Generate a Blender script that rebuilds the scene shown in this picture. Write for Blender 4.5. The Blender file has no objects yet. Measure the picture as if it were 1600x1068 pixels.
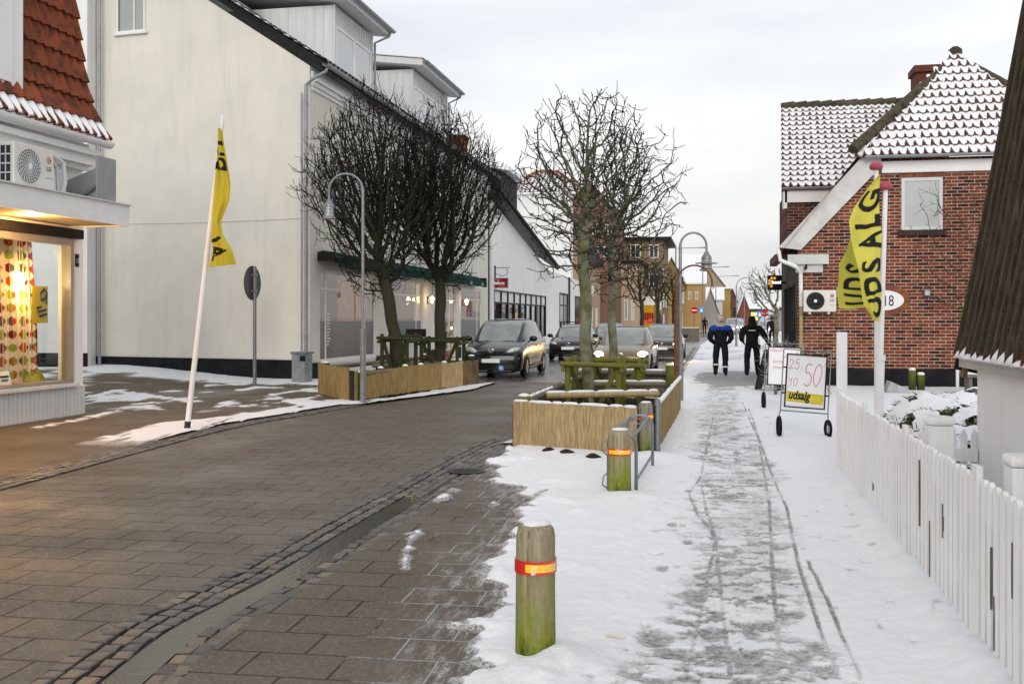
import bpy, bmesh, math, random
import numpy as np
from mathutils import Vector, Matrix, Euler, noise as mnoise
R = math.radians
PI = math.pi
random.seed(11)
SC = bpy.context.scene
COL = SC.collection

# ------------------------------------------------------------------ survey of the place
FPX = 1600.0; TH = math.atan(318/1600); CT, ST = math.cos(TH), math.sin(TH); EYE = 1.7
def ray(px, py):
    a = px-800
    return (a*CT-FPX*ST, a*ST+FPX*CT, 497-py)
def G(px, py, z=0.0):
    d = ray(px, py); t = (z-EYE)/d[2]
    return Vector((d[0]*t, d[1]*t, z))
def onX(px, py, X):
    d = ray(px, py); t = X/d[0]
    return Vector((X, d[1]*t, EYE+d[2]*t))
def onY(px, py, Y):
    d = ray(px, py); t = Y/d[1]
    return Vector((d[0]*t, Y, EYE+d[2]*t))

# ------------------------------------------------------------------ objects
def tag(o, label=None, cat=None, group=None, kind=None):
    if label: o['label'] = label
    if cat: o['category'] = cat
    if group: o['group'] = group
    if kind: o['kind'] = kind
    return o
WORLD = set()
def thing(name, label, cat, loc=(0, 0, 0), group=None, local=False, rz=0):
    o = bpy.data.objects.new(name, None); COL.objects.link(o)
    o.empty_display_size = .2
    o.location = loc; o.rotation_euler = (0, 0, rz)
    if not local: WORLD.add(o.name)
    return tag(o, label, cat, group)
def link(o, parent=None):
    COL.objects.link(o)
    if parent is not None:
        o.parent = parent
        if parent.name in WORLD:
            o.matrix_parent_inverse = Matrix.Translation(-Vector(parent.location))
    return o
def kids(o): return [c for c in list(COL.objects) if c.parent == o]
def dup(o, loc=None, rz=None, label=None, parent=None, ch=None, scale=None):
    if ch is None:
        ch = {}
        for c in COL.objects:
            if c.parent: ch.setdefault(c.parent.name, []).append(c)
    n = o.copy(); COL.objects.link(n)
    if parent is not None: n.parent = parent
    if loc is not None: n.location = loc
    if rz is not None: n.rotation_euler = (0, 0, rz)
    if scale is not None: n.scale = (scale,)*3
    if label: n['label'] = label
    for c in ch.get(o.name, []): dup(c, parent=n, ch=ch)
    return n

class MB:
    def __init__(s): s.v = []; s.f = []; s.m = []; s.mi = 0
    def add(s, vs, fs, mi=None):
        b = len(s.v); s.v.extend([tuple(p) for p in vs])
        mi = s.mi if mi is None else mi
        for f in fs: s.f.append(tuple(b+i for i in f)); s.m.append(mi)
        return s
    def box(s, x0, x1, y0, y1, z0, z1, mi=None):
        if x0 > x1: x0, x1 = x1, x0
        if y0 > y1: y0, y1 = y1, y0
        if z0 > z1: z0, z1 = z1, z0
        return s.add([(x0,y0,z0),(x1,y0,z0),(x1,y1,z0),(x0,y1,z0),(x0,y0,z1),(x1,y0,z1),(x1,y1,z1),(x0,y1,z1)],
              [(0,3,2,1),(4,5,6,7),(0,1,5,4),(1,2,6,5),(2,3,7,6),(3,0,4,7)], mi)
    def obox(s, c, d, M=None, mi=None):
        M = M or Matrix.Identity(3); c = Vector(c); vs = []
        for z in (-.5, .5):
            for x, y in ((-.5,-.5),(.5,-.5),(.5,.5),(-.5,.5)):
                vs.append(c+M@Vector((x*d[0], y*d[1], z*d[2])))
        return s.add(vs, [(0,3,2,1),(4,5,6,7),(0,1,5,4),(1,2,6,5),(2,3,7,6),(3,0,4,7)], mi)
    def bar(s, p, q, w, h=None, mi=None, up=(0,0,1)):
        p = Vector(p); q = Vector(q); d = q-p; h = h or w
        z = d.normalized(); u = Vector(up)
        if abs(z.dot(u)) > .98: u = Vector((0,1,0))
        x = z.cross(u).normalized(); y = x.cross(z)
        M = Matrix((x, z, y)).transposed()
        return s.obox((p+q)/2, (w, d.length, h), M, mi)
    def tube(s, pts, r, n=8, mi=None, caps=True, closed=False):
        pts = [Vector(p) for p in pts]; k = len(pts)
        rs = r if isinstance(r, (list, tuple)) else [r]*k
        vs = []; prev = None
        for i, p in enumerate(pts):
            if closed: d = pts[(i+1) % k]-pts[i-1]
            else: d = pts[min(i+1, k-1)]-pts[max(i-1, 0)]
            d.normalize()
            if prev is None:
                u = Vector((0,0,1)) if abs(d.z) < .9 else Vector((0,1,0))
                x = d.cross(u).normalized()
            else:
                x = prev-d*prev.dot(d)
                if x.length < 1e-6: x = d.orthogonal()
                x.normalize()
            prev = x; y = d.cross(x)
            for j in range(n):
                a = 2*PI*j/n
                vs.append(p+(x*math.cos(a)+y*math.sin(a))*rs[i])
        fs = []
        for i in range(k if closed else k-1):
            i2 = (i+1) % k
            for j in range(n):
                j2 = (j+1) % n
                fs.append((i*n+j, i*n+j2, i2*n+j2, i2*n+j))
        if caps and not closed:
            fs.append(tuple(range(n-1, -1, -1))); fs.append(tuple((k-1)*n+j for j in range(n)))
        return s.add(vs, fs, mi)
    def lathe(s, prof, c=(0,0,0), n=16, mi=None, M=None, jit=0):
        vs = []; c = Vector(c)
        for r, z in prof:
            for j in range(n):
                a = 2*PI*j/n; rr = r*(1+jit*random.uniform(-1,1))
                p = Vector((rr*math.cos(a), rr*math.sin(a), z))
                if M: p = M@p
                vs.append(c+p)
        fs = []
        for i in range(len(prof)-1):
            for j in range(n):
                j2 = (j+1) % n
                fs.append((i*n+j, i*n+j2, (i+1)*n+j2, (i+1)*n+j))
        if prof[0][0] > 1e-4: fs.append(tuple(range(n-1,-1,-1)))
        if prof[-1][0] > 1e-4: fs.append(tuple((len(prof)-1)*n+j for j in range(n)))
        return s.add(vs, fs, mi)
    def prism(s, poly, d, mi=None):
        k = len(poly); d = Vector(d); vs = [Vector(p) for p in poly]; vs += [p+d for p in vs]
        fs = [tuple(range(k-1,-1,-1)), tuple(range(k, 2*k))]
        for i in range(k): j = (i+1) % k; fs.append((i, j, k+j, k+i))
        return s.add(vs, fs, mi)
    def quad(s, a, b, c, d, mi=None): return s.add([a,b,c,d], [(0,1,2,3)], mi)
    def grid(s, P, nu, nv, mi=None, thick=None):
        vs = [P(i/(nu-1), j/(nv-1)) for j in range(nv) for i in range(nu)]
        fs = [(j*nu+i, j*nu+i+1, (j+1)*nu+i+1, (j+1)*nu+i) for j in range(nv-1) for i in range(nu-1)]
        return s.add(vs, fs, mi)
    def build(s, name, mats, parent=None, smooth=False, bevel=0, bseg=2, origin=True, fix=True, auto=None):
        me = bpy.data.meshes.new(name); me.from_pydata(s.v, [], s.f)
        mats = mats if isinstance(mats, (list, tuple)) else [mats]
        for m in mats: me.materials.append(m)
        if len(mats) > 1: me.polygons.foreach_set('material_index', s.m)
        if fix or bevel:
            bm = bmesh.new(); bm.from_mesh(me)
            if fix: bmesh.ops.recalc_face_normals(bm, faces=bm.faces)
            if bevel:
                es = [e for e in bm.edges if len(e.link_faces) == 2 and e.calc_face_angle(0) > .6]
                bmesh.ops.bevel(bm, geom=es, offset=bevel, segments=bseg, affect='EDGES', profile=.5)
            bm.to_mesh(me); bm.free()
        if smooth:
            me.polygons.foreach_set('use_smooth', [True]*len(me.polygons))
            if auto: me.set_sharp_from_angle(angle=auto)
        o = bpy.data.objects.new(name, me)
        if parent is None and origin and len(s.v):
            n = len(me.vertices); a = np.empty(n*3); me.vertices.foreach_get('co', a); a = a.reshape(-1, 3)
            c = np.array([(a[:,0].min()+a[:,0].max())/2, (a[:,1].min()+a[:,1].max())/2, a[:,2].min()])
            a -= c; me.vertices.foreach_set('co', a.ravel()); me.update(); o.location = c
        return link(o, parent)

def evaluated(o, name):
    dg = bpy.context.evaluated_depsgraph_get()
    return bpy.data.meshes.new_from_object(o.evaluated_get(dg))
def text_mesh(txt, size=1., shear=0., bold=0., align='LEFT', space=1.):
    """letters as (verts 2d list, faces)"""
    c = bpy.data.curves.new('lettering', 'FONT'); c.body = txt; c.size = size; c.shear = shear; c.offset = bold
    c.align_x = align; c.space_character = space; c.resolution_u = 4
    o = bpy.data.objects.new('lettering', c); COL.objects.link(o)
    me = evaluated(o, 'lettering'); bpy.data.objects.remove(o); bpy.data.curves.remove(c)
    bm = bmesh.new(); bm.from_mesh(me); bpy.data.meshes.remove(me)
    return bm
def text_on(mb, txt, P, size, mi=None, cuts=0, **kw):
    """map flat lettering through P(x,y)->Vector"""
    bm = text_mesh(txt, size, **kw)
    if cuts:
        bmesh.ops.triangulate(bm, faces=bm.faces)
        for _ in range(cuts):
            L = size*.16
            es = [e for e in bm.edges if e.calc_length() > L]
            if es: bmesh.ops.subdivide_edges(bm, edges=es, cuts=1); bmesh.ops.triangulate(bm, faces=bm.faces)
    bm.verts.index_update()
    mb.add([P(v.co.x, v.co.y) for v in bm.verts], [[v.index for v in f.verts] for f in bm.faces], mi)
    bm.free()
def stroke_on(mb, pts, P, w, mi=None):
    """a brush stroke through 2d points as a ribbon"""
    n = len(pts); L = []; Rr = []
    for i, (x, y) in enumerate(pts):
        a = pts[max(i-1, 0)]; b = pts[min(i+1, n-1)]
        dx, dy = b[0]-a[0], b[1]-a[1]; l = math.hypot(dx, dy) or 1
        L.append(P(x-dy/l*w/2, y+dx/l*w/2)); Rr.append(P(x+dy/l*w/2, y-dx/l*w/2))
    mb.add(L+Rr, [(i, i+1, n+i+1, n+i) for i in range(n-1)], mi)

# ------------------------------------------------------------------ materials
class NT:
    def __init__(s, name):
        s.mat = bpy.data.materials.new(name); s.mat.use_nodes = True
        s.t = s.mat.node_tree; s.b = s.t.nodes['Principled BSDF']
        s.co = None
    def n(s, typ, **kw):
        x = s.t.nodes.new('ShaderNode'+typ)
        for k, v in kw.items():
            if k in x.inputs: s.put(x.inputs[k], v)
            else: setattr(x, k, v)
        return x
    def put(s, inp, v):
        if hasattr(v, 'is_output'): s.t.links.new(v, inp)
        elif isinstance(v, (tuple, list)) and len(v) == 3 and inp.type == 'RGBA': inp.default_value = (*v, 1)
        else: inp.default_value = v
    def coord(s, kind='Object', scale=(1,1,1), rot=(0,0,0), loc=(0,0,0)):
        tc = s.n('TexCoord'); mp = s.n('Mapping')
        s.put(mp.inputs['Vector'], tc.outputs[kind]); mp.inputs['Scale'].default_value = scale
        mp.inputs['Rotation'].default_value = rot; mp.inputs['Location'].default_value = loc
        return mp.outputs[0]
    def noise(s, vec, scale, detail=4, rough=.55, dist=0):
        x = s.n('TexNoise'); s.put(x.inputs['Vector'], vec); x.inputs['Scale'].default_value = scale
        x.inputs['Detail'].default_value = detail; x.inputs['Roughness'].default_value = rough; x.inputs['Distortion'].default_value = dist
        return x.outputs['Fac']
    def ramp(s, fac, stops):
        x = s.n('ValToRGB'); s.put(x.inputs[0], fac); e = x.color_ramp.elements
        while len(e) < len(stops): e.new(.5)
        for i, (p, c) in enumerate(stops):
            e[i].position = p; e[i].color = (*c, 1) if isinstance(c, (tuple, list)) else (c, c, c, 1)
        return x.outputs[0]
    def mix(s, fac, a, b, blend='MIX'):
        x = s.n('MixRGB', blend_type=blend); s.put(x.inputs[0], fac)
        for i, v in ((1, a), (2, b)):
            if isinstance(v, (int, float)): v = (v, v, v)
            s.put(x.inputs[i], v)
        return x.outputs[0]
    def math(s, op, a, b=0., clamp=False):
        x = s.n('Math', operation=op, use_clamp=clamp); s.put(x.inputs[0], a); s.put(x.inputs[1], b); return x.outputs[0]
    def sstep(s, v, lo, hi):
        x = s.n('MapRange', interpolation_type='SMOOTHSTEP'); s.put(x.inputs[0], v); s.put(x.inputs[1], lo); s.put(x.inputs[2], hi); return x.outputs[0]
    def attr(s, name):
        x = s.n('Attribute', attribute_name=name); return x.outputs['Fac']
    def sep(s, vec):
        x = s.n('SeparateXYZ'); s.put(x.inputs[0], vec); return x.outputs
    def bump(s, h, dist=.01, st=1., nrm=None):
        x = s.n('Bump'); s.put(x.inputs['Height'], h); x.inputs['Distance'].default_value = dist; x.inputs['Strength'].default_value = st
        if nrm is not None: s.put(x.inputs['Normal'], nrm)
        s.put(s.b.inputs['Normal'], x.outputs[0]); return x.outputs[0]
    def set(s, **kw):
        names = dict(col='Base Color', rough='Roughness', metal='Metallic', spec='Specular IOR Level', alpha='Alpha', trans='Transmission Weight',
                     em='Emission Color', es='Emission Strength', coat='Coat Weight', crough='Coat Roughness', ior='IOR', sss='Subsurface Weight')
        for k, v in kw.items(): s.put(s.b.inputs[names[k]], v)
        return s.mat
def mul(c, k): return tuple(min(1, x*k) for x in c)
def mat(name, col, rough=.7, var=.25, sc=6., col2=None, bump=.0, bsc=None, metal=0., spec=.4, stretch=(1,1,1), coat=0., lo=.3, hi=.7):
    N = NT(name); v = N.coord('Object', stretch)
    f = N.noise(v, sc, 5, .6)
    c = N.ramp(f, [(lo, mul(col, 1-var)), (hi, col2 or mul(col, 1+var))])
    N.set(col=c, rough=rough, metal=metal, spec=spec*.35 if rough > .48 and not metal else spec)
    if coat: N.set(coat=coat, crough=.05)
    if bump: N.bump(N.noise(v, bsc or sc*4, 4), bump, 1)
    return N.mat
def emit(name, col, st):
    N = NT(name); N.set(col=(0,0,0), em=col, es=st, rough=.5); return N.mat
M = {}
M['plaster_beige'] = None
def plaster(name, col, stain=.10, sc=.8):
    N = NT(name); v = N.coord('Object')
    a = N.noise(v, sc, 6, .65); b = N.noise(N.coord('Object', (3,3,.35)), 1.3, 5, .6); d = N.noise(v, 60, 3)
    c = N.ramp(a, [(.3, mul(col, 1-stain)), (.7, mul(col, 1+stain*.3))])
    c = N.mix(N.ramp(b, [(.52, 0.), (.78, .5)]), c, mul(col, .74))
    N.set(col=c, rough=.85, spec=.1); N.bump(N.math('ADD', d, N.math('MULTIPLY', a, 3.)), .006, .6)
    return N.mat
M['plaster_beige'] = plaster('cream_plaster', (.72,.695,.63), .10)
M['plaster_white'] = plaster('white_plaster', (.82,.82,.81), .07)
M['white_paint'] = mat('white_paint', (.76,.76,.75), .5, .06, 3., bump=.001, spec=.4)
M['white_wood'] = mat('white_painted_wood', (.80,.80,.80), .55, .07, 5., stretch=(6,6,.8), bump=.002, bsc=30)
M['grey_white'] = mat('greyish_white_boards', (.60,.61,.61), .6, .06, 2., stretch=(4,4,.5))
M['black_plinth'] = mat('black_plinth', (.010,.011,.013), .7, .5, 3., bump=.004, bsc=40)
M['black'] = mat('black_paint', (.012,.012,.013), .5, .3, 5.)
M['steel'] = mat('galvanised_steel', (.22,.235,.25), .45, .18, 9., metal=.6, spec=.5)
M['zinc'] = mat('zinc_gutter', (.27,.29,.31), .5, .15, 6., metal=.3)
M['dark_metal'] = mat('dark_metal', (.03,.03,.033), .45, .3, 8., metal=.3)
M['rust'] = mat('rusty_brown_metal', (.14,.065,.03), .65, .4, 12., metal=.2)
M['bark_dark'] = mat('dark_bark', (.017,.015,.014), .9, .45, 8., bump=.006, bsc=40)
M['rubber'] = mat('rubber', (.012,.012,.012), .8, .2, 8.)
M['snow'] = None
def snow_mat():
    N = NT('snow'); v = N.coord('Object')
    a = N.noise(v, 3.5, 5, .6); b = N.noise(v, 45, 4, .65)
    N.set(col=N.ramp(a, [(.3, (.73,.75,.78)), (.7, (.80,.81,.83))]), rough=.6, spec=.25)
    N.bump(N.math('ADD', a, N.math('MULTIPLY', b, .25)), .03, .6)
    return N.mat
M['snow'] = snow_mat()
def wood(name, a, b, sc=3., st=(14,14,1.2), bump=.004, rough=.8):
    N = NT(name); v = N.coord('Object', st); f = N.noise(v, sc, 6, .65, .3)
    g = N.noise(N.coord('Object'), 2.2, 4)
    c = N.mix(g, N.ramp(f, [(.3, a), (.7, b)]), N.ramp(f, [(.3, mul(a,.7)), (.7, mul(b,.8))]))
    N.set(col=c, rough=rough, spec=.25); N.bump(f, bump, .8); return N.mat
M['grey_wood'] = wood('weathered_grey_wood', (.10,.085,.065), (.25,.22,.17))
def moss_wood(name, a, b, moss, z0, z1, amt=1.):
    """weathered post with algae growing up from the foot"""
    N = NT(name); v = N.coord('Object', (16,16,1.1)); f = N.noise(v, 2.6, 6, .65, .3); o = N.coord('Object')
    zz = N.sep(o)[2]; k = N.math('ADD', N.math('MULTIPLY', N.noise(N.coord('Object', (9,9,1.4)), 1.5, 5, .6), .7), N.math('MULTIPLY', N.noise(N.coord('Object', (1,1,.5)), 17, 4, .7), .55)); k = N.math('SUBTRACT', k, .12)
    wood_c = N.ramp(f, [(.28, a), (.72, b)])
    h = N.math('ADD', zz, N.math('MULTIPLY', N.math('SUBTRACT', k, .5), 1.9*(z1-z0)))
    m = N.sstep(h, z1, z0)
    fine = N.noise(o, 38, 3)
    mc = N.mix(fine, mul(moss, .45), moss)
    foot = N.sstep(N.math('ADD', zz, N.math('MULTIPLY', N.math('SUBTRACT', k, .5), .5)), z0+.30*(z1-z0), z0+.05*(z1-z0))
    mc = N.mix(N.math('MULTIPLY', foot, .8), mc, (.018,.024,.006)); wood_c = N.mix(N.ramp(N.noise(N.coord('Object', (22,22,.7)), 2.2, 4, .7), [(.55, 0.), (.68, .75)]), wood_c, mul(a, .35))
    N.set(col=N.mix(N.math('MULTIPLY', m, amt), wood_c, mc), rough=.85, spec=.2); N.bump(N.math('ADD', f, N.math('MULTIPLY', fine, .4)), .005, .8)
    return N.mat
M['bollard'] = moss_wood('mossy_bollard_wood', (.17,.145,.085), (.43,.37,.26), (.24,.29,.012), .0, .60)
M['bollard_dry'] = moss_wood('weathered_bollard_wood', (.13,.12,.095), (.36,.33,.27), (.19,.23,.015), .0, .40)
M['moss_rail'] = moss_wood('algae_covered_timber', (.06,.055,.02), (.20,.19,.07), (.20,.205,.026), .0, 2.4, .85)
M['moss_rail_dark'] = moss_wood('dark_algae_timber', (.02,.02,.012), (.06,.06,.025), (.05,.06,.012), .0, 2.4, .9)
def reed(name, a, b, dirt=.0):
    N = NT(name); v = N.coord('Object', (1,1,.05)); o = N.coord('Object')
    f = N.noise(v, 75, 4, .75); g = N.noise(N.coord('Object', (1,1,.16)), 22, 5, .65); h = N.noise(o, 3.0, 4)
    c = N.ramp(f, [(.32, mul(a,.30)), (.46, a), (.66, b)])
    c = N.mix(N.ramp(g, [(.38, .65), (.6, 0.)]), c, mul(a, .5))
    if dirt: c = N.mix(N.math('MULTIPLY', N.ramp(N.noise(N.coord('Object',(1,1,.35)), 5, 5, .7), [(.42,0.),(.62,1.)]), dirt), c, (.03,.028,.02))
    c = N.mix(N.math('MULTIPLY', h, .25), c, mul(b, 1.1))
    N.set(col=c, rough=.85, spec=.2); N.bump(N.math('ADD', f, g), .012, 1.); return N.mat
M['reed'] = reed('reed_matting', (.38,.27,.135), (.61,.47,.26))
M['reed_old'] = reed('worn_reed_matting', (.30,.20,.075), (.47,.33,.13), .30)
M['reed_dark'] = reed('dark_worn_reed_matting', (.15,.105,.05), (.25,.18,.09), .8)
def brickwork(name, c1, c2, mortar, w=.24, h=.0725, axis='y', mw=.012, dark=None, bump=.006):
    N = NT(name)
    rot = (PI/2, 0, 0) if axis == 'y' else (PI/2, PI/2, 0) if False else (PI/2, 0, 0)
    tc = N.n('TexCoord'); sp = N.sep(tc.outputs['Object']); cb = N.n('CombineXYZ')
    N.put(cb.inputs[0], sp[0 if axis == 'y' else 1]); N.put(cb.inputs[1], sp[2]); vec = cb.outputs[0]
    wob = N.n('MixRGB', blend_type='ADD'); wob.inputs[0].default_value = .006
    nz = N.n('TexNoise'); N.put(nz.inputs['Vector'], vec); nz.inputs['Scale'].default_value = 9
    N.put(wob.inputs[1], vec); N.put(wob.inputs[2], nz.outputs['Color'])
    b = N.n('TexBrick', offset=.5, offset_frequency=2); N.put(b.inputs['Vector'], wob.outputs[0])
    b.inputs['Scale'].default_value = 1; b.inputs['Brick Width'].default_value = w; b.inputs['Row Height'].default_value = h
    b.inputs['Mortar Size'].default_value = mw/2; b.inputs['Mortar Smooth'].default_value = .3; b.inputs['Bias'].default_value = -.1
    N.put(b.inputs['Color1'], c1); N.put(b.inputs['Color2'], c2); N.put(b.inputs['Mortar'], mortar)
    n1 = N.noise(vec, 3.2, 4); n2 = N.noise(vec, 70, 3)
    # burnt bricks: a second brick pattern with the same cells decides which are dark
    b2 = N.n('TexBrick', offset=.5, offset_frequency=2); N.put(b2.inputs['Vector'], wob.outputs[0])
    b2.inputs['Scale'].default_value = 1; b2.inputs['Brick Width'].default_value = w; b2.inputs['Row Height'].default_value = h
    b2.inputs['Mortar Size'].default_value = 0; b2.inputs['Bias'].default_value = 0.
    N.put(b2.inputs['Color1'], (0,0,0)); N.put(b2.inputs['Color2'], (1,1,1))
    wn = N.n('TexWhiteNoise'); N.put(wn.inputs['Vector'], b2.outputs[0])
    c = N.mix(N.ramp(n1, [(.35, 0.), (.7, .5)]), b.outputs['Color'], mul(c1, .75))
    if dark:
        k = N.math('MULTIPLY', N.ramp(b2.outputs[0], [(.68, 0.), (.74, 1.)]), N.math('SUBTRACT', 1., b.outputs['Fac']))
        c = N.mix(k, c, dark)
    c = N.mix(N.math('MULTIPLY', n2, .35), c, mul(c1, .6))
    N.set(col=c, rough=.85, spec=.1)
    N.bump(N.math('ADD', N.math('SUBTRACT', 1., b.outputs['Fac']), N.math('MULTIPLY', n2, .3)), bump, .8)
    return N.mat
M['brick'] = brickwork('red_brick', (.165,.040,.022), (.33,.092,.042), (.54,.47,.38), w=.262, h=.083, dark=(.045,.018,.016), mw=.022)
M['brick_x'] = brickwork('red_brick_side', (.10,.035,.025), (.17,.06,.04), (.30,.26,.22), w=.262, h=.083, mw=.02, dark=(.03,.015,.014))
M['brick_plain'] = mat('chimney_brick', (.13,.05,.035), .85, .3, 14., bump=.01, bsc=20)
def glass(name, tint=(.02,.025,.03), mixf=.55, rough=.01):
    """window glass: partly mirror, partly see-through"""
    N = NT(name); t = N.t
    out = [x for x in t.nodes if x.type == 'OUTPUT_MATERIAL'][0]
    gl = N.n('BsdfGlossy'); gl.inputs['Roughness'].default_value = rough; gl.inputs['Color'].default_value = (.9,.92,.95,1)
    tr = N.n('BsdfTransparent'); tr.inputs['Color'].default_value = (*tint, 1)
    lw = N.n('LayerWeight'); lw.inputs['Blend'].default_value = .5
    k = N.math('ADD', mixf, N.math('MULTIPLY', N.math('POWER', lw.outputs['Facing'], 5.), .6-mixf))
    mx = N.n('MixShader'); N.put(mx.inputs[0], N.math('MINIMUM', k, 1.)); t.links.new(tr.outputs[0], mx.inputs[1]); t.links.new(gl.outputs[0], mx.inputs[2])
    t.links.new(mx.outputs[0], out.inputs[0]); return N.mat
M['glass_clear'] = glass('clear_shop_glass', (.97,.98,.97), .02)
M['glass'] = glass('window_glass', (.7,.72,.72), .12)
M['glass_dark'] = mat('dark_window_glass', (.018,.022,.026), .06, .3, 1., spec=.8)
M['glass_pale'] = mat('pale_glossy_glass', (.50,.52,.53), .12, .05, 1., spec=.6)  # even pale grey base colour, for dormer panes and lamp glasses
M['frost'] = mat('frosted_window_film', (.075,.083,.09), .35, .15, 4., spec=.5)
M['yellow_cloth'] = None
def cloth(name, col):
    N = NT(name); v = N.coord('Object'); a = N.noise(v, 3, 4); w = N.noise(v, 160, 2)
    N.set(col=N.ramp(a, [(.3, mul(col,.88)), (.7, mul(col,1.06))]), rough=.75, spec=.2)
    N.bump(N.math('ADD', a, N.math('MULTIPLY', w, .1)), .02, .5); return N.mat
M['yellow_cloth'] = cloth('yellow_flag_cloth', (.60,.55,.085))
M['yellow_dark'] = cloth('deep_yellow_flag_cloth', (.52,.42,.035))
M['letter_black'] = mat('black_lettering', (.015,.015,.015), .7, .2, 5.)
M['letter_red'] = mat('red_marker_lettering', (.55,.06,.06), .6, .2, 8.)
M['letter_white'] = mat('white_lettering', (.8,.8,.8), .5, .05, 8.)
M['warm_lamp'] = emit('warm_lit_lamp', (1,.62,.25), 14.)
M['headlight_on'] = emit('lit_headlamp', (1,.80,.50), 30.)
# ------------------------------------------------------------------ sky and light: overcast winter afternoon
W = bpy.data.worlds.new('World'); SC.world = W; W.use_nodes = True
t = W.node_tree; bg = t.nodes['Background']
sky = t.nodes.new('ShaderNodeTexSky'); sky.sky_type = 'NISHITA'; sky.sun_disc = False
SUN_EL, SUN_AZ = R(24), R(172)
sky.sun_elevation = SUN_EL; sky.sun_rotation = SUN_AZ; sky.air_density = 1.2; sky.dust_density = 3.
tc = t.nodes.new('ShaderNodeTexCoord'); mp = t.nodes.new('ShaderNodeMapping'); mp.inputs['Scale'].default_value = (1.2, 1.2, 4.5)
t.links.new(tc.outputs['Generated'], mp.inputs[0])
nz = t.nodes.new('ShaderNodeTexNoise'); nz.inputs['Scale'].default_value = 1.7; nz.inputs['Detail'].default_value = 6; nz.inputs['Roughness'].default_value = .5
t.links.new(mp.outputs[0], nz.inputs['Vector'])
rp = t.nodes.new('ShaderNodeValToRGB'); e = rp.color_ramp.elements
e[0].position = .36; e[0].color = (7.1, 7.4, 7.95, 1); e[1].position = .62; e[1].color = (9.4, 9.45, 9.5, 1)
t.links.new(nz.outputs['Fac'], rp.inputs[0])
sp = t.nodes.new('ShaderNodeSeparateXYZ'); t.links.new(tc.outputs['Generated'], sp.inputs[0])
hz = t.nodes.new('ShaderNodeValToRGB'); e = hz.color_ramp.elements          # a pale warm band low over the horizon
e[0].position = .0; e[0].color = (1.02, .965, .90, 1); e[1].position = .22; e[1].color = (1, 1, 1, 1)
t.links.new(sp.outputs[2], hz.inputs[0])
m1 = t.nodes.new('ShaderNodeMixRGB'); m1.blend_type = 'MULTIPLY'; m1.inputs[0].default_value = 1
t.links.new(rp.outputs[0], m1.inputs[1]); t.links.new(hz.outputs[0], m1.inputs[2])
m2 = t.nodes.new('ShaderNodeMixRGB'); m2.inputs[0].default_value = .93
t.links.new(sky.outputs[0], m2.inputs[1]); t.links.new(m1.outputs[0], m2.inputs[2])
t.links.new(m2.outputs[0], bg.inputs[0]); bg.inputs[1].default_value = .1

sl = bpy.data.lights.new('sun', 'SUN'); sl.energy = 1.1; sl.angle = R(30); sl.color = (1, .95, .88)
so = bpy.data.objects.new('sun', sl); COL.objects.link(so)
so.rotation_euler = (R(90)-SUN_EL, 0, PI-SUN_AZ)
so.location = (0, 0, 30)

cam = bpy.data.cameras.new('camera'); co = bpy.data.objects.new('camera', cam); COL.objects.link(co)
cam.sensor_width = 36; cam.lens = 36.0; cam.shift_y = -37/1600; cam.clip_end = 5000; cam.clip_start = .05
co.location = (0, 0, EYE); co.rotation_euler = (PI/2, 0, TH)
SC.camera = co
SC.view_settings.view_transform = 'Standard'; SC.view_settings.look = 'None'
SC.view_settings.exposure = .22; SC.view_settings.gamma = 1
def lamp_light(name, loc, e, col=(1,.6,.28), r=.06):
    l = bpy.data.lights.new(name, 'POINT'); l.energy = e; l.color = col; l.shadow_soft_size = r
    o = bpy.data.objects.new(name, l); COL.objects.link(o); o.location = loc; return o
# ------------------------------------------------------------------ ground
def vnoise(x, y, seed=0):
    rs = np.random.RandomState(seed); T = rs.rand(256, 256)
    xi = np.floor(x).astype(int); yi = np.floor(y).astype(int); fx = x-xi; fy = y-yi
    fx = fx*fx*(3-2*fx); fy = fy*fy*(3-2*fy)
    a = T[xi % 256, yi % 256]; b = T[(xi+1) % 256, yi % 256]; c = T[xi % 256, (yi+1) % 256]; d = T[(xi+1) % 256, (yi+1) % 256]
    return (a*(1-fx)+b*fx)*(1-fy)+(c*(1-fx)+d*fx)*fy
def fbm(x, y, seed=0, o=4, g=.5):
    s = 0; a = 1; t = 0
    for i in range(o): s = s+a*vnoise(x*2**i, y*2**i, seed+i); t += a; a *= g
    return s/t
def ss(v, lo, hi):
    t = np.clip((v-lo)/(hi-lo), 0, 1); return t*t*(3-2*t)
def segd(X, Y, pts):
    """distance to a polyline on the ground"""
    d = np.full(X.shape, 1e9)
    for (x0, y0), (x1, y1) in zip(pts[:-1], pts[1:]):
        dx, dy = x1-x0, y1-y0; L = dx*dx+dy*dy
        t = np.clip(((X-x0)*dx+(Y-y0)*dy)/L, 0, 1)
        d = np.minimum(d, np.hypot(X-x0-t*dx, Y-y0-t*dy))
    return d
def gp(l): return [tuple(G(*p)[:2]) for p in l]
def smooth_path(pts, k=6):
    out = []; n = len(pts)
    for i in range(n-1):
        p0, p1, p2, p3 = pts[max(i-1,0)], pts[i], pts[i+1], pts[min(i+2,n-1)]
        for j in range(k):
            t = j/k
            out.append(tuple(.5*((2*b)+(-a+c)*t+(2*a-5*b+4*c-d)*t*t+(-a+3*b-3*c+d)*t**3) for a, b, c, d in zip(p0,p1,p2,p3)))
    out.append(tuple(pts[-1])); return out

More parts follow.
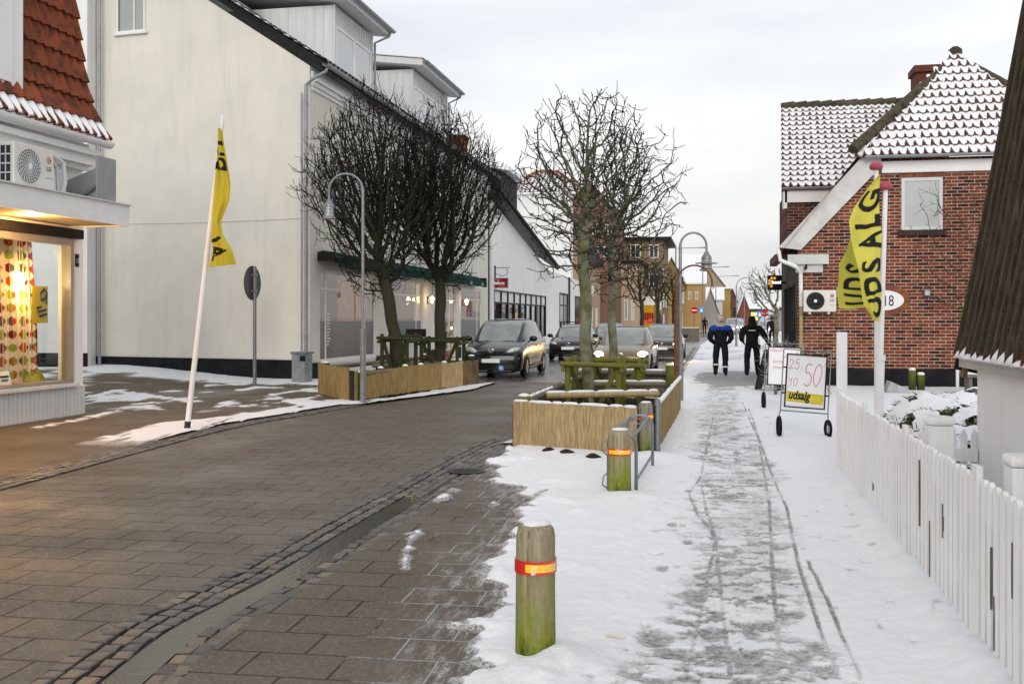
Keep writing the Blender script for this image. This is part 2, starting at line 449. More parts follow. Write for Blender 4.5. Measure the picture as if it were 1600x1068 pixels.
# the cobble gutter on the right of the driveway, its left edge
CE = [(-2.93, 2.0), (-2.98, 3.2)]+gp([(140,1001),(263,937),(364,889),(500,815),(600,764),(680,722),(740,694),(780,682)])+[(-2.86, 14.6)]
CE_s = smooth_path(CE, 8)
CEy = np.array([p[1] for p in CE_s]); CEx = np.array([p[0] for p in CE_s])
def cob_x(y): return np.interp(y, CEy, CEx)
LEFT = [(-6.6, 2.0), (-6.96, 8.97), (-7.19, 12.03), (-7.32, 15.05), (-6.75, 19.2), (-5.45, 24.0), (-5.3, 25.6), (-6.3, 27.4), (-8.3, 29.0), (-8.3, 60), (-8.3, 900)]
def left_x(y): return np.interp(y, [p[1] for p in LEFT], [p[0] for p in LEFT])
def right_x(y):     # edge of the right pavement
    return np.interp(y, [2, 13.2, 13.5, 20.0, 22.0, 60, 900], [0, 0, -2.85, -2.75, -1.15, -1.05, -1.05])

def sheet(name, xs, ys, xmap, hfun, attrs, m, kind='structure'):
    Y, X = np.meshgrid(ys, xs, indexing='ij'); X = xmap(X, Y)
    A = attrs(X, Y); Z = hfun(X, Y, A)
    ny, nx = X.shape
    co = np.stack([X, Y, Z], -1).reshape(-1, 3)
    i = np.arange(ny*nx).reshape(ny, nx)
    F = np.stack([i[:-1,:-1], i[:-1,1:], i[1:,1:], i[1:,:-1]], -1).reshape(-1, 4)
    wid = np.abs(X[:-1,1:]-X[:-1,:-1])+np.abs(X[1:,1:]-X[1:,:-1])
    F = F[(wid > 1e-5).ravel()]
    me = bpy.data.meshes.new(name); me.vertices.add(len(co)); me.vertices.foreach_set('co', co.ravel())
    me.loops.add(F.size); me.loops.foreach_set('vertex_index', F.ravel())
    me.polygons.add(len(F)); me.polygons.foreach_set('loop_start', np.arange(0, F.size, 4)); me.polygons.foreach_set('loop_total', np.full(len(F), 4))
    me.polygons.foreach_set('use_smooth', np.ones(len(F), bool))
    for k, v in A.items():
        at = me.attributes.new(k, 'FLOAT', 'POINT'); at.data.foreach_set('value', np.clip(v, 0, 1).astype(np.float32).ravel())
    me.update(); me.validate(); me.materials.append(m)
    o = bpy.data.objects.new(name, me); COL.objects.link(o); o['kind'] = kind
    return o

def paver_mat(name, w, h, rot, base, snowy, wet=.5):
    N = NT(name)
    v = N.coord('Object', rot=(0, 0, -rot)); o = N.coord('Object')
    nz = N.n('TexNoise'); N.put(nz.inputs['Vector'], o); nz.inputs['Scale'].default_value = 1.3
    wv = N.mix(.012, v, nz.outputs['Color'], 'ADD')
    b = N.n('TexBrick', offset=.5, offset_frequency=2, squash=1.); N.put(b.inputs['Vector'], wv)
    for k, x in (('Scale', 1), ('Brick Width', w), ('Row Height', h), ('Mortar Size', .008), ('Mortar Smooth', .4), ('Bias', 0.)): b.inputs[k].default_value = x
    N.put(b.inputs['Color1'], mul(base, .84)); N.put(b.inputs['Color2'], mul(base, 1.14)); N.put(b.inputs['Mortar'], (.012,.011,.010))
    big = N.noise(o, .45, 5, .6); mid = N.noise(o, 3., 6, .7); fine = N.noise(o, 160, 4, .75)
    grit = N.noise(o, 420, 2, .6)
    c = N.mix(N.ramp(big, [(.35, 0.), (.7, .55)]), b.outputs['Color'], N.mix(.5, b.outputs['Color'], mul(base, .55)))
    c = N.mix(N.ramp(mid, [(.42, 0.), (.75, .5)]), c, mul(base, .5))
    c = N.mix(N.ramp(fine, [(.35, .55), (.62, 0.)]), c, mul(base, .42))
    c = N.mix(N.ramp(N.noise(o, 85, 3, .8), [(.48, 0.), (.64, .75)]), c, mul(base, .30)); c = N.mix(N.ramp(N.noise(o, 38, 4, .75), [(.50, 0.), (.68, .6)]), c, mul(base, 1.9)); c = N.mix(N.ramp(grit, [(.58, 0.), (.70, .8)]), c, mul(base, 2.4))
    c = N.mix(b.outputs['Fac'], c, (.014,.012,.010))
    damp = N.ramp(N.noise(o, .8, 4), [(.35, 0.), (.65, 1.)])
    rough = N.math('SUBTRACT', .78, N.math('MULTIPLY', damp, wet*.55))
    hgt = N.math('ADD', N.math('MULTIPLY', N.math('SUBTRACT', 1., b.outputs['Fac']), 1.), N.math('MULTIPLY', fine, .25))
    if not snowy:
        N.set(col=c, rough=rough, spec=.32); N.bump(hgt, .008, .8); return N.mat
    s = N.attr('snow'); g = N.attr('slush'); d = N.attr('dust')
    n1 = N.noise(o, 9, 6, .7); n2 = N.noise(o, 60, 5, .7); n3 = N.noise(o, 26, 5, .7)
    nn = N.math('ADD', N.math('MULTIPLY', n1, .5), N.math('MULTIPLY', n2, .5))
    # powder lying in the joints and thin on the slabs
    joint = N.math('MULTIPLY', b.outputs['Fac'], N.sstep(N.math('ADD', d, N.math('MULTIPLY', n3, .7)), .72, .95))
    stk = N.noise(N.coord('Object', (1, .22, 1), rot=(0, 0, .35)), 14, 5, .7)
    powder = N.math('MULTIPLY', N.sstep(d, .45, 1.), N.math('MULTIPLY', N.sstep(stk, .44, .66), N.sstep(n2, .36, .60)))
    powder = N.math('MAXIMUM', powder, N.math('MULTIPLY', N.sstep(s, .02, .3), N.sstep(n2, .38, .6)))
    c = N.mix(N.math('MAXIMUM', N.math('MULTIPLY', joint, .5), N.math('MULTIPLY', powder, .85)), c, (.62,.63,.65))
    slushc = N.mix(N.sstep(n3, .3, .7), (.05,.049,.047), (.44,.44,.44))
    sn = N.mix(n1, (.70,.72,.75), (.80,.81,.83))
    k2 = N.sstep(N.math('ADD', s, N.math('MULTIPLY', N.math('SUBTRACT', nn, .5), .9)), .36, .58)
    c = N.mix(k2, c, sn)
    ks = N.sstep(N.math('ADD', g, N.math('MULTIPLY', N.math('SUBTRACT', nn, .5), 1.3)), .25, .95)
    c = N.mix(N.math('MULTIPLY', ks, .9), c, slushc)
    N.set(col=c, rough=N.mix(k2, rough, .65), spec=.3)
    hh = N.math('ADD', N.mix(k2, hgt, 1.6), N.math('MULTIPLY', N.noise(o, 22, 5, .6), N.math('MULTIPLY', k2, 1.2)))
    N.bump(hh, .012, .75)
    return N.mat
M['paver'] = paver_mat('driveway_pavers', .45, .335, R(2.2), (.136,.118,.094), False, .75)
M['paver_snow'] = paver_mat('snowy_pavers', .46, .33, R(2.2), (.125,.104,.079), True, .5)
M['paver_left'] = paver_mat('brown_snowy_pavers', .46, .33, R(2.2), (.125,.094,.058), True, .5)

def asphalt():
    N = NT('wet_asphalt'); o = N.coord('Object'); l = N.coord('Object', (1, .06, 1))
    a = N.noise(l, 2.2, 5, .6); f = N.noise(o, 90, 4); b = N.noise(o, .5, 4)
    c = N.ramp(a, [(.3, (.045,.043,.042)), (.7, (.12,.115,.11))])
    c = N.mix(N.math('MULTIPLY', f, .4), c, (.03,.03,.03))
    # slush left between the wheel tracks
    sl = N.math('MULTIPLY', N.ramp(N.noise(l, 3.1, 5, .7), [(.55, 0.), (.72, .6)]), N.ramp(N.noise(o, 12, 4), [(.4,.3),(.6,1.)]))
    c = N.mix(sl, c, (.30,.29,.28))
    N.set(col=c, rough=N.ramp(a, [(.3, .13), (.7, .36)]), spec=.5); N.bump(N.math('ADD', f, a), .006, .5); return N.mat
M['asphalt'] = asphalt()
M['ground_snow'] = mat('old_snow_ground', (.55,.56,.57), .8, .25, .4)
tag(MB().quad((-900,-200,-.06),(900,-200,-.06),(900,3000,-.06),(-900,3000,-.06)).build('ground', M['ground_snow'], origin=False), kind='structure')
tag(MB().quad((-9.4,-1,-.012),(1,-1,-.012),(1,27,-.012),(-9.4,27,-.012)).build('driveway', M['paver'], origin=False), kind='structure')
ROADP = [(27,-9.4,.2), (60,-9.4,.2), (84,-8.0,1.2), (100,-6.0,3.2), (115,-4.2,6.0), (150,0.,13.), (200,9.,26.), (300,35.,60.)]
mb = MB()
for (y0, a0, b0), (y1, a1, b1) in zip(ROADP[:-1], ROADP[1:]): mb.quad((a0,y0,-.012+.034*(y0>70)),(b0,y0,-.012+.034*(y0>70)),(b1,y1,-.012+.034*(y1>70)),(a1,y1,-.012+.034*(y1>70)))
tag(mb.build('road', M['asphalt'], origin=False), kind='structure')

# right pavement, snow trodden along the middle
SB = [(-1.0, 2.0), (-1.12, 4.2)]+gp([(720,1060),(735,985),(768,905),(775,868),(822,806),(808,770),(768,722),(800,699)])+[(-2.9, 13.6), (-2.9, 20), (-1.35, 22), (-1.2, 60)]
SBy = [p[1] for p in SB]; SBx = [p[0] for p in SB]
order = np.argsort(SBy); SBy = np.array(SBy)[order]; SBx = np.array(SBx)[order]
PATH = gp([(1150,1120),(1158,1000),(1160,900),(1155,820),(1148,740),(1130,670),(1125,625),(1140,590)])
TRK = [gp(l) for l in (
    [(1069,1068),(1090,990),(1103,920),(1118,850),(1113,835),(1090,808),(1077,775),(1096,745),(1105,695),(1115,650)],
    [(1142,1066),(1132,985),(1122,890),(1118,840),(1104,805),(1097,765)],
    [(1219,1045),(1214,985),(1207,900),(1202,790),(1185,690),(1160,630)],
    [(1312,1068),(1272,965),(1245,875),(1230,800),(1214,765),(1190,700),(1170,640)],
    [(1345,1068),(1300,960),(1262,880)])]
FOOT = [(1080,935,.10),(1022,1003,.13),(1076,770,.06),(1035,893,.07),(1075,852,.07),(1190,985,.09),(1175,1000,.08),(1220,905,.10),(1245,968,.08),(1100,905,.09),
        (1250,1037,.08),(1112,1000,.1),(1050,825,.06),(1095,940,.08),(1135,1030,.09),(1200,1050,.1),(1275,1018,.08),(1165,1045,.09),(1224,968,.08),(1153,865,.07),(1195,822,.08),(1130,770,.07)]
def attrs_right(X, Y):
    xb = np.interp(Y, SBy, SBx)
    n = fbm(X*2.3, Y*2.3, 3); nf = fbm(X*9, Y*9, 7)
    d = X-xb+(n-.5)*.55+(nf-.5)*.22
    # lobes of trodden snow along the edge, a swept wedge by the planter
    d = d-.18*ss(fbm(X*1.1+5, Y*2.2, 31), .5, .72)*ss(.6-np.abs(X-xb), 0, .6)
    snow = ss(d, -.12, .12)
    wedge = gp([(812,795),(855,768)])
    wd = segd(X, Y, wedge)
    snow = np.minimum(snow, 1-.55*ss(.16-wd, 0, .16))
    pa = gp([(660,822),(640,850),(632,890)])
    snow = np.maximum(snow, .62*ss(.05-segd(X, Y, pa)+(nf-.5)*.16, 0, .06))
    for p in ((690,780,.10),(708,770,.08),(772,790,.07),(640,835,.06)):
        q = G(p[0], p[1]); snow = np.maximum(snow, .55*ss(p[2]-np.hypot(X-q.x, (Y-q.y)*.5)+(nf-.5)*.12, 0, .08))
    line = gp([(500,880),(560,838),(640,784),(700,745),(762,716)])
    snow = np.maximum(snow, .75*ss(.03-segd(X, Y, line)+(nf-.5)*.03, 0, .02))
    dust = ss(d, -1.2, .1)*(1-.2*n)
    dust = np.maximum(dust, .35*ss(Y, 7, 10))
    # footpath
    pd = segd(X, Y, PATH)
    amp = ss(.55-pd+(n-.5)*.5, -.10, .34)
    fp = fbm(X*8., Y*13., 17, 5, .62)
    slush = amp*ss(fp, .42, .60)*(.72+.28*ss(fbm(X*1.6, Y*1.1, 5), .38, .62))
    slush = np.maximum(slush, amp*(.34+.22*ss(fbm(X*2.2, Y*2.2, 91), .35, .65)))
    side = ss(1.35-np.abs(X-.25), 0, .5)
    slush = np.maximum(slush, side*.6*ss(fbm(X*8, Y*6, 23), .66, .82))
    for px, py, r in FOOT:
        q = G(px, py); rr = np.hypot((X-q.x)/r, (Y-q.y)/(r*1.9)); slush = np.maximum(slush, .85*ss(1.15-rr+(nf-.5)*.5, 0, .8))
    for t in TRK:
        dd = segd(X, Y, t); slush = np.maximum(slush, ss(.0125-dd, -.006, .005)*(.6+.4*ss(fbm(X*2, Y*2.5, 41), .35, .6)))
    # bare wet patch where the two people walk, and the trodden far pavement
    q0 = G(1150, 592); rr = np.hypot((X-q0.x)/1.25, (Y-q0.y)/4.6)
    slush = np.maximum(slush, .9*ss(1.0-rr+(n-.5)*.7, 0, .18))
    slush = np.maximum(slush, .55*ss(fbm(X*1.3, Y*.35, 51), .45, .62)*ss(Y, 24, 28)*ss(1.5-X, -.2, .3))
    garden = ss(X, 1.34, 1.40)*ss(40-Y, 0, 1)
    slush = slush*(1-garden); snow = np.maximum(snow, garden)
    kerb = ss(.22-(X-right_x(Y)), 0, .1)*ss(Y, 20.5, 22)
    snow = snow*(1-.8*kerb)
    return dict(snow=snow, slush=slush, dust=dust)
BOLL = [G(837, 1043), G(968, 780), G(1009, 716)]
def h_right(X, Y, A):
    n = fbm(X*3.5, Y*3.5, 61); nf = fbm(X*16, Y*16, 71, 3)
    z = .004+A['snow']*(.012+.030*n+.014*nf+.05*ss(fbm(X*2.6, Y*2.6, 77), .5, .8)*ss(.9-(X-np.interp(Y, SBy, SBx)), 0, .7))-A['slush']*A['snow']*.022
    for b in BOLL:
        r = np.hypot(X-b.x-.04, Y-b.y+.08); z = z+A['snow']*.06*np.exp(-(r/.28)**2)
    z = z+.07*A['snow']*np.exp(-((X-1.28)/.16)**2)*ss(12-Y, 0, 1)*(.5+n)
    return z
ys = [3.0]
while ys[-1] < 62: ys.append(ys[-1]+max(.022, .0042*ys[-1]))
xs = np.concatenate([np.arange(-3.6, -.7, .022), np.arange(-.69, 1.1, .0125), np.arange(1.11, 1.5, .022), np.linspace(1.52, 3, 20), np.linspace(3.2, 14, 30)])
def xm_right(X, Y):
    lo = np.where(Y < 13.4, cob_x(Y)+.62, right_x(Y)); return np.maximum(X, lo)
sheet('snowy_pavement', xs, np.array(ys), xm_right, h_right, attrs_right, M['paver_snow'])
sheet('far_pavement', np.linspace(-1.05, 40, 90), np.linspace(62, 300, 120), lambda X, Y: np.maximum(X, np.interp(Y, [60,84,100,115,150,200,300], [-1.05,-.4,1.6,4.4,11,24,58])), lambda X, Y, A: X*0+.05,
      lambda X, Y: dict(snow=.4+.5*fbm(X, Y*.2, 3), slush=.4*ss(fbm(X*1.4, Y*.2, 9), .45, .6)*ss(2-X, 0, .5), dust=X*0), M['paver_snow'])

# left pavement: brown wet pavers with streaks of snow, a snow bank under the gable
WALLP = [(-24, 27.6), (-10.6, 25.7)]
def attrs_left(X, Y):
    n = fbm(X*1.6, Y*1.6, 103); nf = fbm(X*7, Y*7, 107); st = fbm(X*6.5+Y*1.5, Y*.9, 111, 4, .6)
    e = left_x(Y)
    off = e-X
    a = ss(1.45-off+(n-.5)*.9, 0, .35)*ss(Y, 12.0, 13.4)*ss(21.5-Y, 0, 2.)*ss(off, .12, .3)
    snow = a*ss(st, .28, .46)
    wd = segd(X, Y, WALLP)
    snow = np.maximum(snow, ss(1.75-wd+(n-.5)*1.6+(nf-.5)*.5, 0, .6)*ss(30-Y, 0, 2))
    # thin streak in front of the shop corner
    l1 = segd(X, Y, gp([(140,622),(180,612),(300,628)])); snow = np.maximum(snow, .8*ss(.20-l1+(nf-.5)*.4, 0, .12))
    l2 = segd(X, Y, gp([(60,668),(135,655),(200,638),(250,640)])); snow = np.maximum(snow, .75*ss(.13-l2+(nf-.5)*.45, 0, .14))
    l3 = segd(X, Y, gp([(560,642),(640,626),(745,606),(790,601)])); snow = np.maximum(snow, ss(.62-l3+(nf-.5)*.3, 0, .12))
    l4 = segd(X, Y, gp([(470,628),(520,636),(570,636)])); snow = np.maximum(snow, ss(.42-l4+(nf-.5)*.3, 0, .12))
    snow = np.maximum(snow, .7*ss(fbm(X*2.2, Y*1.2, 131), .60, .68)*ss(Y, 16.5, 18)*ss(-X, 7.6, 8.2))
    far = ss(Y, 26.5, 28)*ss(-9.0-X, 0, .3); snow = np.maximum(snow, far*.75*ss(n, .3, .5))
    # dark tarmac patch of the alley
    slush = ss(1.6-segd(X, Y, gp([(190,618),(280,618),(330,612)])), 0, .9)*.55*(1-snow)
    return dict(snow=snow, slush=slush, dust=.25+.35*n)
def h_left(X, Y, A):
    n = fbm(X*3, Y*3, 141); nf = fbm(X*14, Y*14, 151, 3)
    wd = segd(X, Y, WALLP)
    rise = .32*ss(-X, 11.5, 17)*ss(5-wd, 0, 5)
    return .004+A['snow']*(.012+.03*n+.012*nf)+rise+.05*A['snow']*np.exp(-(wd/.5)**2)
ys = [6.0]
while ys[-1] < 64: ys.append(ys[-1]+max(.04, .0042*ys[-1]))
xs = np.concatenate([np.linspace(-30, -14, 50), np.linspace(-13.9, -9, 160), np.arange(-8.98, -5.6, .035)])
def xm_left(X, Y): return np.minimum(X, left_x(Y)-np.where(Y < 19, .34, .0))
sheet('left_pavement', xs, np.array(ys), xm_left, h_left, attrs_left, M['paver_left'])

# cobbles: rounded setts in rows along both gutters
def cobble_mat():
    N = NT('granite_setts'); gi = N.n('NewGeometry'); o = N.coord('Object')
    r = gi.outputs['Random Per Island']; f = N.noise(o, 60, 5, .7)
    c = N.ramp(r, [(0., (.05,.05,.05)), (.35, (.105,.10,.095)), (.62, (.13,.12,.105)), (.84, (.17,.135,.10)), (.94, (.26,.20,.13)), (1., (.09,.085,.085))])
    c = N.mix(N.math('MULTIPLY', f, .6), c, (.025,.023,.022))
    N.set(col=c, rough=N.ramp(N.noise(o, 2, 3), [(.35, .28), (.65, .6)]), spec=.5); N.bump(f, .006, .7); return N.mat
M['cobble'] = cobble_mat()
M['gutter_mud'] = mat('muddy_gutter_channel', (.050,.046,.034), .2, .3, 2.5, bump=.004, bsc=30, stretch=(1,.4,1), spec=.6)
M['grout'] = mat('dark_grout', (.022,.020,.018), .7, .4, 9., bump=.006)
def sett(mb, c, d, n, w, l, h):
    """one rounded sett: c centre, d direction along, n sideways"""
    vs = []
    j = lambda a: a*random.uniform(.82, 1.06)
    for s, z in ((1., -.03), (1., h*.45), (.72, h)):
        for a, b in ((-1,-1),(1,-1),(1,1),(-1,1)):
            vs.append((c[0]+d[0]*a*j(l)/2*s+n[0]*b*j(w)/2*s, c[1]+d[1]*a*j(l)/2*s+n[1]*b*j(w)/2*s, z+random.uniform(-.002,.002)))
    fs = [(8,9,10,11)]
    for k in (0, 4):
        for i in range(4): fs.append((k+i, k+(i+1) % 4, k+4+(i+1) % 4, k+4+i))
    mb.add(vs, fs)
def setts_along(mb, path, offs, w, l, h=.016):
    P = [Vector((p[0], p[1])) for p in path]
    for o_ in offs:
        acc = random.uniform(0, l); q = P[0]
        for a, b in zip(P[:-1], P[1:]):
            D = b-a; L = D.length; d = D/L; n = Vector((d.y, -d.x)); s = acc
            while s < L:
                ll = l*random.uniform(.78, 1.25)
                c = a+d*(s+ll/2)+n*(o_+random.uniform(-.008,.008))
                ang = random.uniform(-.12, .12); dd = Vector((d.x*math.cos(ang)-d.y*math.sin(ang), d.x*math.sin(ang)+d.y*math.cos(ang)))
                sett(mb, c, dd, Vector((dd.y, -dd.x)), w*.87, ll*.88, h*random.uniform(.6, 1.25)); s += ll
            acc = s-L
mb = MB(); setts_along(mb, CE_s, (.055, .165, .275), .105, .125, .010); far_c = [q for q in CE_s if q[1] > 9.2]; setts_along(mb, far_c, (.365, .45), .09, .13, .006)
setts_along(mb, CE_s, (.575, .665), .09, .15, .009)
tag(mb.build('cobble_gutter', M['cobble'], origin=False, fix=False), kind='structure')
mb = MB(); Pc = [Vector((p[0], p[1], 0)) for p in CE_s]; L = []
for i, p in enumerate(Pc):
    d = (Pc[min(i+1, len(Pc)-1)]-Pc[max(i-1, 0)]).normalized(); n = Vector((d.y, -d.x, 0)); L.append((p, n))
for (p, n), (q, m_) in zip(L[:-1], L[1:]):
    mb.quad(p+n*.0+Vector((0,0,-.006)), p+n*.7+Vector((0,0,-.006)), q+m_*.7+Vector((0,0,-.006)), q+m_*.0+Vector((0,0,-.006)), 0)
    mb.quad(p+n*.335+Vector((0,0,-.002)), p+n*.53+Vector((0,0,-.002)), q+m_*.53+Vector((0,0,-.002)), q+m_*.335+Vector((0,0,-.002)), 1)
tag(mb.build('gutter_channel', [M['grout'], M['gutter_mud']], origin=False, fix=False), kind='structure')
LP = smooth_path([(x, y) for x, y in LEFT[:5]], 10)
mb = MB(); setts_along(mb, LP, (-.06, -.17, -.28, -.39), .105, .13, .010)
tag(mb.build('cobble_edging', M['cobble'], origin=False, fix=False), kind='structure')
mb = MB(); Pl = [Vector((p[0], p[1], -.006)) for p in LP]
for p, q in zip(Pl[:-1], Pl[1:]): mb.quad(p+Vector((-.46,0,0)), p, q, q+Vector((-.46,0,0)))
tag(mb.build('edging_bed', M['grout'], origin=False, fix=False), kind='structure')
# kerb along the far right pavement and the far left one
mb = MB(); yy = [21.5, 30, 60]
for a, b in zip(yy[:-1], yy[1:]):
    mb.box(right_x(a)-.14, right_x(a), a+.004, b, -.05, .045)
    mb.box(-8.3, -8.14, max(a, 29.5)+.004, max(b, 29.6), -.05, .10)
M['kerb'] = mat('granite_kerb', (.22,.215,.205), .7, .3, 4., bump=.004)
tag(mb.build('kerb', M['kerb'], origin=False), kind='structure')
# far left pavement slab
mb = MB()
for (y0, a0, b0), (y1, a1, b1) in zip(ROADP[1:-1], ROADP[2:]): mb.add([(-40,y0,.06),(a0+1.2,y0,.06),(a1+1.2,y1,.06),(-40,y1,.06),(a0+1.2,y0,-.1),(a1+1.2,y1,-.1)], [(0,1,2,3),(1,4,5,2)])
tag(mb.build('far_left_pavement', M['ground_snow'], origin=False), kind='structure')
# ------------------------------------------------------------------ building kit
def tile_mat(name, a, b, moss, snow=None, light=1.):
    """clay pantiles; tu / tv count tiles across and up, snow lies on them except round each roll's lower corner"""
    N = NT(name); o = N.coord('Object'); gi = N.n('NewGeometry')
    n = N.noise(o, 4, 5, .65); f = N.noise(o, 40, 4, .7); rnd = N.attr('trand')
    c = N.mix(rnd, a, b); c = N.mix(N.ramp(n, [(.45, 0.), (.65, .85)]), c, moss); c = N.mix(N.math('MULTIPLY', f, .45), c, mul(moss, .7))
    rough = .75
    if snow:
        tu = N.attr('tu'); tv = N.attr('tv')
        fu = N.math('FRACT', tu); fv = N.math('FRACT', tv)
        n2 = N.noise(o, 11, 4, .6); n3 = N.noise(o, 1.1, 4)
        size = N.math('ADD', N.math('MULTIPLY', rnd, .42), N.math('MULTIPLY', n3, .85))     # bare patch grows with this
        tri = N.math('ADD', N.math('MULTIPLY', N.math('ABSOLUTE', N.math('SUBTRACT', fu, .22)), 2.9), N.math('MULTIPLY', fv, 1.15))
        tri = N.math('ADD', tri, N.math('MULTIPLY', N.math('SUBTRACT', n2, .5), .5))
        bare = N.math('SUBTRACT', N.math('ADD', size, snow), tri)
        k = N.math('MAXIMUM', N.sstep(bare, -.02, .10), N.math('MULTIPLY', N.sstep(fv, .12, .04), N.sstep(n2, .35, .55)))
        c = N.mix(k, N.mix(f, (.78,.79,.81), (.88,.89,.90)), c)
        rough = N.mix(k, .6, .8)
    N.set(col=c, rough=rough, spec=.3); N.bump(f, .006, .6); return N.mat
M['tile_red'] = tile_mat('orange_red_pantiles', (.33,.075,.022), (.24,.05,.018), (.045,.022,.012))
M['tile_red_snow'] = tile_mat('snow_streaked_pantiles', (.28,.065,.022), (.19,.045,.018), (.04,.022,.012), snow=.30)
M['tile_snow'] = tile_mat('snow_covered_pantiles', (.15,.045,.028), (.10,.032,.022), (.045,.026,.02), snow=.14)
M['tile_dark'] = tile_mat('dark_wet_tiles', (.022,.020,.020), (.032,.028,.026), (.012,.011,.011), snow=.55)
M['ridge'] = mat('mossy_ridge_tiles', (.075,.055,.04), .85, .5, 6., col2=(.11,.10,.065), bump=.006, bsc=40)
def pantiles(name, m, parent, P, nu, nv, h=.045, lip=.05, keep=None, su=7, sv=3, rand=None):
    """P(s, t) -> (point, normal) with s in tiles across, t in courses up"""
    vs = []; fs = []; tu = []; tv = []; tr = []
    for r in range(nv):
        for c in range(nu):
            if keep and not keep(c+.5, r+.5): continue
            b = len(vs); rr = random.random()
            for j in range(-1, sv):
                t = 0 if j < 0 else j/(sv-1)*1.06
                for i in range(su):
                    s = i/(su-1); prof = (math.sin(2*PI*(s-.03))*.5+.5)**1.3
                    p, n = P(c+s, r+t)
                    d = h*prof+lip*(1-t)*.8 - (lip if j < 0 else 0)
                    vs.append(p+n*d); tu.append(c+s*.998+.001); tv.append(r+min(t, .998)); tr.append(rr)
            for j in range(sv):
                for i in range(su-1):
                    a = b+j*su+i; fs.append((a, a+1, a+su+1, a+su))
    me = bpy.data.meshes.new(name); me.from_pydata([tuple(v) for v in vs], [], fs)
    for k, l in (('tu', tu), ('tv', tv), ('trand', tr)):
        me.attributes.new(k, 'FLOAT', 'POINT').data.foreach_set('value', l)
    me.polygons.foreach_set('use_smooth', [True]*len(fs)); me.set_sharp_from_angle(angle=R(50)); me.materials.append(m)
    o = bpy.data.objects.new(name, me); return link(o, parent)

UX, UY, UZ = Vector((1,0,0)), Vector((0,1,0)), Vector((0,0,1))
def win(parent, O, u, n, w, h, cols=(), rows=(), fw=.055, mats=('white_paint','glass_dark'), name='window', sill=True, proud=.03, pname='pane', sillm=None, split=None):
    """a window lying against a wall: frame > pane, sill. O lower left corner, u along, n outward"""
    O = Vector(O); u = Vector(u).normalized(); n = Vector(n).normalized()
    P = lambda a, b, c: O+u*a+UZ*b+n*c
    def bx(mb, a0, a1, b0, b1, c0, c1):
        mb.add([P(a0,b0,c0),P(a1,b0,c0),P(a1,b0,c1),P(a0,b0,c1),P(a0,b1,c0),P(a1,b1,c0),P(a1,b1,c1),P(a0,b1,c1)],
               [(0,3,2,1),(4,5,6,7),(0,1,5,4),(1,2,6,5),(2,3,7,6),(3,0,4,7)])
    f = MB()
    bx(f, 0, fw, 0, h, -.05, proud); bx(f, w-fw, w, 0, h, -.05, proud)
    bx(f, fw, w-fw, 0, fw, -.05, proud); bx(f, fw, w-fw, h-fw, h, -.05, proud)
    for c in cols: bx(f, w*c-fw*.4, w*c+fw*.4, fw, h-fw, -.05, proud-.004)
    for r in rows: bx(f, fw, w-fw, h*r-fw*.35, h*r+fw*.35, -.05, proud-.008)
    fo = f.build(name, M[mats[0]], parent)
    if split is None:
        g = MB(); bx(g, fw*.5, w-fw*.5, fw*.5, h-fw*.5, -.012, .004); g.build(pname, M[mats[1]], fo)
    else:
        g = MB(); bx(g, fw*.5, w-fw*.5, h*split, h-fw*.5, -.012, .004); g.build(pname, M[mats[1]], fo)
        g = MB(); bx(g, fw*.5, w-fw*.5, fw*.5, h*split-.002, -.012, .004); g.build('frosted_pane', M[mats[2]], fo)
    if sill:
        s = MB(); bx(s, -.08, w+.08, -.07, -.002, -.02, proud+.05); s.build('sill', M[sillm or mats[0]], fo)
    return fo
def half_gutter(mb, p, q, r=.07, mi=None):
    p = Vector(p); q = Vector(q); d = (q-p).normalized(); x = d.cross(UZ).normalized(); n = 9; vs = []
    for e in (p, q):
        for rr in (r, r*.86):
            for i in range(n):
                a = PI+PI*i/(n-1); vs.append(e+x*math.cos(a)*rr+UZ*math.sin(a)*rr)
    fs = []
    for i in range(n-1):
        fs += [(i, i+1, 2*n+i+1, 2*n+i), (n+i+1, n+i, 3*n+i, 3*n+i+1), (i, n+i, n+i+1, i+1), (2*n+i+1, 3*n+i+1, 3*n+i, 2*n+i)]
    fs += [(0, 2*n, 3*n, n), (n-1, 2*n-1, 4*n-1, 3*n-1)]
    mb.add(vs, fs, mi)

# ------------------------------------------------------------------ the long cream house with the restaurant
FX = -10.6; Y0 = 25.7; Y1 = 47.8; EZ = 8.42; RX = -17.3; RZ = 12.8
house = thing('rendered_house', 'long cream rendered house with black plinth, steep gable and two boxy roof dormers', 'house', (-14, 36, 0))
GN = Vector((.14, -1, 0)).normalized()
def gy(X): return Y0+(FX-X)*.10                    # the gable runs back at a slight angle
mb = MB()
poly = [(FX, Y0, 0), (FX, Y0, EZ), (RX, gy(RX), RZ), (-24, gy(-24), EZ), (-24, gy(-24), 0)]
mb.prism(poly, (0, .35, 0))
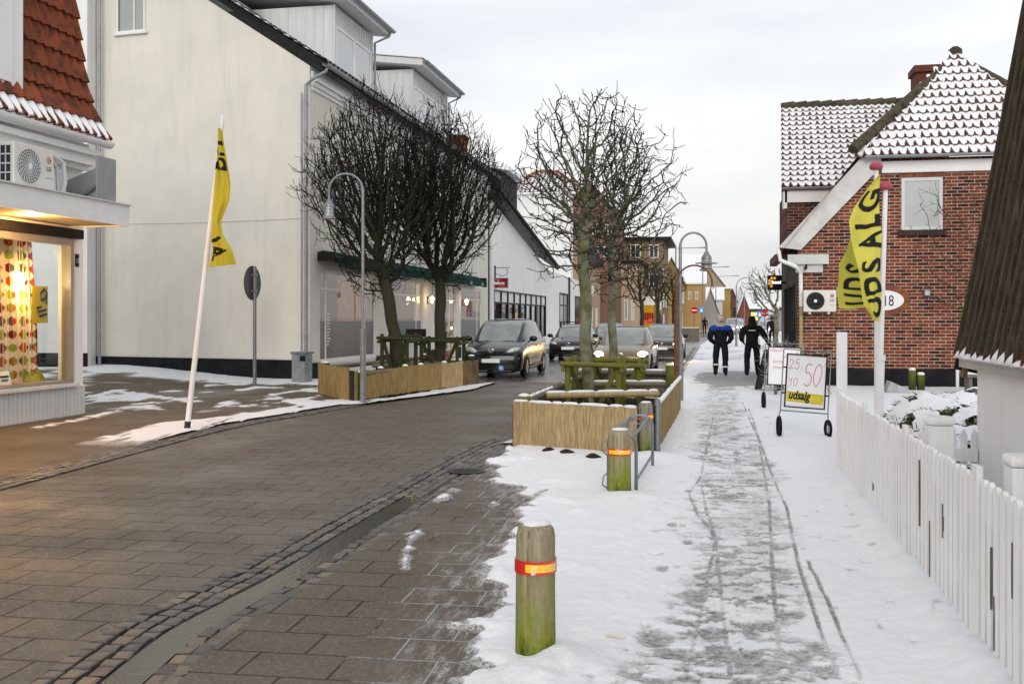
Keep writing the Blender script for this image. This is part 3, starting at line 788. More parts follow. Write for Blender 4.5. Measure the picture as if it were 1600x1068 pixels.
# facade: openings of the restaurant front
def fy(px): return onX(px, 497, FX).y
OP = [(fy(500), fy(587)), (fy(609), fy(660)), (fy(679), fy(712)), (fy(720), fy(752))]
HZ = 3.02
ys_ = [Y0+.36]+[v for o_ in OP for v in o_]+[Y1]
for a, b in zip(ys_[0::2], ys_[1::2]): mb.box(FX-.3, FX, a, b, 0, HZ)
mb.box(FX-.3, FX, Y0+.36, Y1, HZ+.001, EZ)
for i in (0, 1, 3): mb.box(FX-.3, FX-.001, OP[i][0]+.001, OP[i][1]-.001, 0, .5)
mb.box(FX-.3, FX, Y1-.3, Y1-.001, EZ+.001, EZ+.01)
mb.prism([(FX, Y1, EZ), (RX, Y1, RZ), (-24, Y1, EZ), (-24, Y1, 0), (FX, Y1, 0)], (0, -.29, 0))
mb.build('wall', M['plaster_beige'], house)
mb = MB()
for k_, (a, b) in enumerate(zip(ys_[2::2], ys_[3::2])): MB().box(FX+.001, FX+.03, a, b, -.05, .50).build('plinth', M['black_plinth'], house)
mb.prism([(FX+.03, Y0-.03, -.05), (-24, gy(-24)-.03, -.05), (-24, gy(-24)-.03, .66), (FX+.03, Y0-.03, .58)], (0, .028, 0))
mb.box(FX+.001, FX+.03, Y0-.002, ys_[1], -.05, .50)
mb.build('plinth', M['black_plinth'], house)
# thin cable across the gable
mb = MB(); mb.tube([(X, gy(X)-.03, 4.38+.10*math.sin((X+17)/6.5*PI)*-.4) for X in np.linspace(-17.2, -10.65, 14)], .007, 5)
mb.build('cable', M['grey_white'], house)
# gable window under the roof
o0 = onY(183, 53, 26.3); o1 = onY(230, 53, 26.3)
gw = win(house, (o0.x, gy(o0.x)-.01, o0.z), (1, -.1, 0), GN, o1.x-o0.x, 1.6, cols=(.62,), mats=('white_paint','glass'), fw=.05)
mb = MB(); mb.box(o0.x+.03, o1.x-.03, gy(o0.x)+.02-.03, gy(o0.x)+.0, o0.z, o0.z+1.55); mb.build('curtain', mat('pale_net_curtain', (.22,.26,.27), .8, .3, 3, stretch=(14,1,.4)), gw)
# roof
sl_ = (RZ-EZ)/(FX-RX); OH = .42
mb = MB()
ex = FX+OH; ez = EZ-OH*sl_+.16
th = .2
def roofslab(mb, ya, yb, xa, za, xb, zb, t):
    mb.prism([(xa, ya, za), (xb, ya, zb), (xb, ya, zb+t), (xa, ya, za+t)], (0, yb-ya, 0))
mb.prism([(ex, Y0-.12, ez), (RX, gy(RX)-.16, RZ+.16), (RX, gy(RX)-.16, RZ+.16+th), (ex, Y0-.12, ez+th)], (0, Y1-Y0+.25, 0))
mb.prism([(-24.4, gy(-24)-.16, EZ-.1), (RX-.001, gy(RX)-.16, RZ+.16), (RX-.001, gy(RX)-.16, RZ+.16+th), (-24.4, gy(-24)-.16, EZ-.1+th)], (0, Y1-Y0, 0))
roof = mb.build('roof', M['black'], house)
nrm = Vector((sl_, 0, 1)).normalized(); upv = Vector((-1, 0, sl_)).normalized()
pantiles('roof_tiles', M['tile_dark'], roof, lambda s, t: (Vector((ex+.02, Y0-.1+s*.30, ez+th+.01))+upv*(t*.34), nrm), 74, 23)
# moulded cornice below the gutter
mb = MB()
for k, (dx, z0, z1) in enumerate(((.05, EZ-.62, EZ-.52), (.10, EZ-.515, EZ-.40), (.17, EZ-.395, EZ-.30), (.05, EZ-.295, EZ-.12))): mb.box(FX+.001, FX+dx, Y0+.1, Y1, z0, z1)
mb.build('cornice', M['plaster_white'], house)
mb = MB(); half_gutter(mb, (ex+.07, Y0-.12, ez+.13), (ex+.07, Y1+.1, ez+.13), .085); mb.build('gutter', M['zinc'], house)
mb = MB(); gx = FX+.03
mb.tube([(ex+.05, Y0+.02, ez+.07), (ex+.05, Y0-.02, ez-.06), (FX+.10, Y0-.10, ez-.28), (FX-.07, Y0-.10, ez-.42), (FX-.07, Y0-.10, 3.0), (FX-.07, Y0-.10, .75), (FX-.07, Y0-.15, .62)], .045, 10)
for z in (1.2, 3.4, 5.6, 7.4): mb.tube([(FX-.07, Y0-.10, z), (FX-.07, Y0-.10, z+.05)], .06, 10)
mb.tube([(FX-.20, Y0-.08, .7), (FX-.20, Y0-.08, 7.7)], .022, 8)
mb.build('downpipe', M['zinc'], house)
# skylight lifting out of the roof near the verge
s0 = Vector((FX-2.3, Y0+1.0, 0)); s0.z = EZ+2.3*sl_+.4
sk = MB(); 
A = lambda a, b, c: s0+upv*a+UY*b+nrm*c
for (a0,a1,b0,b1) in ((0,.08,0,.8),(1.1,1.18,0,.8),(.08,1.1,0,.07),(.08,1.1,.73,.8)):
    sk.add([A(a0,b0,0),A(a1,b0,0),A(a1,b1,0),A(a0,b1,0),A(a0,b0,.10),A(a1,b0,.10),A(a1,b1,.10),A(a0,b1,.10)], [(0,3,2,1),(4,5,6,7),(0,1,5,4),(1,2,6,5),(2,3,7,6),(3,0,4,7)])
sko = sk.build('skylight', M['zinc'], house)
B_ = lambda a, b, c: s0+upv*(.3+a*.8)+UY*b+nrm*(.12+c+(1-a)*.30)
sk = MB(); sk.add([B_(0,.02,0),B_(1,.02,0),B_(1,.78,0),B_(0,.78,0),B_(0,.02,.05),B_(1,.02,.05),B_(1,.78,.05),B_(0,.78,.05)], [(0,3,2,1),(4,5,6,7),(0,1,5,4),(1,2,6,5),(2,3,7,6),(3,0,4,7)])
sk.build('sash', M['zinc'], sko)
# first-floor windows on the street side
for k in range(7):
    y = Y0+1.3+k*3.05
    win(house, (FX+.002, y, 4.75), UY, UX, 1.25, 1.55, cols=(.5,), rows=(.62,), mats=('white_paint','glass_dark'))
# two box dormers
def dormer(px0, px1, ybot, xf=-10.78):
    ya = onX(px0, 300, xf).y; yb = onX(px1, 300, xf).y
    zb = EZ+.05; zt = zb+2.25
    xr = xf-3.4
    d = MB(); d.box(xr, xf, ya, yb, zb-.4, zt)
    do = d.build('dormer', M['grey_white'], house)
    b = MB()                                          # vertical cover battens on the cheek and over the windows
    for x in np.arange(xf-.05, xr, -.27): b.box(x-.035, x, ya-.022, ya-.001, zb, zt-.01)
    for y in np.arange(ya, yb, .21): b.box(xf+.001, xf+.02, y, y+.03, zt-.52, zt-.02)
    b.box(xf+.001, xf+.03, ya-.03, ya+.10, zb, zt); b.box(xf+.001, xf+.03, yb-.10, yb+.03, zb, zt)
    b.build('batten', M['grey_white'], do)
    n = 2 if yb-ya < 4 else 3
    w = (yb-ya-.24)/n
    for k in range(n): win(do, (xf+.004, ya+.12+k*w, zb+.12), UY, UX, w-.03, 1.58, mats=('white_paint','glass_pale'), fw=.075, sill=False)
    r = MB()
    r.prism([(xr-1, ya-.38, zt+.62), (xf+.50, ya-.38, zt+.03), (xf+.50, ya-.38, zt+.25), (xr-1, ya-.38, zt+.84)], (0, yb-ya+.76, 0))
    r.prism([(xr-1, ya-.42, zt+.88), (xf+.54, ya-.42, zt+.27), (xf+.54, ya-.42, zt+.30), (xr-1, ya-.42, zt+.91)], (0, yb-ya+.84, 0))
    ro = r.build('roof', M['grey_white'], do)
    g = MB(); half_gutter(g, (xf+.60, ya-.40, zt+.22), (xf+.60, yb+.42, zt+.22), .075)
    g.tube([(xf+.58, yb+.2, zt+.15), (xf+.5, yb+.2, zt+.0), (xf+.08, yb+.06, zt-.22), (xf+.08, yb+.06, zb)], .04, 8)
    g.build('gutter', M['zinc'], do)
    return do
dormer(522, 581, 110); dormer(644, 698, 220)
# end chimney
mb = MB(); c = onX(781, 268, -12.0); mb.box(-12.5, -11.6, Y1-1.1, Y1-.3, 8.5, c.z+.15); mb.box(-12.56, -11.54, Y1-1.16, Y1-.24, c.z+.151, c.z+.30)
mb.build('chimney', M['brick_plain'], house)
# restaurant front: tall windows, frosted below, and a glazed door
M['lamp_glow'] = emit('lit_shade', (1,.60,.24), 9.)
room = MB()
room.box(FX-3.2, FX-3.1, Y0+.4, Y1-.4, 0, 3.2); room.box(FX-3.1, FX-.31, Y0+.37, Y0+.47, 0, 3.2); room.box(FX-3.1, FX-.31, Y1-.5, Y1-.4, 0, 3.2)
room.box(FX-3.1, FX-.31, Y0+.5, Y1-.5, 3.1, 3.2); room.box(FX-3.1, FX-.31, Y0+.5, Y1-.5, -.1, .05)
room.box(FX-3.05, FX-1.5, OP[0][1]+.5, OP[0][1]+.6, .05, 3.1)
for y in np.arange(Y0+1.5, Y1-1.5, 2.4):
    room.box(FX-2.2, FX-1.2, y, y+.9, .70, .75); room.box(FX-1.75, FX-1.65, y+.4, y+.5, .05, .70)
    room.box(FX-2.2, FX-1.2, y-.35, y-.28, .05, 1.05); room.box(FX-2.2, FX-1.2, y+1.15, y+1.22, .05, 1.05)
room.build('interior', mat('warm_interior', (.30,.20,.09), .8, .3, 1.5), house)
for k, (a, b) in enumerate(OP):
    if k == 2: continue
    w = b-a; z0 = .5; h = HZ-z0
    c1 = (.11, .80) if k == 0 else (.82,)
    win(house, (FX-.06, a, z0), UY, UX, w, h, cols=c1, rows=(.80,), fw=.075, mats=('white_paint', 'glass', 'frost'), split=.44, sill=True, name='shop_window')
a, b = OP[2]; w = b-a
do = win(house, (FX-.06, a, .12), UY, UX, w, HZ-.12, cols=(.28, .72), rows=(.80,), fw=.08, mats=('white_paint', 'glass'), sill=False, name='shop_door')
mb = MB(); mb.box(FX-.02, FX+.06, a+w*.66, a+w*.69, .95, 1.15); mb.build('handle', M['steel'], do)
# frost lettering running up the big pane
mb = MB()
for k in range(11): mb.box(FX-.048, FX-.045, OP[0][0]+.62, OP[0][0]+.80+.05*(k % 3), .95+k*.085, .985+k*.085)
mb.build('frosted_lettering', M['white_paint'], house)
mb = MB()
for k, (r0, c_) in enumerate(((.34,(.5,.2,.12)), (.27,(.35,.3,.28)), (.20,(.4,.15,.5)))):
    yc = (OP[3][0]+OP[3][1])/2-.1
    mb.tube([(FX-.045, yc+r0*1.2*math.cos(a_), 1.75+r0*2.1*math.sin(a_)) for a_ in np.linspace(0, PI, 14)], .03, 5, mi=k)
mb.build('arched_sticker', [mat('sticker_red', (.42,.14,.07), .6), mat('sticker_grey', (.3,.28,.26), .6), mat('sticker_violet', (.34,.16,.40), .6)], house)
# rolled green awning over the whole front
aw = thing('awning', 'rolled dark green awning with white lettering above the restaurant windows', 'awning', (FX+.3, 36, 3.2))
M['green'] = mat('dark_green_awning', (.003,.040,.028), .9, .4, 5.)
mb = MB(); ya, yb = fy(498), 44.7
mb.prism([(FX+.01, ya, 3.52), (FX+.55, ya, 3.33), (FX+.55, ya, 3.28), (FX+.01, ya, 3.30)], (0, yb-ya, 0))
mb.tube([(FX+.12, ya, 3.42), (FX+.12, yb, 3.42)], .13, 10)
mb.build('canopy', M['green'], aw)
mb = MB(); n = 90
for i in range(n):
    y = ya+(yb-ya)*i/n; y2 = ya+(yb-ya)*(i+1)/n; d = .03*math.sin(i*1.0); mb.box(FX+.55, FX+.575, y, y2-.002, 3.08+d*.5, 3.345)
mb.build('valance', M['green'], aw)
mb = MB()
for y in (OP[1][1]-.2, OP[2][1]+.2, 43.6):
    text_on(mb, 'Cafe', lambda x, z: Vector((FX+.579, y+x, 3.13+z)), .2)
mb.build('lettering', M['letter_white'], aw)
mb = MB(); mb.box(FX+.005, FX+.5, ya-.10, ya-.005, 3.25, 3.5); mb.box(FX+.005, FX+.55, yb+.005, yb+.06, 3.3, 3.5); mb.build('end_bracket', M['black'], aw)
# carriage lamps either side of the door, lit
def carriage_lamp(px, label):
    p = onX(px, 453, FX); z = 2.38
    t_ = thing('wall_lamp', label, 'lamp', (FX, p.y, z), 'lit wall lamps beside the restaurant door')
    mb = MB(); mb.box(FX+.001, FX+.03, p.y-.05, p.y+.05, z-.15, z+.15); mb.tube([(FX+.03, p.y, z+.05), (FX+.12, p.y, z+.16), (FX+.2, p.y, z+.12)], .015, 6)
    mb.tube([(FX+.03, p.y, z-.1), (FX+.15, p.y, z-.16), (FX+.2, p.y, z-.1)], .012, 6)
    mb.build('bracket', M['dark_metal'], t_)
    mb = MB(); mb.lathe([(.03,-.12),(.085,.06),(.10,.07),(.0,.15)], (FX+.2, p.y, z), 6); mb.build('lantern', M['lamp_glow'], t_)
    lamp_light('wall_lamp_light', (FX+.34, p.y-.1, z+.02), 4)
carriage_lamp(667, 'lit lantern left of the restaurant door, half hidden by a tree trunk')
carriage_lamp(722, 'lit lantern on the pillar right of the restaurant door')
# lamps hanging inside
for y, z in ((OP[0][0]+1.6, 2.1), (OP[1][0]+1.9, 2.0), (OP[1][1]-.3, 2.45), (OP[2][0]+.5, 2.4), (OP[3][0]+1.6, 2.2)):
    t_ = thing('pendant_lamp', None, 'lamp', (FX-1.2, y, z), 'lamps hanging inside the restaurant')
    t_['label'] = 'small warm pendant lamp lit behind the restaurant glass'
    mb = MB(); mb.lathe([(.10,0),(.05,.12),(.02,.14)], (FX-1.2, y, z), 10); mb.build('lamp_shade', M['lamp_glow'], t_)
    mb = MB(); mb.tube([(FX-1.2, y, z+.14), (FX-1.2, y, 3.09)], .006, 5); mb.build('cord', M['black'], t_)
    lamp_light('pendant_light', (FX-1.2, y, z-.12), 60)

# ------------------------------------------------------------------ the white house in the alley
wh = thing('white_house', 'plain white plastered house side seen in the alley behind the corner shop', 'house', (-20, 28, 0))
mb = MB(); mb.box(-30, -17.32, 25.9, 26.3, 0, 13); mb.build('wall', M['plaster_white'], wh)
mb = MB(); mb.box(-30, -17.30, 25.86, 25.899, -.05, .72); mb.build('plinth', M['black_plinth'], wh)
mb = MB(); mb.tube([(-17.1, 26.15, .1), (-17.1, 26.15, 11)], .045, 8); mb.build('downpipe', M['zinc'], wh)

# ------------------------------------------------------------------ the curtain shop on the left edge
SX = -10.95; SY = 16.25
shop = thing('corner_shop', 'white corner shop with lit display window, boarded base and red pantiled roof', 'shop', (-14, 10, 0))
Zs, Zt = .58, 3.08
Yw = onX(114, 497, SX).y
mb = MB()
mb.box(-19, -13.2, 16.05, SY, 0, 4.75); mb.box(-13.199, -11.3, 16.05, SY, 0, .56); mb.box(-13.199, -11.3, 16.05, SY, 3.06, 4.75); mb.box(-11.299, SX, 16.05, SY, 0, 4.75)   # end wall with a window
mb.box(SX-.22, SX, Yw+.02, 16.049, 0, 4.75)               # corner pier
mb.box(SX-.22, SX, 2, Yw+.019, Zt, 4.75)                  # over the window
mb.box(SX-.22, SX, 2, Yw+.019, 0, Zs-.02)                 # base
mb.box(-19.2, -19, 2, SY, 0, 4.75)
mb.build('wall', M['plaster_white'], shop)
mb = MB()
for y in np.arange(4, SY-.02, .105): mb.box(SX+.001, SX+.022, y, y+.094, .02, Zs-.06)
mb.build('cladding', M['grey_white'], shop)
fr = MB(); fr.box(SX-.16, SX+.02, Yw-.09, Yw, Zs+.002, Zt-.002); fr.box(SX-.16, SX+.02, 2, Yw-.091, Zt-.12, Zt-.002); fr.box(SX-.16, SX+.02, 2, Yw-.091, Zs+.002, Zs+.06)
fo = fr.build('shop_window', mat('brushed_aluminium_frame', (.34,.33,.31), .4, .1, 3., metal=.5), shop)
g = MB(); g.quad((-13.2, 16.15, .56), (-11.3, 16.15, .56), (-11.3, 16.15, 3.06), (-13.2, 16.15, 3.06)); g.build('end_pane', M['glass_clear'], fo)
g = MB(); g.box(SX-.06, SX-.055, 2, Yw-.05, Zs+.03, Zt-.06); g.build('pane', M['glass_clear'], fo)
s = MB(); s.box(SX-.01, SX+.10, 2, Yw+.06, Zs-.055, Zs); s.build('sill', M['grey_white'], fo)
bd = MB(); bd.box(SX+.001, SX+.10, 2, SY-.12, Zt+.001, Zt+.16); bd.build('black_band', M['black'], shop)
# canopy with a timber soffit
CX = -9.86; CZ0, CZ1 = 3.27, 3.62
mb = MB(); mb.box(CX-.05, CX, 2, 15.95, CZ0, CZ1); mb.box(SX+.002, CX-.051, 15.88, 15.95, CZ0, CZ1); mb.box(SX+.002, CX-.051, 2, 15.879, CZ1-.05, CZ1-.002)
cn = mb.build('canopy', M['white_paint'], shop)
mb = MB()
for x in np.arange(SX+.01, CX-.06, .085): mb.box(x, x+.081, 2, 15.87, CZ0+.02, CZ0+.05)
mb.build('soffit', wood('varnished_soffit_boards', (.38,.30,.20), (.58,.49,.37), 3, (14,1.2,14)), cn)
mb = MB(); mb.prism([(CX+.04, 2, CZ1+.001), (CX+.04, 15.97, CZ1+.001), (CX-.03, 15.97, CZ1+.001), (CX-.03, 2, CZ1+.001)], (0, 0, .022)); mb.build('metal_capping', M['grey_white'], cn)
M['spot'] = emit('lit_downlight', (1,.62,.26), 25.)
for y in (9.5, 12.2, 14.0):
    mb = MB(); mb.lathe([(.07,0),(.07,.02)], ((SX+CX)/2+.1, y, CZ0+.002), 12); mb.build('downlight', M['spot'], cn)
    lamp_light('downlight_light', ((SX+CX)/2+.1, y, CZ0-.08), 95, (1,.48,.14))
# cornice, gutter, roof
mb = MB()
for dx, z0, z1 in ((.16, 4.28, 4.36), (.28, 4.361, 4.52), (.38, 4.521, 4.62)): mb.box(SX+.001, SX+dx, 2, 16.2, z0, z1)
mb.box(SX+.001, SX+.16, 2, 16.19, 4.621, 4.74)
mb.build('cornice', M['plaster_white'], shop)
mb = MB(); half_gutter(mb, (SX+.47, 2, 4.78), (SX+.47, 16.34, 4.78), .10); mb.build('gutter', M['white_paint'], shop)
prof = [(-10.46, 4.80), (-10.66, 5.10), (-10.86, 5.55), (-10.96, 6.0), (-11.04, 6.5), (-11.12, 7.1), (-11.2, 7.7), (-11.3, 8.4)]
plen = [0]
for a, b in zip(prof[:-1], prof[1:]): plen.append(plen[-1]+math.hypot(b[0]-a[0], b[1]-a[1]))
def pp(l):
    l = min(max(l, 0), plen[-1]-1e-4); i = max(k for k in range(len(plen)-1) if plen[k] <= l); f = (l-plen[i])/(plen[i+1]-plen[i])
    a, b = prof[i], prof[i+1]; d = Vector((b[0]-a[0], 0, b[1]-a[1])).normalized()
    return Vector((a[0]+(b[0]-a[0])*f, 0, a[1]+(b[1]-a[1])*f)), Vector((d.z, 0, -d.x))
def PR(s, t_):
    p, n = pp(t_*.385); return p+UY*(16.30-.225*s), n
ro = pantiles('roof', M['tile_red'], shop, lambda s, t_: PR(s, t_+1), 30, 8, h=.055, lip=.07)
pantiles('eaves_tiles', M['tile_red_snow'], ro, PR, 45, 1, h=.06, lip=.06)
mb = MB(); mb.prism([(x-.03, 16.28, z) for x, z in prof]+[(-16, 16.28, 8.4), (-16, 16.28, 4.8)], (0, -.06, 0)); mb.build('gable_board', M['plaster_white'], ro)
mb = MB(); mb.box(-13, -10.72, 9, onX(36, 100, -10.72).y, 5.02, 9); mb.box(-10.719, -10.69, 9, onX(36, 100, -10.69).y-.25, 5.35, 9)
mb.build('dormer_wall', M['plaster_white'], shop)
mb = MB(); mb.box(SX+.001, SX+.012, 16.02, 16.12, 2.60, 2.82); np_ = mb.build('number_plate', M['black'], shop)
mb = MB(); text_on(mb, '17', lambda x, z: Vector((SX+.014, 16.035+x*.8, 2.66+z)), .12); mb.build('numerals', M['letter_white'], np_)
# room behind the glass
mb = MB(); mb.box(SX-2.3, SX-2.2, 2, 16.04, .3, 3.3); mb.box(SX-2.2, SX-.23, 2, 16.04, 3.12, 3.3); mb.box(SX-2.2, SX-.23, 2, 16.04, .3, .52); 
mb.build('interior', mat('cream_interior', (.55,.48,.36), .8, .1, 2.), shop)
mb = MB(); mb.box(SX-2.1, SX-.2, 2, 15.94, .522, .55); mb.build('display_floor', mat('orange_display_floor', (.42,.14,.06), .7, .3, 3.), shop)
mb = MB()       # white shelves and drawers at the back of the display
for y0, y1, z0, z1 in ((14.25,15.9,1.85,1.90),(14.25,15.05,1.35,1.845),(15.07,15.9,1.35,1.845),(14.25,15.9,2.95,3.05)): mb.box(SX-1.2, SX-.8, y0, y1, z0, z1)
mb.build('display_shelf', M['white_paint'], shop)
# leaf-patterned curtains
def leaf_cloth():
    N = NT('leaf_printed_curtain'); o = N.coord('Object'); s_ = N.sep(o); cb = N.n('CombineXYZ')
    u = N.attr('cu'); v = s_[2]
    col = N.math('FLOOR', N.math('DIVIDE', u, .17)); row = N.math('FLOOR', N.math('DIVIDE', v, .22))
    fu = N.math('SUBTRACT', N.math('FRACT', N.math('DIVIDE', u, .17)), .5); fv = N.math('SUBTRACT', N.math('FRACT', N.math('DIVIDE', v, .22)), .5)
    N.put(cb.inputs[0], col); N.put(cb.inputs[1], row)
    wn = N.n('TexWhiteNoise'); N.put(wn.inputs['Vector'], cb.outputs[0])
    d = N.math('ADD', N.math('MULTIPLY', N.math('ABSOLUTE', fu), 2.2), N.math('MULTIPLY', N.math('POWER', N.math('ABSOLUTE', fv), 2.), 4.6))
    leaf = N.sstep(d, .86, .78)
    pal = N.ramp(wn.outputs['Value'], [(0., (.45,.05,.03)), (.22, (.30,.38,.05)), (.42, (.17,.02,.05)), (.58, (.36,.13,.04)), (.72, (.25,.33,.10)), (.86, (.12,.10,.12)), (1., (.62,.56,.44))])
    N.t.nodes[-1].color_ramp.interpolation = 'CONSTANT'
    ve = N.sstep(N.math('ABSOLUTE', fu), .03, .015)
    c = N.mix(leaf, (.68,.63,.52), pal); c = N.mix(N.math('MULTIPLY', ve, leaf), c, (.65,.6,.5))
    N.set(col=c, rough=.85, spec=.1); return N.mat
M['leaf'] = leaf_cloth()
def curtain(name, y0, y1, x, label, m='leaf', folds=9, z0=.56, z1=3.05):
    nu, nv = folds*10, 16; vs = []; fs = []; cu = []
    for j in range(nv):
        v = j/(nv-1)
        for i in range(nu):
            u = i/(nu-1); w = math.sin(u*folds*2*PI+.6*math.sin(v*3+u*7))
            vs.append((x+.07*w*(1-.25*v)+.05*(1-v), y0+(y1-y0)*u+.02*math.sin(u*folds*4*PI)+.03*math.sin(v*4), z0+(z1-z0)*v)); cu.append(u*(y1-y0)*2.1)
    fs = [(j*nu+i, j*nu+i+1, (j+1)*nu+i+1, (j+1)*nu+i) for j in range(nv-1) for i in range(nu-1)]
    me = bpy.data.meshes.new(name); me.from_pydata(vs, [], fs); me.materials.append(M[m])
    me.attributes.new('cu', 'FLOAT', 'POINT').data.foreach_set('value', cu); me.polygons.foreach_set('use_smooth', [True]*len(fs))
    o = bpy.data.objects.new(name, me); COL.objects.link(o); tag(o, label, 'curtain')
cy = onX(50, 497, SX-.5).y
curtain('curtain', cy-1.0, cy+.02, SX-.5, 'cream curtain printed with red and green leaves hanging in the lit shop window')
curtain('curtain', cy-2.4, cy-1.02, SX-.42, 'dark folded curtain at the left edge of the shop window', m='leaf', folds=12)
pl = onX(30, 420, SX-.35)
t_ = thing('pendant_lamp', 'glowing yellow pendant lamp in front of the leaf curtain in the shop window', 'lamp', (pl.x, pl.y, 2.25))
mb = MB(); mb.lathe([(.055,-.04),(.09,.03),(.06,.12),(.02,.16)], (pl.x, pl.y, 2.3), 12); mb.build('lamp_shade', emit('bright_bulb', (1,.78,.36), 22.), t_)
mb = MB(); mb.tube([(pl.x, pl.y, 2.46), (pl.x, pl.y, 3.1)], .006, 5); mb.build('cord', M['white_paint'], t_)
lamp_light('shop_pendant_light', (pl.x+.08, pl.y, 2.2), 26, (1,.66,.28), .1)
lamp_light('shop_window_light', (SX-.8, 14.2, 2.9), 12, (1,.70,.36), .15)
lamp_light('shop_window_light', (SX-.8, 15.5, 2.9), 5, (1,.78,.50), .15)
# sale poster inside the glass
a = onX(50, 430, SX-.2); b = onX(72, 430, SX-.2)
t_ = thing('poster', 'yellow sale poster with black brush lettering inside the shop window', 'poster', (SX-.2, a.y, 1.7))
ay, by = a.y, b.y+.05
mb = MB(); mb.grid(lambda u, v: Vector((SX-.2+.02*math.sin(u*PI), ay+(by-ay)*u, 1.62+.62*v)), 8, 6); mb.build('sheet', M['yellow_dark'], t_)
mb = MB(); PP = lambda x, z: Vector((SX-.17+.02*math.sin(min(max(x,0),1)*PI), ay+(by-ay)*x, 1.62+.62*z))
stroke_on(mb, [(.75,.50),(.80,.80),(.62,.92),(.38,.80),(.42,.62),(.68,.66),(.78,.82)], PP, .09)
stroke_on(mb, [(.15,.40),(.45,.44)], PP, .06); stroke_on(mb, [(.25,.30),(.75,.36)], PP, .07); stroke_on(mb, [(.3,.18),(.8,.24)], PP, .07)
mb.build('lettering', M['letter_black'], t_)
# heap of green cloth and a price card on the display floor
p = onX(58, 575, SX-.55)
mb = MB(); mb.grid(lambda u, v: Vector((p.x+(u-.5)*.6, p.y-.2+(v-.5)*.8, .555+max(0,(.42*math.exp(-((u-.5)**2+(v-.45)**2)*9)+.05*math.sin(u*19)*math.sin(v*13)))))  , 22, 22)
tag(mb.build('cloth_heap', mat('olive_green_fabric', (.22,.22,.05), .9, .3, 5.), smooth=True), 'crumpled olive green fabric heaped beside the curtain', 'fabric')
p = onX(6, 570, SX-.3)
t_ = thing('price_card', 'small white price card standing on the orange display floor', 'card', (p.x, p.y, .56))
mb = MB(); mb.obox((p.x, p.y, .72), (.01, .3, .26), Euler((0, -.25, 0)).to_matrix()); mb.build('card', M['white_paint'], t_)
mb = MB(); mb.obox((p.x+.012, p.y, .76), (.004, .2, .03), Euler((0, -.25, 0)).to_matrix()); mb.obox((p.x+.02, p.y, .70), (.004, .16, .02), Euler((0, -.25, 0)).to_matrix()); mb.build('lettering', M['letter_black'], t_)

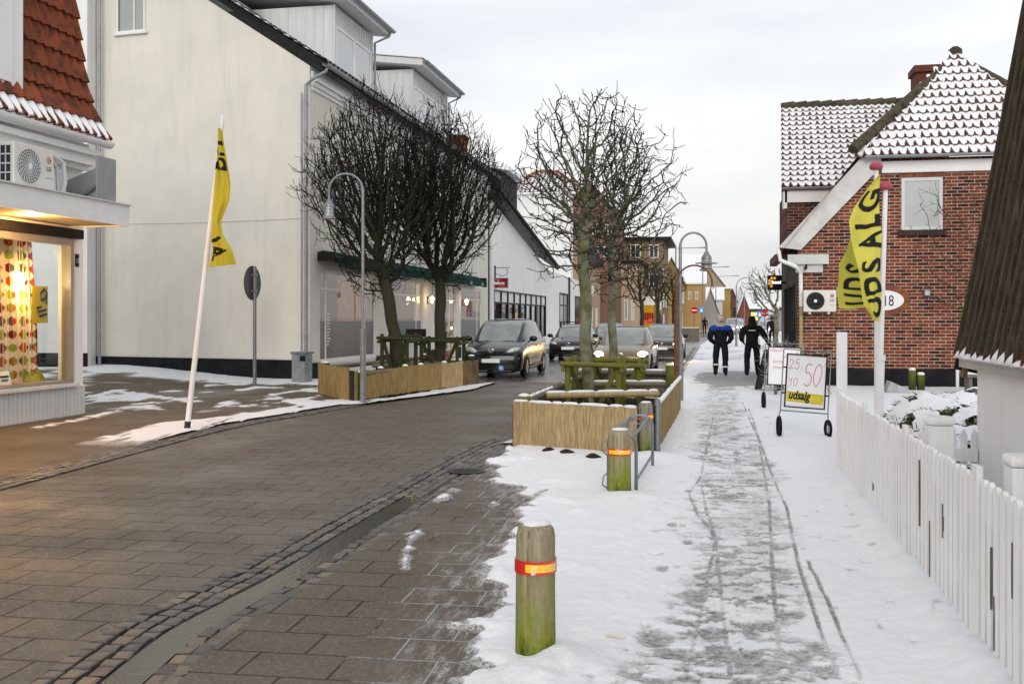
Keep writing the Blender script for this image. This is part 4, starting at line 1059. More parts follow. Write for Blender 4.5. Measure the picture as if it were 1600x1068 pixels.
# air conditioners
def fan_unit(root, O, u, n, w, h, d, guard='light', side=True):
    O = Vector(O); u = Vector(u).normalized(); n = Vector(n).normalized()
    P = lambda a, b, c: O+u*a+UZ*b+n*c
    cs = MB(); cs.add([P(0,0,-d),P(w,0,-d),P(w,0,0),P(0,0,0),P(0,h,-d),P(w,h,-d),P(w,h,0),P(0,h,0)], [(0,3,2,1),(4,5,6,7),(0,1,5,4),(1,2,6,5),(2,3,7,6),(3,0,4,7)])
    body = cs.build('casing', mat('ivory_casing', (.66,.65,.61), .5, .05, 4.), root, bevel=.015)
    r = h*.40; c = (r+.06*w+.02, h*.5)
    f = MB(); k = 24
    vs = [P(c[0]+r*math.cos(2*PI*i/k), c[1]+r*math.sin(2*PI*i/k), .004) for i in range(k)]
    f.add(vs, [tuple(range(k))]); f.build('fan_opening', M['dark_metal'] if guard == 'dark' else mat('grey_fan_recess', (.20,.20,.19), .6), body)
    f = MB()
    for rr in np.linspace(.25, 1., 6): f.tube([P(c[0]+r*rr*math.cos(2*PI*i/20), c[1]+r*rr*math.sin(2*PI*i/20), .016) for i in range(20)], .005, 4, closed=True)
    for i in range(22):
        a = 2*PI*i/22; f.tube([P(c[0]+r*q*math.cos(a+(q-.2)*.6), c[1]+r*q*math.sin(a+(q-.2)*.6), .018) for q in (.2,.5,.75,1.)], .006, 4)
    f.build('guard', M['grey_white'] if guard == 'light' else M['dark_metal'], body)
    f = MB(); vs = [P(c[0]+r*.19*math.cos(2*PI*i/14), c[1]+r*.19*math.sin(2*PI*i/14), .024) for i in range(14)]; f.add(vs, [tuple(range(14))]); f.build('hub', M['white_paint'], body)
    lx, lz, lr = w*.87, h*.74, h*.085
    f = MB(); f.add([P(lx+lr*math.cos(2*PI*i/18), lz+lr*math.sin(2*PI*i/18), .004) for i in range(18)], [tuple(range(18))]); em = f.build('emblem', mat('crimson_emblem', (.42,.03,.06), .5), body)
    f = MB(); f.tube([P(lx+lr*.72*math.cos(a), lz+lr*.72*math.sin(a), .006) for a in np.linspace(.3, 5.5, 16)], lr*.07, 4)
    f.tube([P(lx, lz+lr*.4, .006), P(lx, lz-lr*.4, .006), P(lx+lr*.35, lz-lr*.4, .006)], lr*.07, 4); f.tube([P(lx-lr*.3, lz+lr*.3, .006), P(lx-lr*.28, lz+lr*.28, .006)], lr*.1, 4)
    f.build('face_mark', M['letter_white'], em)
    f = MB(); text_on(f, 'LG', lambda x, z: P(lx-h*.10+x, h*.48+z, .005), h*.15, bold=.004)
    f.build('lettering', mat('grey_lettering', (.25,.25,.25), .6), body); f = MB()
    f.add([P(lx-h*.13,h*.30,.005),P(lx+h*.12,h*.30,.005),P(lx+h*.12,h*.315,.005),P(lx-h*.13,h*.315,.005)], [(0,1,2,3)])
    f.build('small_print', mat('grey_print', (.3,.3,.3), .6), body)
    if side:
        f = MB()
        f.add([P(-.004,.08*h,-d*.9),P(-.004,.08*h,-d*.12),P(-.004,.92*h,-d*.12),P(-.004,.92*h,-d*.9)], [(0,1,2,3)], 0)
        for i in range(5):
            b = .08*h+(.84*h)*i/4; f.bar(P(-.01,b,-d*.9), P(-.01,b,-d*.12), .012, .018, 1)
        for i in range(4):
            b = -d*.9+d*.78*i/3; f.bar(P(-.01,.08*h,b), P(-.01,.92*h,b), .012, .012, 1)
        f.build('side_grille', [M['dark_metal'], M['grey_white']], body)
ya = onX(22, 250, -10.28).y; yb = onX(84, 250, -10.28).y
t_ = thing('air_conditioner', 'ivory air conditioner with pale fan guard standing on the shop canopy', 'air conditioner', (-10.28, ya, 3.66))
fan_unit(t_, (-10.28, ya, 3.69), UY, UX, yb-ya, .66, .36)
mb = MB()
for y in (ya+.12, yb-.15): mb.box(-10.6, -10.3, y, y+.05, 3.621, 3.689)
mb.build('foot', M['dark_metal'], t_)
mb = MB(); mb.tube([(-10.5, yb+.02, 4.25), (-10.45, yb+.20, 4.33), (-10.40, yb+.42, 4.22), (-10.40, yb+.46, 3.9), (-10.45, yb+.40, 3.66)], .035, 8); mb.tube([(-10.55, yb+.02, 4.2), (-10.5, yb+.18, 4.27), (-10.47, yb+.35, 4.15), (-10.47, yb+.4, 3.66)], .022, 8)
mb.build('hose', M['grey_white'], t_)
t_ = thing('cable_box', 'plain white cover box on the canopy behind the air conditioner', 'box', (-10.6, yb+.3, 3.66))
mb = MB(); mb.box(-10.8, -10.5, yb+.05, yb+.62, 3.623, 4.15); mb.build('cover', M['white_paint'], t_, bevel=.015)
mb = MB(); mb.box(-10.81, -10.49, yb+.04, yb+.63, 4.151, 4.17); mb.build('lid', M['grey_white'], t_)
t_ = thing('metal_hood', 'grey sheet metal sign back with diagonal strut on the canopy end', 'metal panel', (-10.1, 15.5, 3.62))
M['sheet'] = mat('grey_sheet_metal', (.33,.34,.35), .45, .12, 2., metal=.4)
mb = MB(); mb.box(-9.99, -9.97, 15.18, 15.72, 3.645, 4.38); mb.box(-10.9, -9.99, 15.70, 15.72, 3.645, 4.05)
mb.prism([(-9.99, 15.70, 4.05), (-9.99, 15.70, 4.38), (-10.9, 15.70, 4.05)], (0, .02, 0)); mb.build('panel', M['sheet'], t_)
mb = MB(); mb.bar((-10.75, 15.66, 3.66), (-10.02, 15.66, 4.12), .04); mb.bar((-10.02, 15.66, 3.66), (-10.02, 15.66, 4.3), .04); mb.build('strut', M['steel'], t_)
# ------------------------------------------------------------------ the red brick house on the right
BY = 26.5
bh = thing('brick_house', 'red brick house with white verge boards, snowy half-hipped pantile roof and number plaque', 'house', (5, 29, 0))
xl, xr = 2.02, 10.4
EVX, EVZ = 1.66, 3.40; AP = Vector((6.16, 28.6, 8.36)); HZ0 = 5.62
SLP = (AP.z-EVZ)/(AP.x-EVX)
def mz(x): return EVZ+SLP*(x-EVX)
hx0 = EVX+(HZ0-EVZ)/SLP; hx1 = 2*AP.x-hx0
mb = MB()
mb.prism([(xl, BY, 0), (xl, BY, mz(xl)), (hx0, BY, HZ0), (hx1, BY, HZ0), (xr-.1, BY, mz(xl)), (xr-.1, BY, 0)], (0, .3, 0))
mb.build('wall', M['brick'], bh)
mb = MB(); mb.box(xl-.02, xr, BY-.035, BY-.001, -.05, .46); mb.box(xl-.03, xl-.001, BY+.001, 33, -.05, .40)
mb.build('plinth', M['black_plinth'], bh)
# street side, painted dark grey with a shop front
M['dark_grey'] = mat('dark_grey_paint', (.022,.025,.03), .6, .2, 2.)
mb = MB(); mb.box(xl, xl+.25, BY+.301, 33.0, 0, 3.5); st = mb.build('shop_front', M['dark_grey'], bh)
for y in (27.6, 29.6): win(bh, (xl-.002, y+1.6, .7), -UY, -UX, 1.6, 1.9, cols=(.5,), mats=('dark_grey','glass_dark'), sill=False)
# wing with its own roof facing the garden
WX, WY = 1.92, 29.0
mb = MB(); mb.box(WX, 6.0, WY, WY+.3, 3.2, 5.2); mb.box(WX, WX+.3, WY+.301, 32.3, 3.51, 5.2)
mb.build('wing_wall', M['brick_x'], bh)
mb = MB(); mb.box(WX-.06, 4.6, WY-.10, WY-.001, 4.86, 5.18); mb.box(WX-.10, WX-.001, WY-.10, WY+.4, 4.70, 5.18); mb.build('eaves_board', M['white_paint'], bh)
mb = MB(); half_gutter(mb, (WX-.15, WY-.18, 5.26), (5.0, WY-.18, 5.26), .07); mb.build('gutter', M['zinc'], bh)
up = Vector((0, 3.6, 2.85)).normalized(); wn_ = Vector((0, -2.85, 3.6)).normalized()
WC = .20; WR = .29
wr = pantiles('wing_roof', M['tile_snow'], bh, lambda s, t: (Vector((WX-.16+s*WC+t*.013, WY-.14, 5.26))+up*(t*WR), wn_), 22, 16)
mb = MB(); mb.add([(WX-.15,WY-.14,5.2),(WX+.06,WY+3.6,8.15),(WX+.3,WY+7.2,5.2),(WX+4.4,WY-.14,5.2),(WX+4.4,WY+3.6,8.15),(WX+4.4,WY+7.2,5.2)], [(0,2,1),(3,4,5),(0,1,4,3),(1,2,5,4)]); mb.build('roof_deck', M['tile_red'], wr)
mb = MB()
for i in range(12): mb.tube([(WX+.06+i*.37, WY+3.55, 8.22-.02), (WX+.06+i*.37+.40, WY+3.55, 8.25-.02)], [.12, .135], 10)
mb.build('ridge_tiles', M['ridge'], wr)
# main half hip
hu = Vector((0, AP.y-BY, AP.z-HZ0)).normalized(); hn = Vector((0, -(AP.z-HZ0), AP.y-BY)).normalized()
hl = math.hypot(AP.y-BY+.25, AP.z-HZ0+.3)
def HP(s, t):
    return Vector((hx0-.35+s*WC, BY-.30, HZ0+.02))+hu*(t*WR), hn
hw = hx1-hx0+.7; nt = int(hl/WR)
def hkeep(s, t):
    f = t*WR/hl; x = s*WC; return f*hw/2-.02 < x < hw-f*hw/2+.02
hr = pantiles('roof', M['tile_snow'], bh, HP, int(hw/WC)+1, nt, keep=hkeep)
mb = MB(); mb.add([(hx0-.3, BY-.28, HZ0), (hx1+.3, BY-.28, HZ0), tuple(AP), (AP.x, 31, AP.z), (EVX-.1, BY-.2, mz(EVX-.1)), (EVX+.1, 31, mz(EVX-.1)), (2*AP.x-EVX+.1, BY-.2, mz(EVX-.1)), (2*AP.x-EVX+.1, 31, mz(EVX-.1))],
       [(0,1,2), (4,0,2,3,5), (1,6,7,3,2)]); mb.build('roof_deck', M['tile_red'], hr)
mb = MB()
for A_, B_2 in ((Vector((hx0-.38, BY-.32, HZ0+.06)), AP), (Vector((hx1+.38, BY-.32, HZ0+.06)), AP)):
    n = 11; d = (B_2-A_)
    for i in range(n): mb.tube([A_+d*(i/n)+Vector((0,-.03,.13)), A_+d*((i+1.12)/n)+Vector((0,-.03,.16))], [.14, .118], 10)
mb.lathe([(.12,-.1),(.19,.05),(.17,.18),(.08,.26),(0,.28)], AP+Vector((0,-.03,.18)), 12)
mb.build('hip_tiles', M['ridge'], hr)
mb = MB(); c = onY(1463, 122, 29.6); mb.box(c.x-.52, c.x+.45, 29.6, 30.4, 6.5, c.z+.18); mb.box(c.x-.58, c.x+.51, 29.53, 30.47, c.z+.181, c.z+.36); mb.build('chimney', M['brick_plain'], bh)
# white verge boards, hip gutter, cornice return
M['dirty_white'] = plaster('weathered_white_render', (.62,.62,.61), .2, 2.5)
mb = MB()
mb.prism([(EVX-.12, BY-.16, mz(EVX-.12)+.20), (hx0-.06, BY-.16, mz(hx0-.06)+.20), (hx0+.30, BY-.16, mz(hx0)-.02), (hx0+.33, BY-.16, HZ0-.18), (EVX+.42, BY-.16, mz(EVX)-.0)], (0, .155, 0))
mb.build('verge_board', M['dirty_white'], bh)
mb = MB(); mb.box(EVX+.10, EVX+1.08, BY-.22, BY-.001, EVZ-.36, EVZ-.12); mb.box(EVX+.30, EVX+.95, BY-.12, BY-.001, EVZ-.56, EVZ-.361); mb.build('cornice', M['dirty_white'], bh)
mb = MB(); mb.box(hx0+.331, hx1-.3, BY-.10, BY-.001, HZ0-.36, HZ0-.08); mb.build('eaves_board', M['white_paint'], bh)
mb = MB(); half_gutter(mb, (hx0-.1, BY-.36, HZ0+.03), (hx1+.1, BY-.36, HZ0+.03), .07); mb.build('gutter', M['zinc'], bh)
mb = MB(); mb.box(EVX-.20, EVX-.02, BY-.1, 29, EVZ-.28, EVZ-.10); mb.build('eaves_soffit', mat('brown_eaves', (.12,.05,.04), .7), bh)
mb = MB(); mb.tube([(EVX-.12, BY-.18, EVZ-.02), (EVX-.08, BY-.24, EVZ-.26), (EVX+.30, BY-.20, EVZ-.42), (xl+.06, BY-.08, EVZ-.58), (xl+.07, BY-.08, 2.0)], .05, 10)
mb.build('downpipe', M['white_paint'], bh)
mb = MB(); mb.tube([(xl+.07, BY-.08, 1.999), (xl+.07, BY-.08, .1)], .048, 10); mb.build('lower_downpipe', mat('stained_downpipe', (.34,.27,.13), .6, .3, 8.), bh)
# attic window
wo = win(bh, (4.47, BY-.001, 3.86), UX, -UY, .95, 1.27, mats=('grey_white','glass'), fw=.075, sill=False)
mb = MB(); mb.box(4.5, 5.39, BY-.006, BY-.003, 3.9, 5.1); mb.build('curtain', mat('grey_net_curtain', (.46,.48,.48), .8, .05, 3.), wo)
def soldier(parent, x0, x1, z0, h, y, w=.075, m='brick_row', name='brick_lintel'):
    mb = MB(); n = int((x1-x0)/w)
    for i in range(n):
        a = x0+(x1-x0)*i/n; mb.box(a+.005, a+w-.006, y-.015-random.uniform(0,.004), y-.001, z0, z0+h)
    return mb.build(name, M[m], parent)
def brick_row_mat(name, a, b):
    N = NT(name); gi = N.n('NewGeometry'); f = N.noise(N.coord('Object'), 50, 4)
    c = N.mix(gi.outputs['Random Per Island'], a, b); N.set(col=N.mix(N.math('MULTIPLY', f, .5), c, mul(a, .5)), rough=.85); N.bump(f, .004, .6); return N.mat
M['brick_row'] = brick_row_mat('soldier_bricks', (.20,.055,.03), (.33,.11,.055))
M['brick_dark'] = brick_row_mat('dark_sill_bricks', (.035,.022,.018), (.06,.035,.028))
soldier(wo, 4.42, 5.50, 5.15, .20, BY)
mb = MB()
for i in range(14): mb.box(4.40+i*.079, 4.40+i*.079+.07, BY-.10, BY-.002, 3.72, 3.84)
mb.build('brick_sill', M['brick_dark'], wo)
# oval plaque with its ring of bricks
PC = onY(1379, 469, BY); pa, pb = .50, .25
mb = MB()
for i in range(44):
    a = 2*PI*i/44; a2 = 2*PI*(i+.82)/44
    def E(k, an): return Vector((PC.x+(pa+k)*math.cos(an), 0, PC.z+(pb+k)*math.sin(an)))
    q = [E(.005, a), E(.15, a), E(.15, a2), E(.005, a2)]
    mb.prism([(p.x, BY-.002, p.z) for p in q], (0, -.016, 0))
pq = mb.build('brick_ring', M['brick_row'], bh)
mb = MB(); mb.prism([(PC.x+pa*math.cos(2*PI*i/40), BY-.002, PC.z+pb*math.sin(2*PI*i/40)) for i in range(40)], (0, -.012, 0)); pl_ = mb.build('plaque', M['white_paint'], pq)
mb = MB(); text_on(mb, '18', lambda x, z: Vector((PC.x+.0+x*.72, BY-.018, PC.z-.135+z)), .37); mb.build('numerals', M['letter_black'], pl_)
t_ = thing('air_conditioner', 'ivory air conditioner with dark fan fixed to the brick gable', 'air conditioner', (2.5, BY-.3, 1.85))
fan_unit(t_, (2.13, BY-.36, 1.86), UX, -UY, .77, .53, .30, 'dark', side=False)
mb = MB(); mb.box(2.25, 2.30, BY-.35, BY-.002, 1.80, 1.855); mb.box(2.7, 2.75, BY-.35, BY-.002, 1.80, 1.855); mb.build('bracket', M['grey_white'], t_)
mb = MB(); mb.tube([(2.92, BY-.1, 2.3), (3.0, BY-.03, 2.38), (3.0, BY-.03, 2.45)], .03, 6); mb.box(2.93, 3.15, BY-.10, BY-.002, 2.22, 2.46); mb.build('pipe_cover', M['steel'], t_)
t_ = thing('wall_lamp', 'small square grey lamp on the brick gable right of the plaque', 'lamp', (5.1, BY, 2.3)); p = onY(1448, 457, BY)
mb = MB(); mb.box(p.x-.07, p.x+.07, BY-.09, BY-.002, p.z-.08, p.z+.08); mb.build('housing', M['steel'], t_, bevel=.01)
mb = MB(); mb.box(p.x-.05, p.x+.05, BY-.096, BY-.091, p.z-.06, p.z+.03); mb.build('diffuser', M['glass_pale'], t_)
t_ = thing('security_camera', 'small dark camera under the white cornice of the brick gable', 'camera', (2.2, BY, 2.7)); p = onY(1259, 416, BY)
mb = MB(); mb.box(p.x-.02, p.x+.02, BY-.12, BY-.002, p.z-.02, p.z+.08); mb.build('mount', M['steel'], t_)
mb = MB(); mb.tube([(p.x-.03, BY-.28, p.z-.06), (p.x, BY-.10, p.z-.02)], .04, 8); mb.build('body', M['dark_metal'], t_)
# illuminated projecting sign
sy = 31.0; a = onY(1199, 430, sy); b = onY(1223, 453, sy)
t_ = thing('shop_sign', 'black lit projecting sign with orange hexagons and white name on the brick house', 'sign', (1.75, sy, 2.5))
mb = MB(); mb.box(a.x, b.x-.02, sy, sy+.12, b.z, a.z); mb.box(b.x-.019, 2.02, sy+.04, sy+.08, (a.z+b.z)/2-.03, (a.z+b.z)/2+.03); mb.build('panel', M['black'], t_)
w = b.x-.02-a.x; h = a.z-b.z
mb = MB()
for u, v in ((.30,.80),(.50,.80),(.15,.63),(.14,.44),(.27,.27)):
    mb.prism([(a.x+w*u+w*.105*math.cos(k*PI/3+.2), sy-.004, b.z+h*v+w*.105*math.sin(k*PI/3+.2)) for k in range(6)], (0, -.004, 0))
mb.build('emblem', emit('glowing_orange', (1,.42,.03), .75), t_)
mb = MB(); text_on(mb, 'Estatel', lambda x, z: Vector((a.x+w*.28+x*.9, sy-.010, b.z+h*.44+z)), h*.26, bold=.008); mb.build('lettering', emit('glowing_white', (1,.95,.88), 1.1), t_)

# ------------------------------------------------------------------ picket fence, gate, shed
FXX = 1.30
fence = thing('picket_fence', 'long white picket fence along the snowy pavement with chipped paint', 'fence', (FXX, 7, 0))
panels = [(11.42, 9.62), (9.50, 7.62), (7.50, 5.62), (5.50, 3.4)]
M['chipped'] = None
def chipped():
    N = NT('chipped_white_fence'); o = N.coord('Object', (7,7,.55)); f = N.noise(o, 2.8, 5, .7); g = N.noise(N.coord('Object', (1,1,.4)), 5, 4)
    h = N.noise(N.coord('Object'), 2.2, 5)
    c = N.ramp(h, [(.3, (.80,.80,.80)), (.7, (.88,.88,.88))])
    k = N.math('MULTIPLY', N.sstep(f, .67, .72), N.sstep(g, .55, .62)); c = N.mix(k, c, (.10,.085,.07))
    N.set(col=c, rough=.6, spec=.35); N.bump(f, .004, .6); return N.mat
M['chipped'] = chipped()
rnd = random.Random(5)
for k, (ya, yb) in enumerate(panels):
    mb = MB(); n = int((ya-yb)/.112)
    for i in range(n):
        y = ya-(i+.5)*(ya-yb)/n; hh = .90+rnd.uniform(-.008,.008); t_w = .037; x = FXX+rnd.uniform(-.003,.003)
        sk_ = rnd.uniform(-.004, .004)
        mb.prism([(x, y-t_w+sk_, .07), (x, y+t_w+sk_, .07), (x, y+t_w, hh-.018), (x, y+t_w*.5, hh), (x, y-t_w*.5, hh), (x, y-t_w, hh-.018)], (.022, 0, 0))
    for z in (.25, .70): mb.box(FXX+.023, FXX+.065, yb-.05, ya+.05, z, z+.075)
    mb.build('picket_panel', M['chipped'], fence)
for k, (y, z0, z1) in enumerate(((7.05,.35,.78),(6.72,.10,.45),(6.35,.42,.62),(5.28,.30,.60),(5.22,.12,.38),(4.92,.45,.7),(9.05,.25,.32))):
    mb = MB(); mb.prism([(FXX-.005, y-.001, z0), (FXX-.005, y+.003, z0+.03), (FXX-.005, y+.0045, (z0+z1)/2), (FXX-.005, y+.001, z1), (FXX-.005, y-.003, (z0+z1)/2)], (.012, 0, 0)); mb.build('crack', M['grey_wood'], fence)
for y in (11.46, 9.56, 7.56, 5.56):
    mb = MB(); mb.box(FXX-.012, FXX+.02, y-.055, y+.055, .02, .955); mb.build('cover_board', M['white_wood'], fence, bevel=.004)
for y in (7.25, 5.3):
    mb = MB(); mb.box(FXX+.08, FXX+.24, y-.08, y+.08, 0, .99); po = mb.build('post', M['white_wood'], fence, bevel=.006)
    mb = MB(); mb.box(FXX+.07, FXX+.25, y-.09, y+.09, .992, 1.045); mb.build('post_cap', M['white_wood'], po, bevel=.02)
mb = MB(); mb.box(FXX-.02, FXX+.09, 11.50, 11.53, .02, 1.55); t_ = mb.build('gate_post', M['white_wood'], None, bevel=.004)
tag(t_, 'tall narrow white board standing upright at the far end of the picket fence', 'post')
gate = thing('garden_gate', 'short white picket gate with pointed tops between the fence and the shed', 'gate', (1.7, 8.0, 0))
mb = MB(); n = 7
for i in range(n):
    x = 1.42+i*.073; 
    mb.prism([(x-.023, 8.0, .08), (x+.023, 8.0, .08), (x+.023, 8.0, .85), (x, 8.0, .895), (x-.023, 8.0, .85)], (0, .02, 0))
mb.build('picket_panel', M['white_wood'], gate)
mb = MB(); mb.box(1.37, 1.87, 7.955, 7.999, .66, .75); mb.build('rail', M['white_wood'], gate)
mb = MB(); mb.box(1.37, 1.87, 7.955, 7.999, .22, .32); mb.build('rail', M['white_wood'], gate)
mb = MB(); mb.box(1.525, 1.58, 7.93, 7.954, .05, 1.0); mb.build('post', M['white_wood'], gate, bevel=.005)

SHX = 1.876
shed = thing('shed', 'white rendered shed with very steep brown ribbed roof and snow on its eaves', 'shed', (2.4, 5, 0))
mb = MB(); mb.box(SHX, SHX+.2, 1.5, 8.0, 0, 1.405); mb.box(SHX+.201, 5, 7.8, 8.0, 0, 1.405); mb.build('wall', plaster('shed_white_render', (.82,.82,.83), .05), shed)
mb = MB(); mb.box(SHX-.10, SHX-.002, 1.5, 8.12, 1.385, 1.425); mb.box(SHX-.10, SHX-.07, 1.5, 8.12, 1.34, 1.384); mb.build('eaves_board', mat('grey_lead_edge', (.33,.34,.35), .5, .1, 3.), shed)
def ribbed():
    N = NT('weathered_ribbed_roof'); o = N.coord('Object', (1,1,.12)); f = N.noise(o, 26, 5, .7); g = N.noise(N.coord('Object'), 5, 5, .65); h = N.noise(N.coord('Object'), 90, 3)
    c = N.ramp(f, [(.3, (.022,.017,.013)), (.55, (.065,.047,.032)), (.75, (.15,.12,.09))])
    c = N.mix(N.ramp(g, [(.45,0.),(.7,.7)]), c, (.045,.042,.016)); c = N.mix(N.ramp(h, [(.60,0.),(.72,.5)]), c, (.20,.19,.13))
    N.set(col=c, rough=.9, spec=.15); N.bump(N.math('ADD', f, h), .008, .8); return N.mat
M['ribbed'] = ribbed()
TX, TZ = SHX+.56, 4.6
mb = MB(); pitch = .172; ny = int(6.6/pitch)*16; nz_ = 20
vs = []; Rd = Vector((TX-SHX, 0, TZ-1.42)); rn = Vector((-(TZ-1.42), 0, TX-SHX)).normalized()
for j in range(nz_+1):
    f = j/nz_
    for i in range(ny+1):
        y = 8.16-i*pitch/16; w_ = min(1, max(0, math.cos(2*PI*i/16)*2.2+.3))*.055-.004*math.sin(y*9)
        p = Vector((SHX-.05, y, 1.44))+Rd*f+rn*(w_+.02*(1-f)**6); vs.append(p)
fs = [(j*(ny+1)+i, j*(ny+1)+i+1, (j+1)*(ny+1)+i+1, (j+1)*(ny+1)+i) for j in range(nz_) for i in range(ny)]
mb.add(vs, fs); ro = mb.build('roof', M['ribbed'], shed, smooth=True)
mb = MB(); mb.prism([(SHX+.02, 1.5, 1.43), (TX+.02, 1.5, TZ), (5, 1.5, 1.43)], (0, 6.5, 0)); mb.build('roof_core', M['black'], ro)
mb = MB(); mb.bar((SHX-.03, 8.20, 1.30), (TX+.06, 8.20, TZ), .18, .03, up=(0,1,0)); mb.build('verge_board', mat('dark_verge_board', (.030,.022,.017), .85, .3, 6.), shed)
mb = MB(); mb.bar((SHX-.06, 8.165, 1.26), (SHX+.04, 8.165, 2.0), .03, .11, up=(0,1,0)); mb.build('barge_strut', wood('raw_brown_board', (.12,.075,.04), (.24,.16,.09)), shed)
mb = MB()
for i in range(int(6.5/pitch)):
    y = 8.12-(i+.5)*pitch
    h = random.uniform(.03, .12); mb.lathe([(.088,-.012),(.06,h*.3),(.022,h*.8),(0,h)], (SHX-.085+h*.06, y, 1.425), 7, jit=.2)
mb.build('eaves_snow', M['snow'], shed, smooth=True)
mb = MB()
for i in range(int(6.5/pitch)):
    y = 8.16-i*pitch; mb.bar((SHX-.125, y, 1.42), (SHX-.110, y, 1.50), .016)
mb.build('roof_rib', mat('red_brown_rib_end', (.13,.035,.03), .7), shed)

# ------------------------------------------------------------------ garden things
# snow-laden juniper: drooping boughs with needles under the snow
M['juniper'] = mat('juniper_needles', (.035,.05,.014), .85, .5, 9., col2=(.085,.085,.02))
hb = thing('snowy_shrub', 'low spreading juniper buried under snow beside the flagpoles', 'shrub', (2.9, 13.0, 0))
mb = MB(); nm = MB(); rs = random.Random(3)
lumps = [(2.0,11.9,.40,.62),(2.42,11.8,.46,.70),(2.85,12.0,.52,.76),(2.50,12.9,.52,.86),(3.0,13.0,.62,.92),(3.5,13.3,.7,.96),(2.65,13.9,.60,1.0),(3.3,14.4,.8,1.04),(3.45,12.4,.55,.84)]
def shz(x, y):
    s = 0
    for cx, cy_, r, h in lumps:
        d = ((x-cx)**2+(y-cy_)**2)/r**2
        if d < 1: s = max(s, h*(1-d)**.45)
    return s
nx, ny = 90, 90; vs = []; idx = {}
for j in range(ny):
    for i in range(nx):
        x = 1.5+3.2*i/(nx-1); y = 11.2+4.6*j/(ny-1); z = shz(x, y)
        q = mnoise.noise((x*3.1, y*3.1, 0))*.10+mnoise.noise((x*9, y*9, 2))*.045
        z *= .72
        if z > .25+q*2.2 and mnoise.noise((x*4.3, y*4.3, 5)) < .34: idx[(i,j)] = len(vs); vs.append((x, y, z+q))
fs = []
for j in range(ny-1):
    for i in range(nx-1):
        k = [(i,j),(i+1,j),(i+1,j+1),(i,j+1)]
        if all(c in idx for c in k): fs.append(tuple(idx[c] for c in k))
mb.add(vs, fs); so_ = mb.build('snow_cap', M['snow'], hb, smooth=True)
for _ in range(7000):
    cx, cy_, r, h = rs.choice(lumps); a = rs.uniform(0, 2*PI); rr = r*rs.uniform(.70, 1.04)
    x, y = cx+rr*math.cos(a), cy_+rr*math.sin(a); z0 = rs.uniform(.04, .44)
    if rs.random() < .35: rr = r*rs.uniform(0, .9); x, y = cx+rr*math.cos(a), cy_+rr*math.sin(a); z0 = shz(x, y)*.72-rs.uniform(.0, .16)
    d = Vector((math.cos(a)+rs.uniform(-.6,.6), math.sin(a)+rs.uniform(-.6,.6), rs.uniform(-.2,.6))).normalized(); l = rs.uniform(.05, .15); w = d.orthogonal().normalized()*.012
    p = Vector((x, y, z0)); nm.add([p-w, p+w, p+d*l], [(0,1,2)])
nm.build('needles', M['juniper'], hb, fix=False)
t_ = thing('stump_post', 'taller of two mossy green stumps by the black plinth', 'stump', (4.6, 25, 0))
def stump(px0, px1, ytop, label):
    y = 25.2; a = onY(px0, ytop, y); b = onY(px1, ytop, y); c = (a.x+b.x)/2; r = (b.x-a.x)/2; 
    t_ = thing('stump', label, 'stump', (c, y, 0), 'mossy stumps in the snow by the brick gable')
    mb = MB(); mb.lathe([(r*1.05,0),(r,a.z-.05),(r*.95,a.z-.02)], (c, y, 0), 12, jit=.04); mb.build('trunk', moss_wood('green_stump_wood', (.06,.07,.02), (.15,.16,.05), (.14,.17,.03), .0, 1.4), t_)
    mb = MB(); mb.lathe([(r*.98,a.z-.02),(r*.9,a.z+.03),(r*.4,a.z+.045),(0,a.z+.047)], (c, y, 0), 12); mb.build('snow_cap', M['snow'], t_, smooth=True)
bpy.data.objects.remove(t_)
stump(1419.5, 1431, 577, 'taller green stump, left of two below the brick gable')
stump(1432.5, 1445, 584, 'shorter green stump, right of two below the brick gable')
t_ = thing('handrail', 'white pipe handrail with slanted brace beside the brick gable', 'handrail', (5.6, 24.5, 0)); p = onY(1496, 600, 24.6); q = onY(1523, 556, 24.6)
mb = MB(); mb.tube([(p.x, 24.6, 0), (p.x, 24.6, onY(1496, 548, 24.6).z)], .035, 8); mb.build('post', M['white_paint'], t_)
mb = MB(); mb.tube([(p.x+.03, 24.6, onY(1496, 578, 24.6).z), (q.x+.3, 24.6, q.z+.1)], .03, 8); mb.build('rail', M['white_paint'], t_)
t_ = thing('garden_bench', 'small dark garden table with snow on top near the brick gable', 'table', (6, 24, 0)); p = onY(1505, 575, 23.5)
mb = MB(); mb.box(p.x, p.x+.9, 23.3, 23.8, .44, .50); mb.build('top', M['grey_wood'], t_)
mb = MB(); mb.box(p.x-.01, p.x+.91, 23.29, 23.81, .502, .56); mb.build('snow_cap', M['snow'], t_, bevel=.02)
for dx in (.08, .78):
    mb = MB(); mb.box(p.x+dx, p.x+dx+.07, 23.35, 23.75, 0, .438); mb.build('leg', M['grey_wood'], t_)
p = onY(1402, 601, 24); mb = MB(); mb.prism([(p.x-.25, 24, .0), (p.x+.3, 24, .0), (p.x+.25, 24, .12), (p.x-.15, 24, .30)], (0, .5, 0))
tag(mb.build('stone_slab', mat('grey_snowy_stone', (.35,.36,.37), .8, .3, 5.), bevel=.02), 'small tilted grey slab in the snow left of the stumps', 'stone')

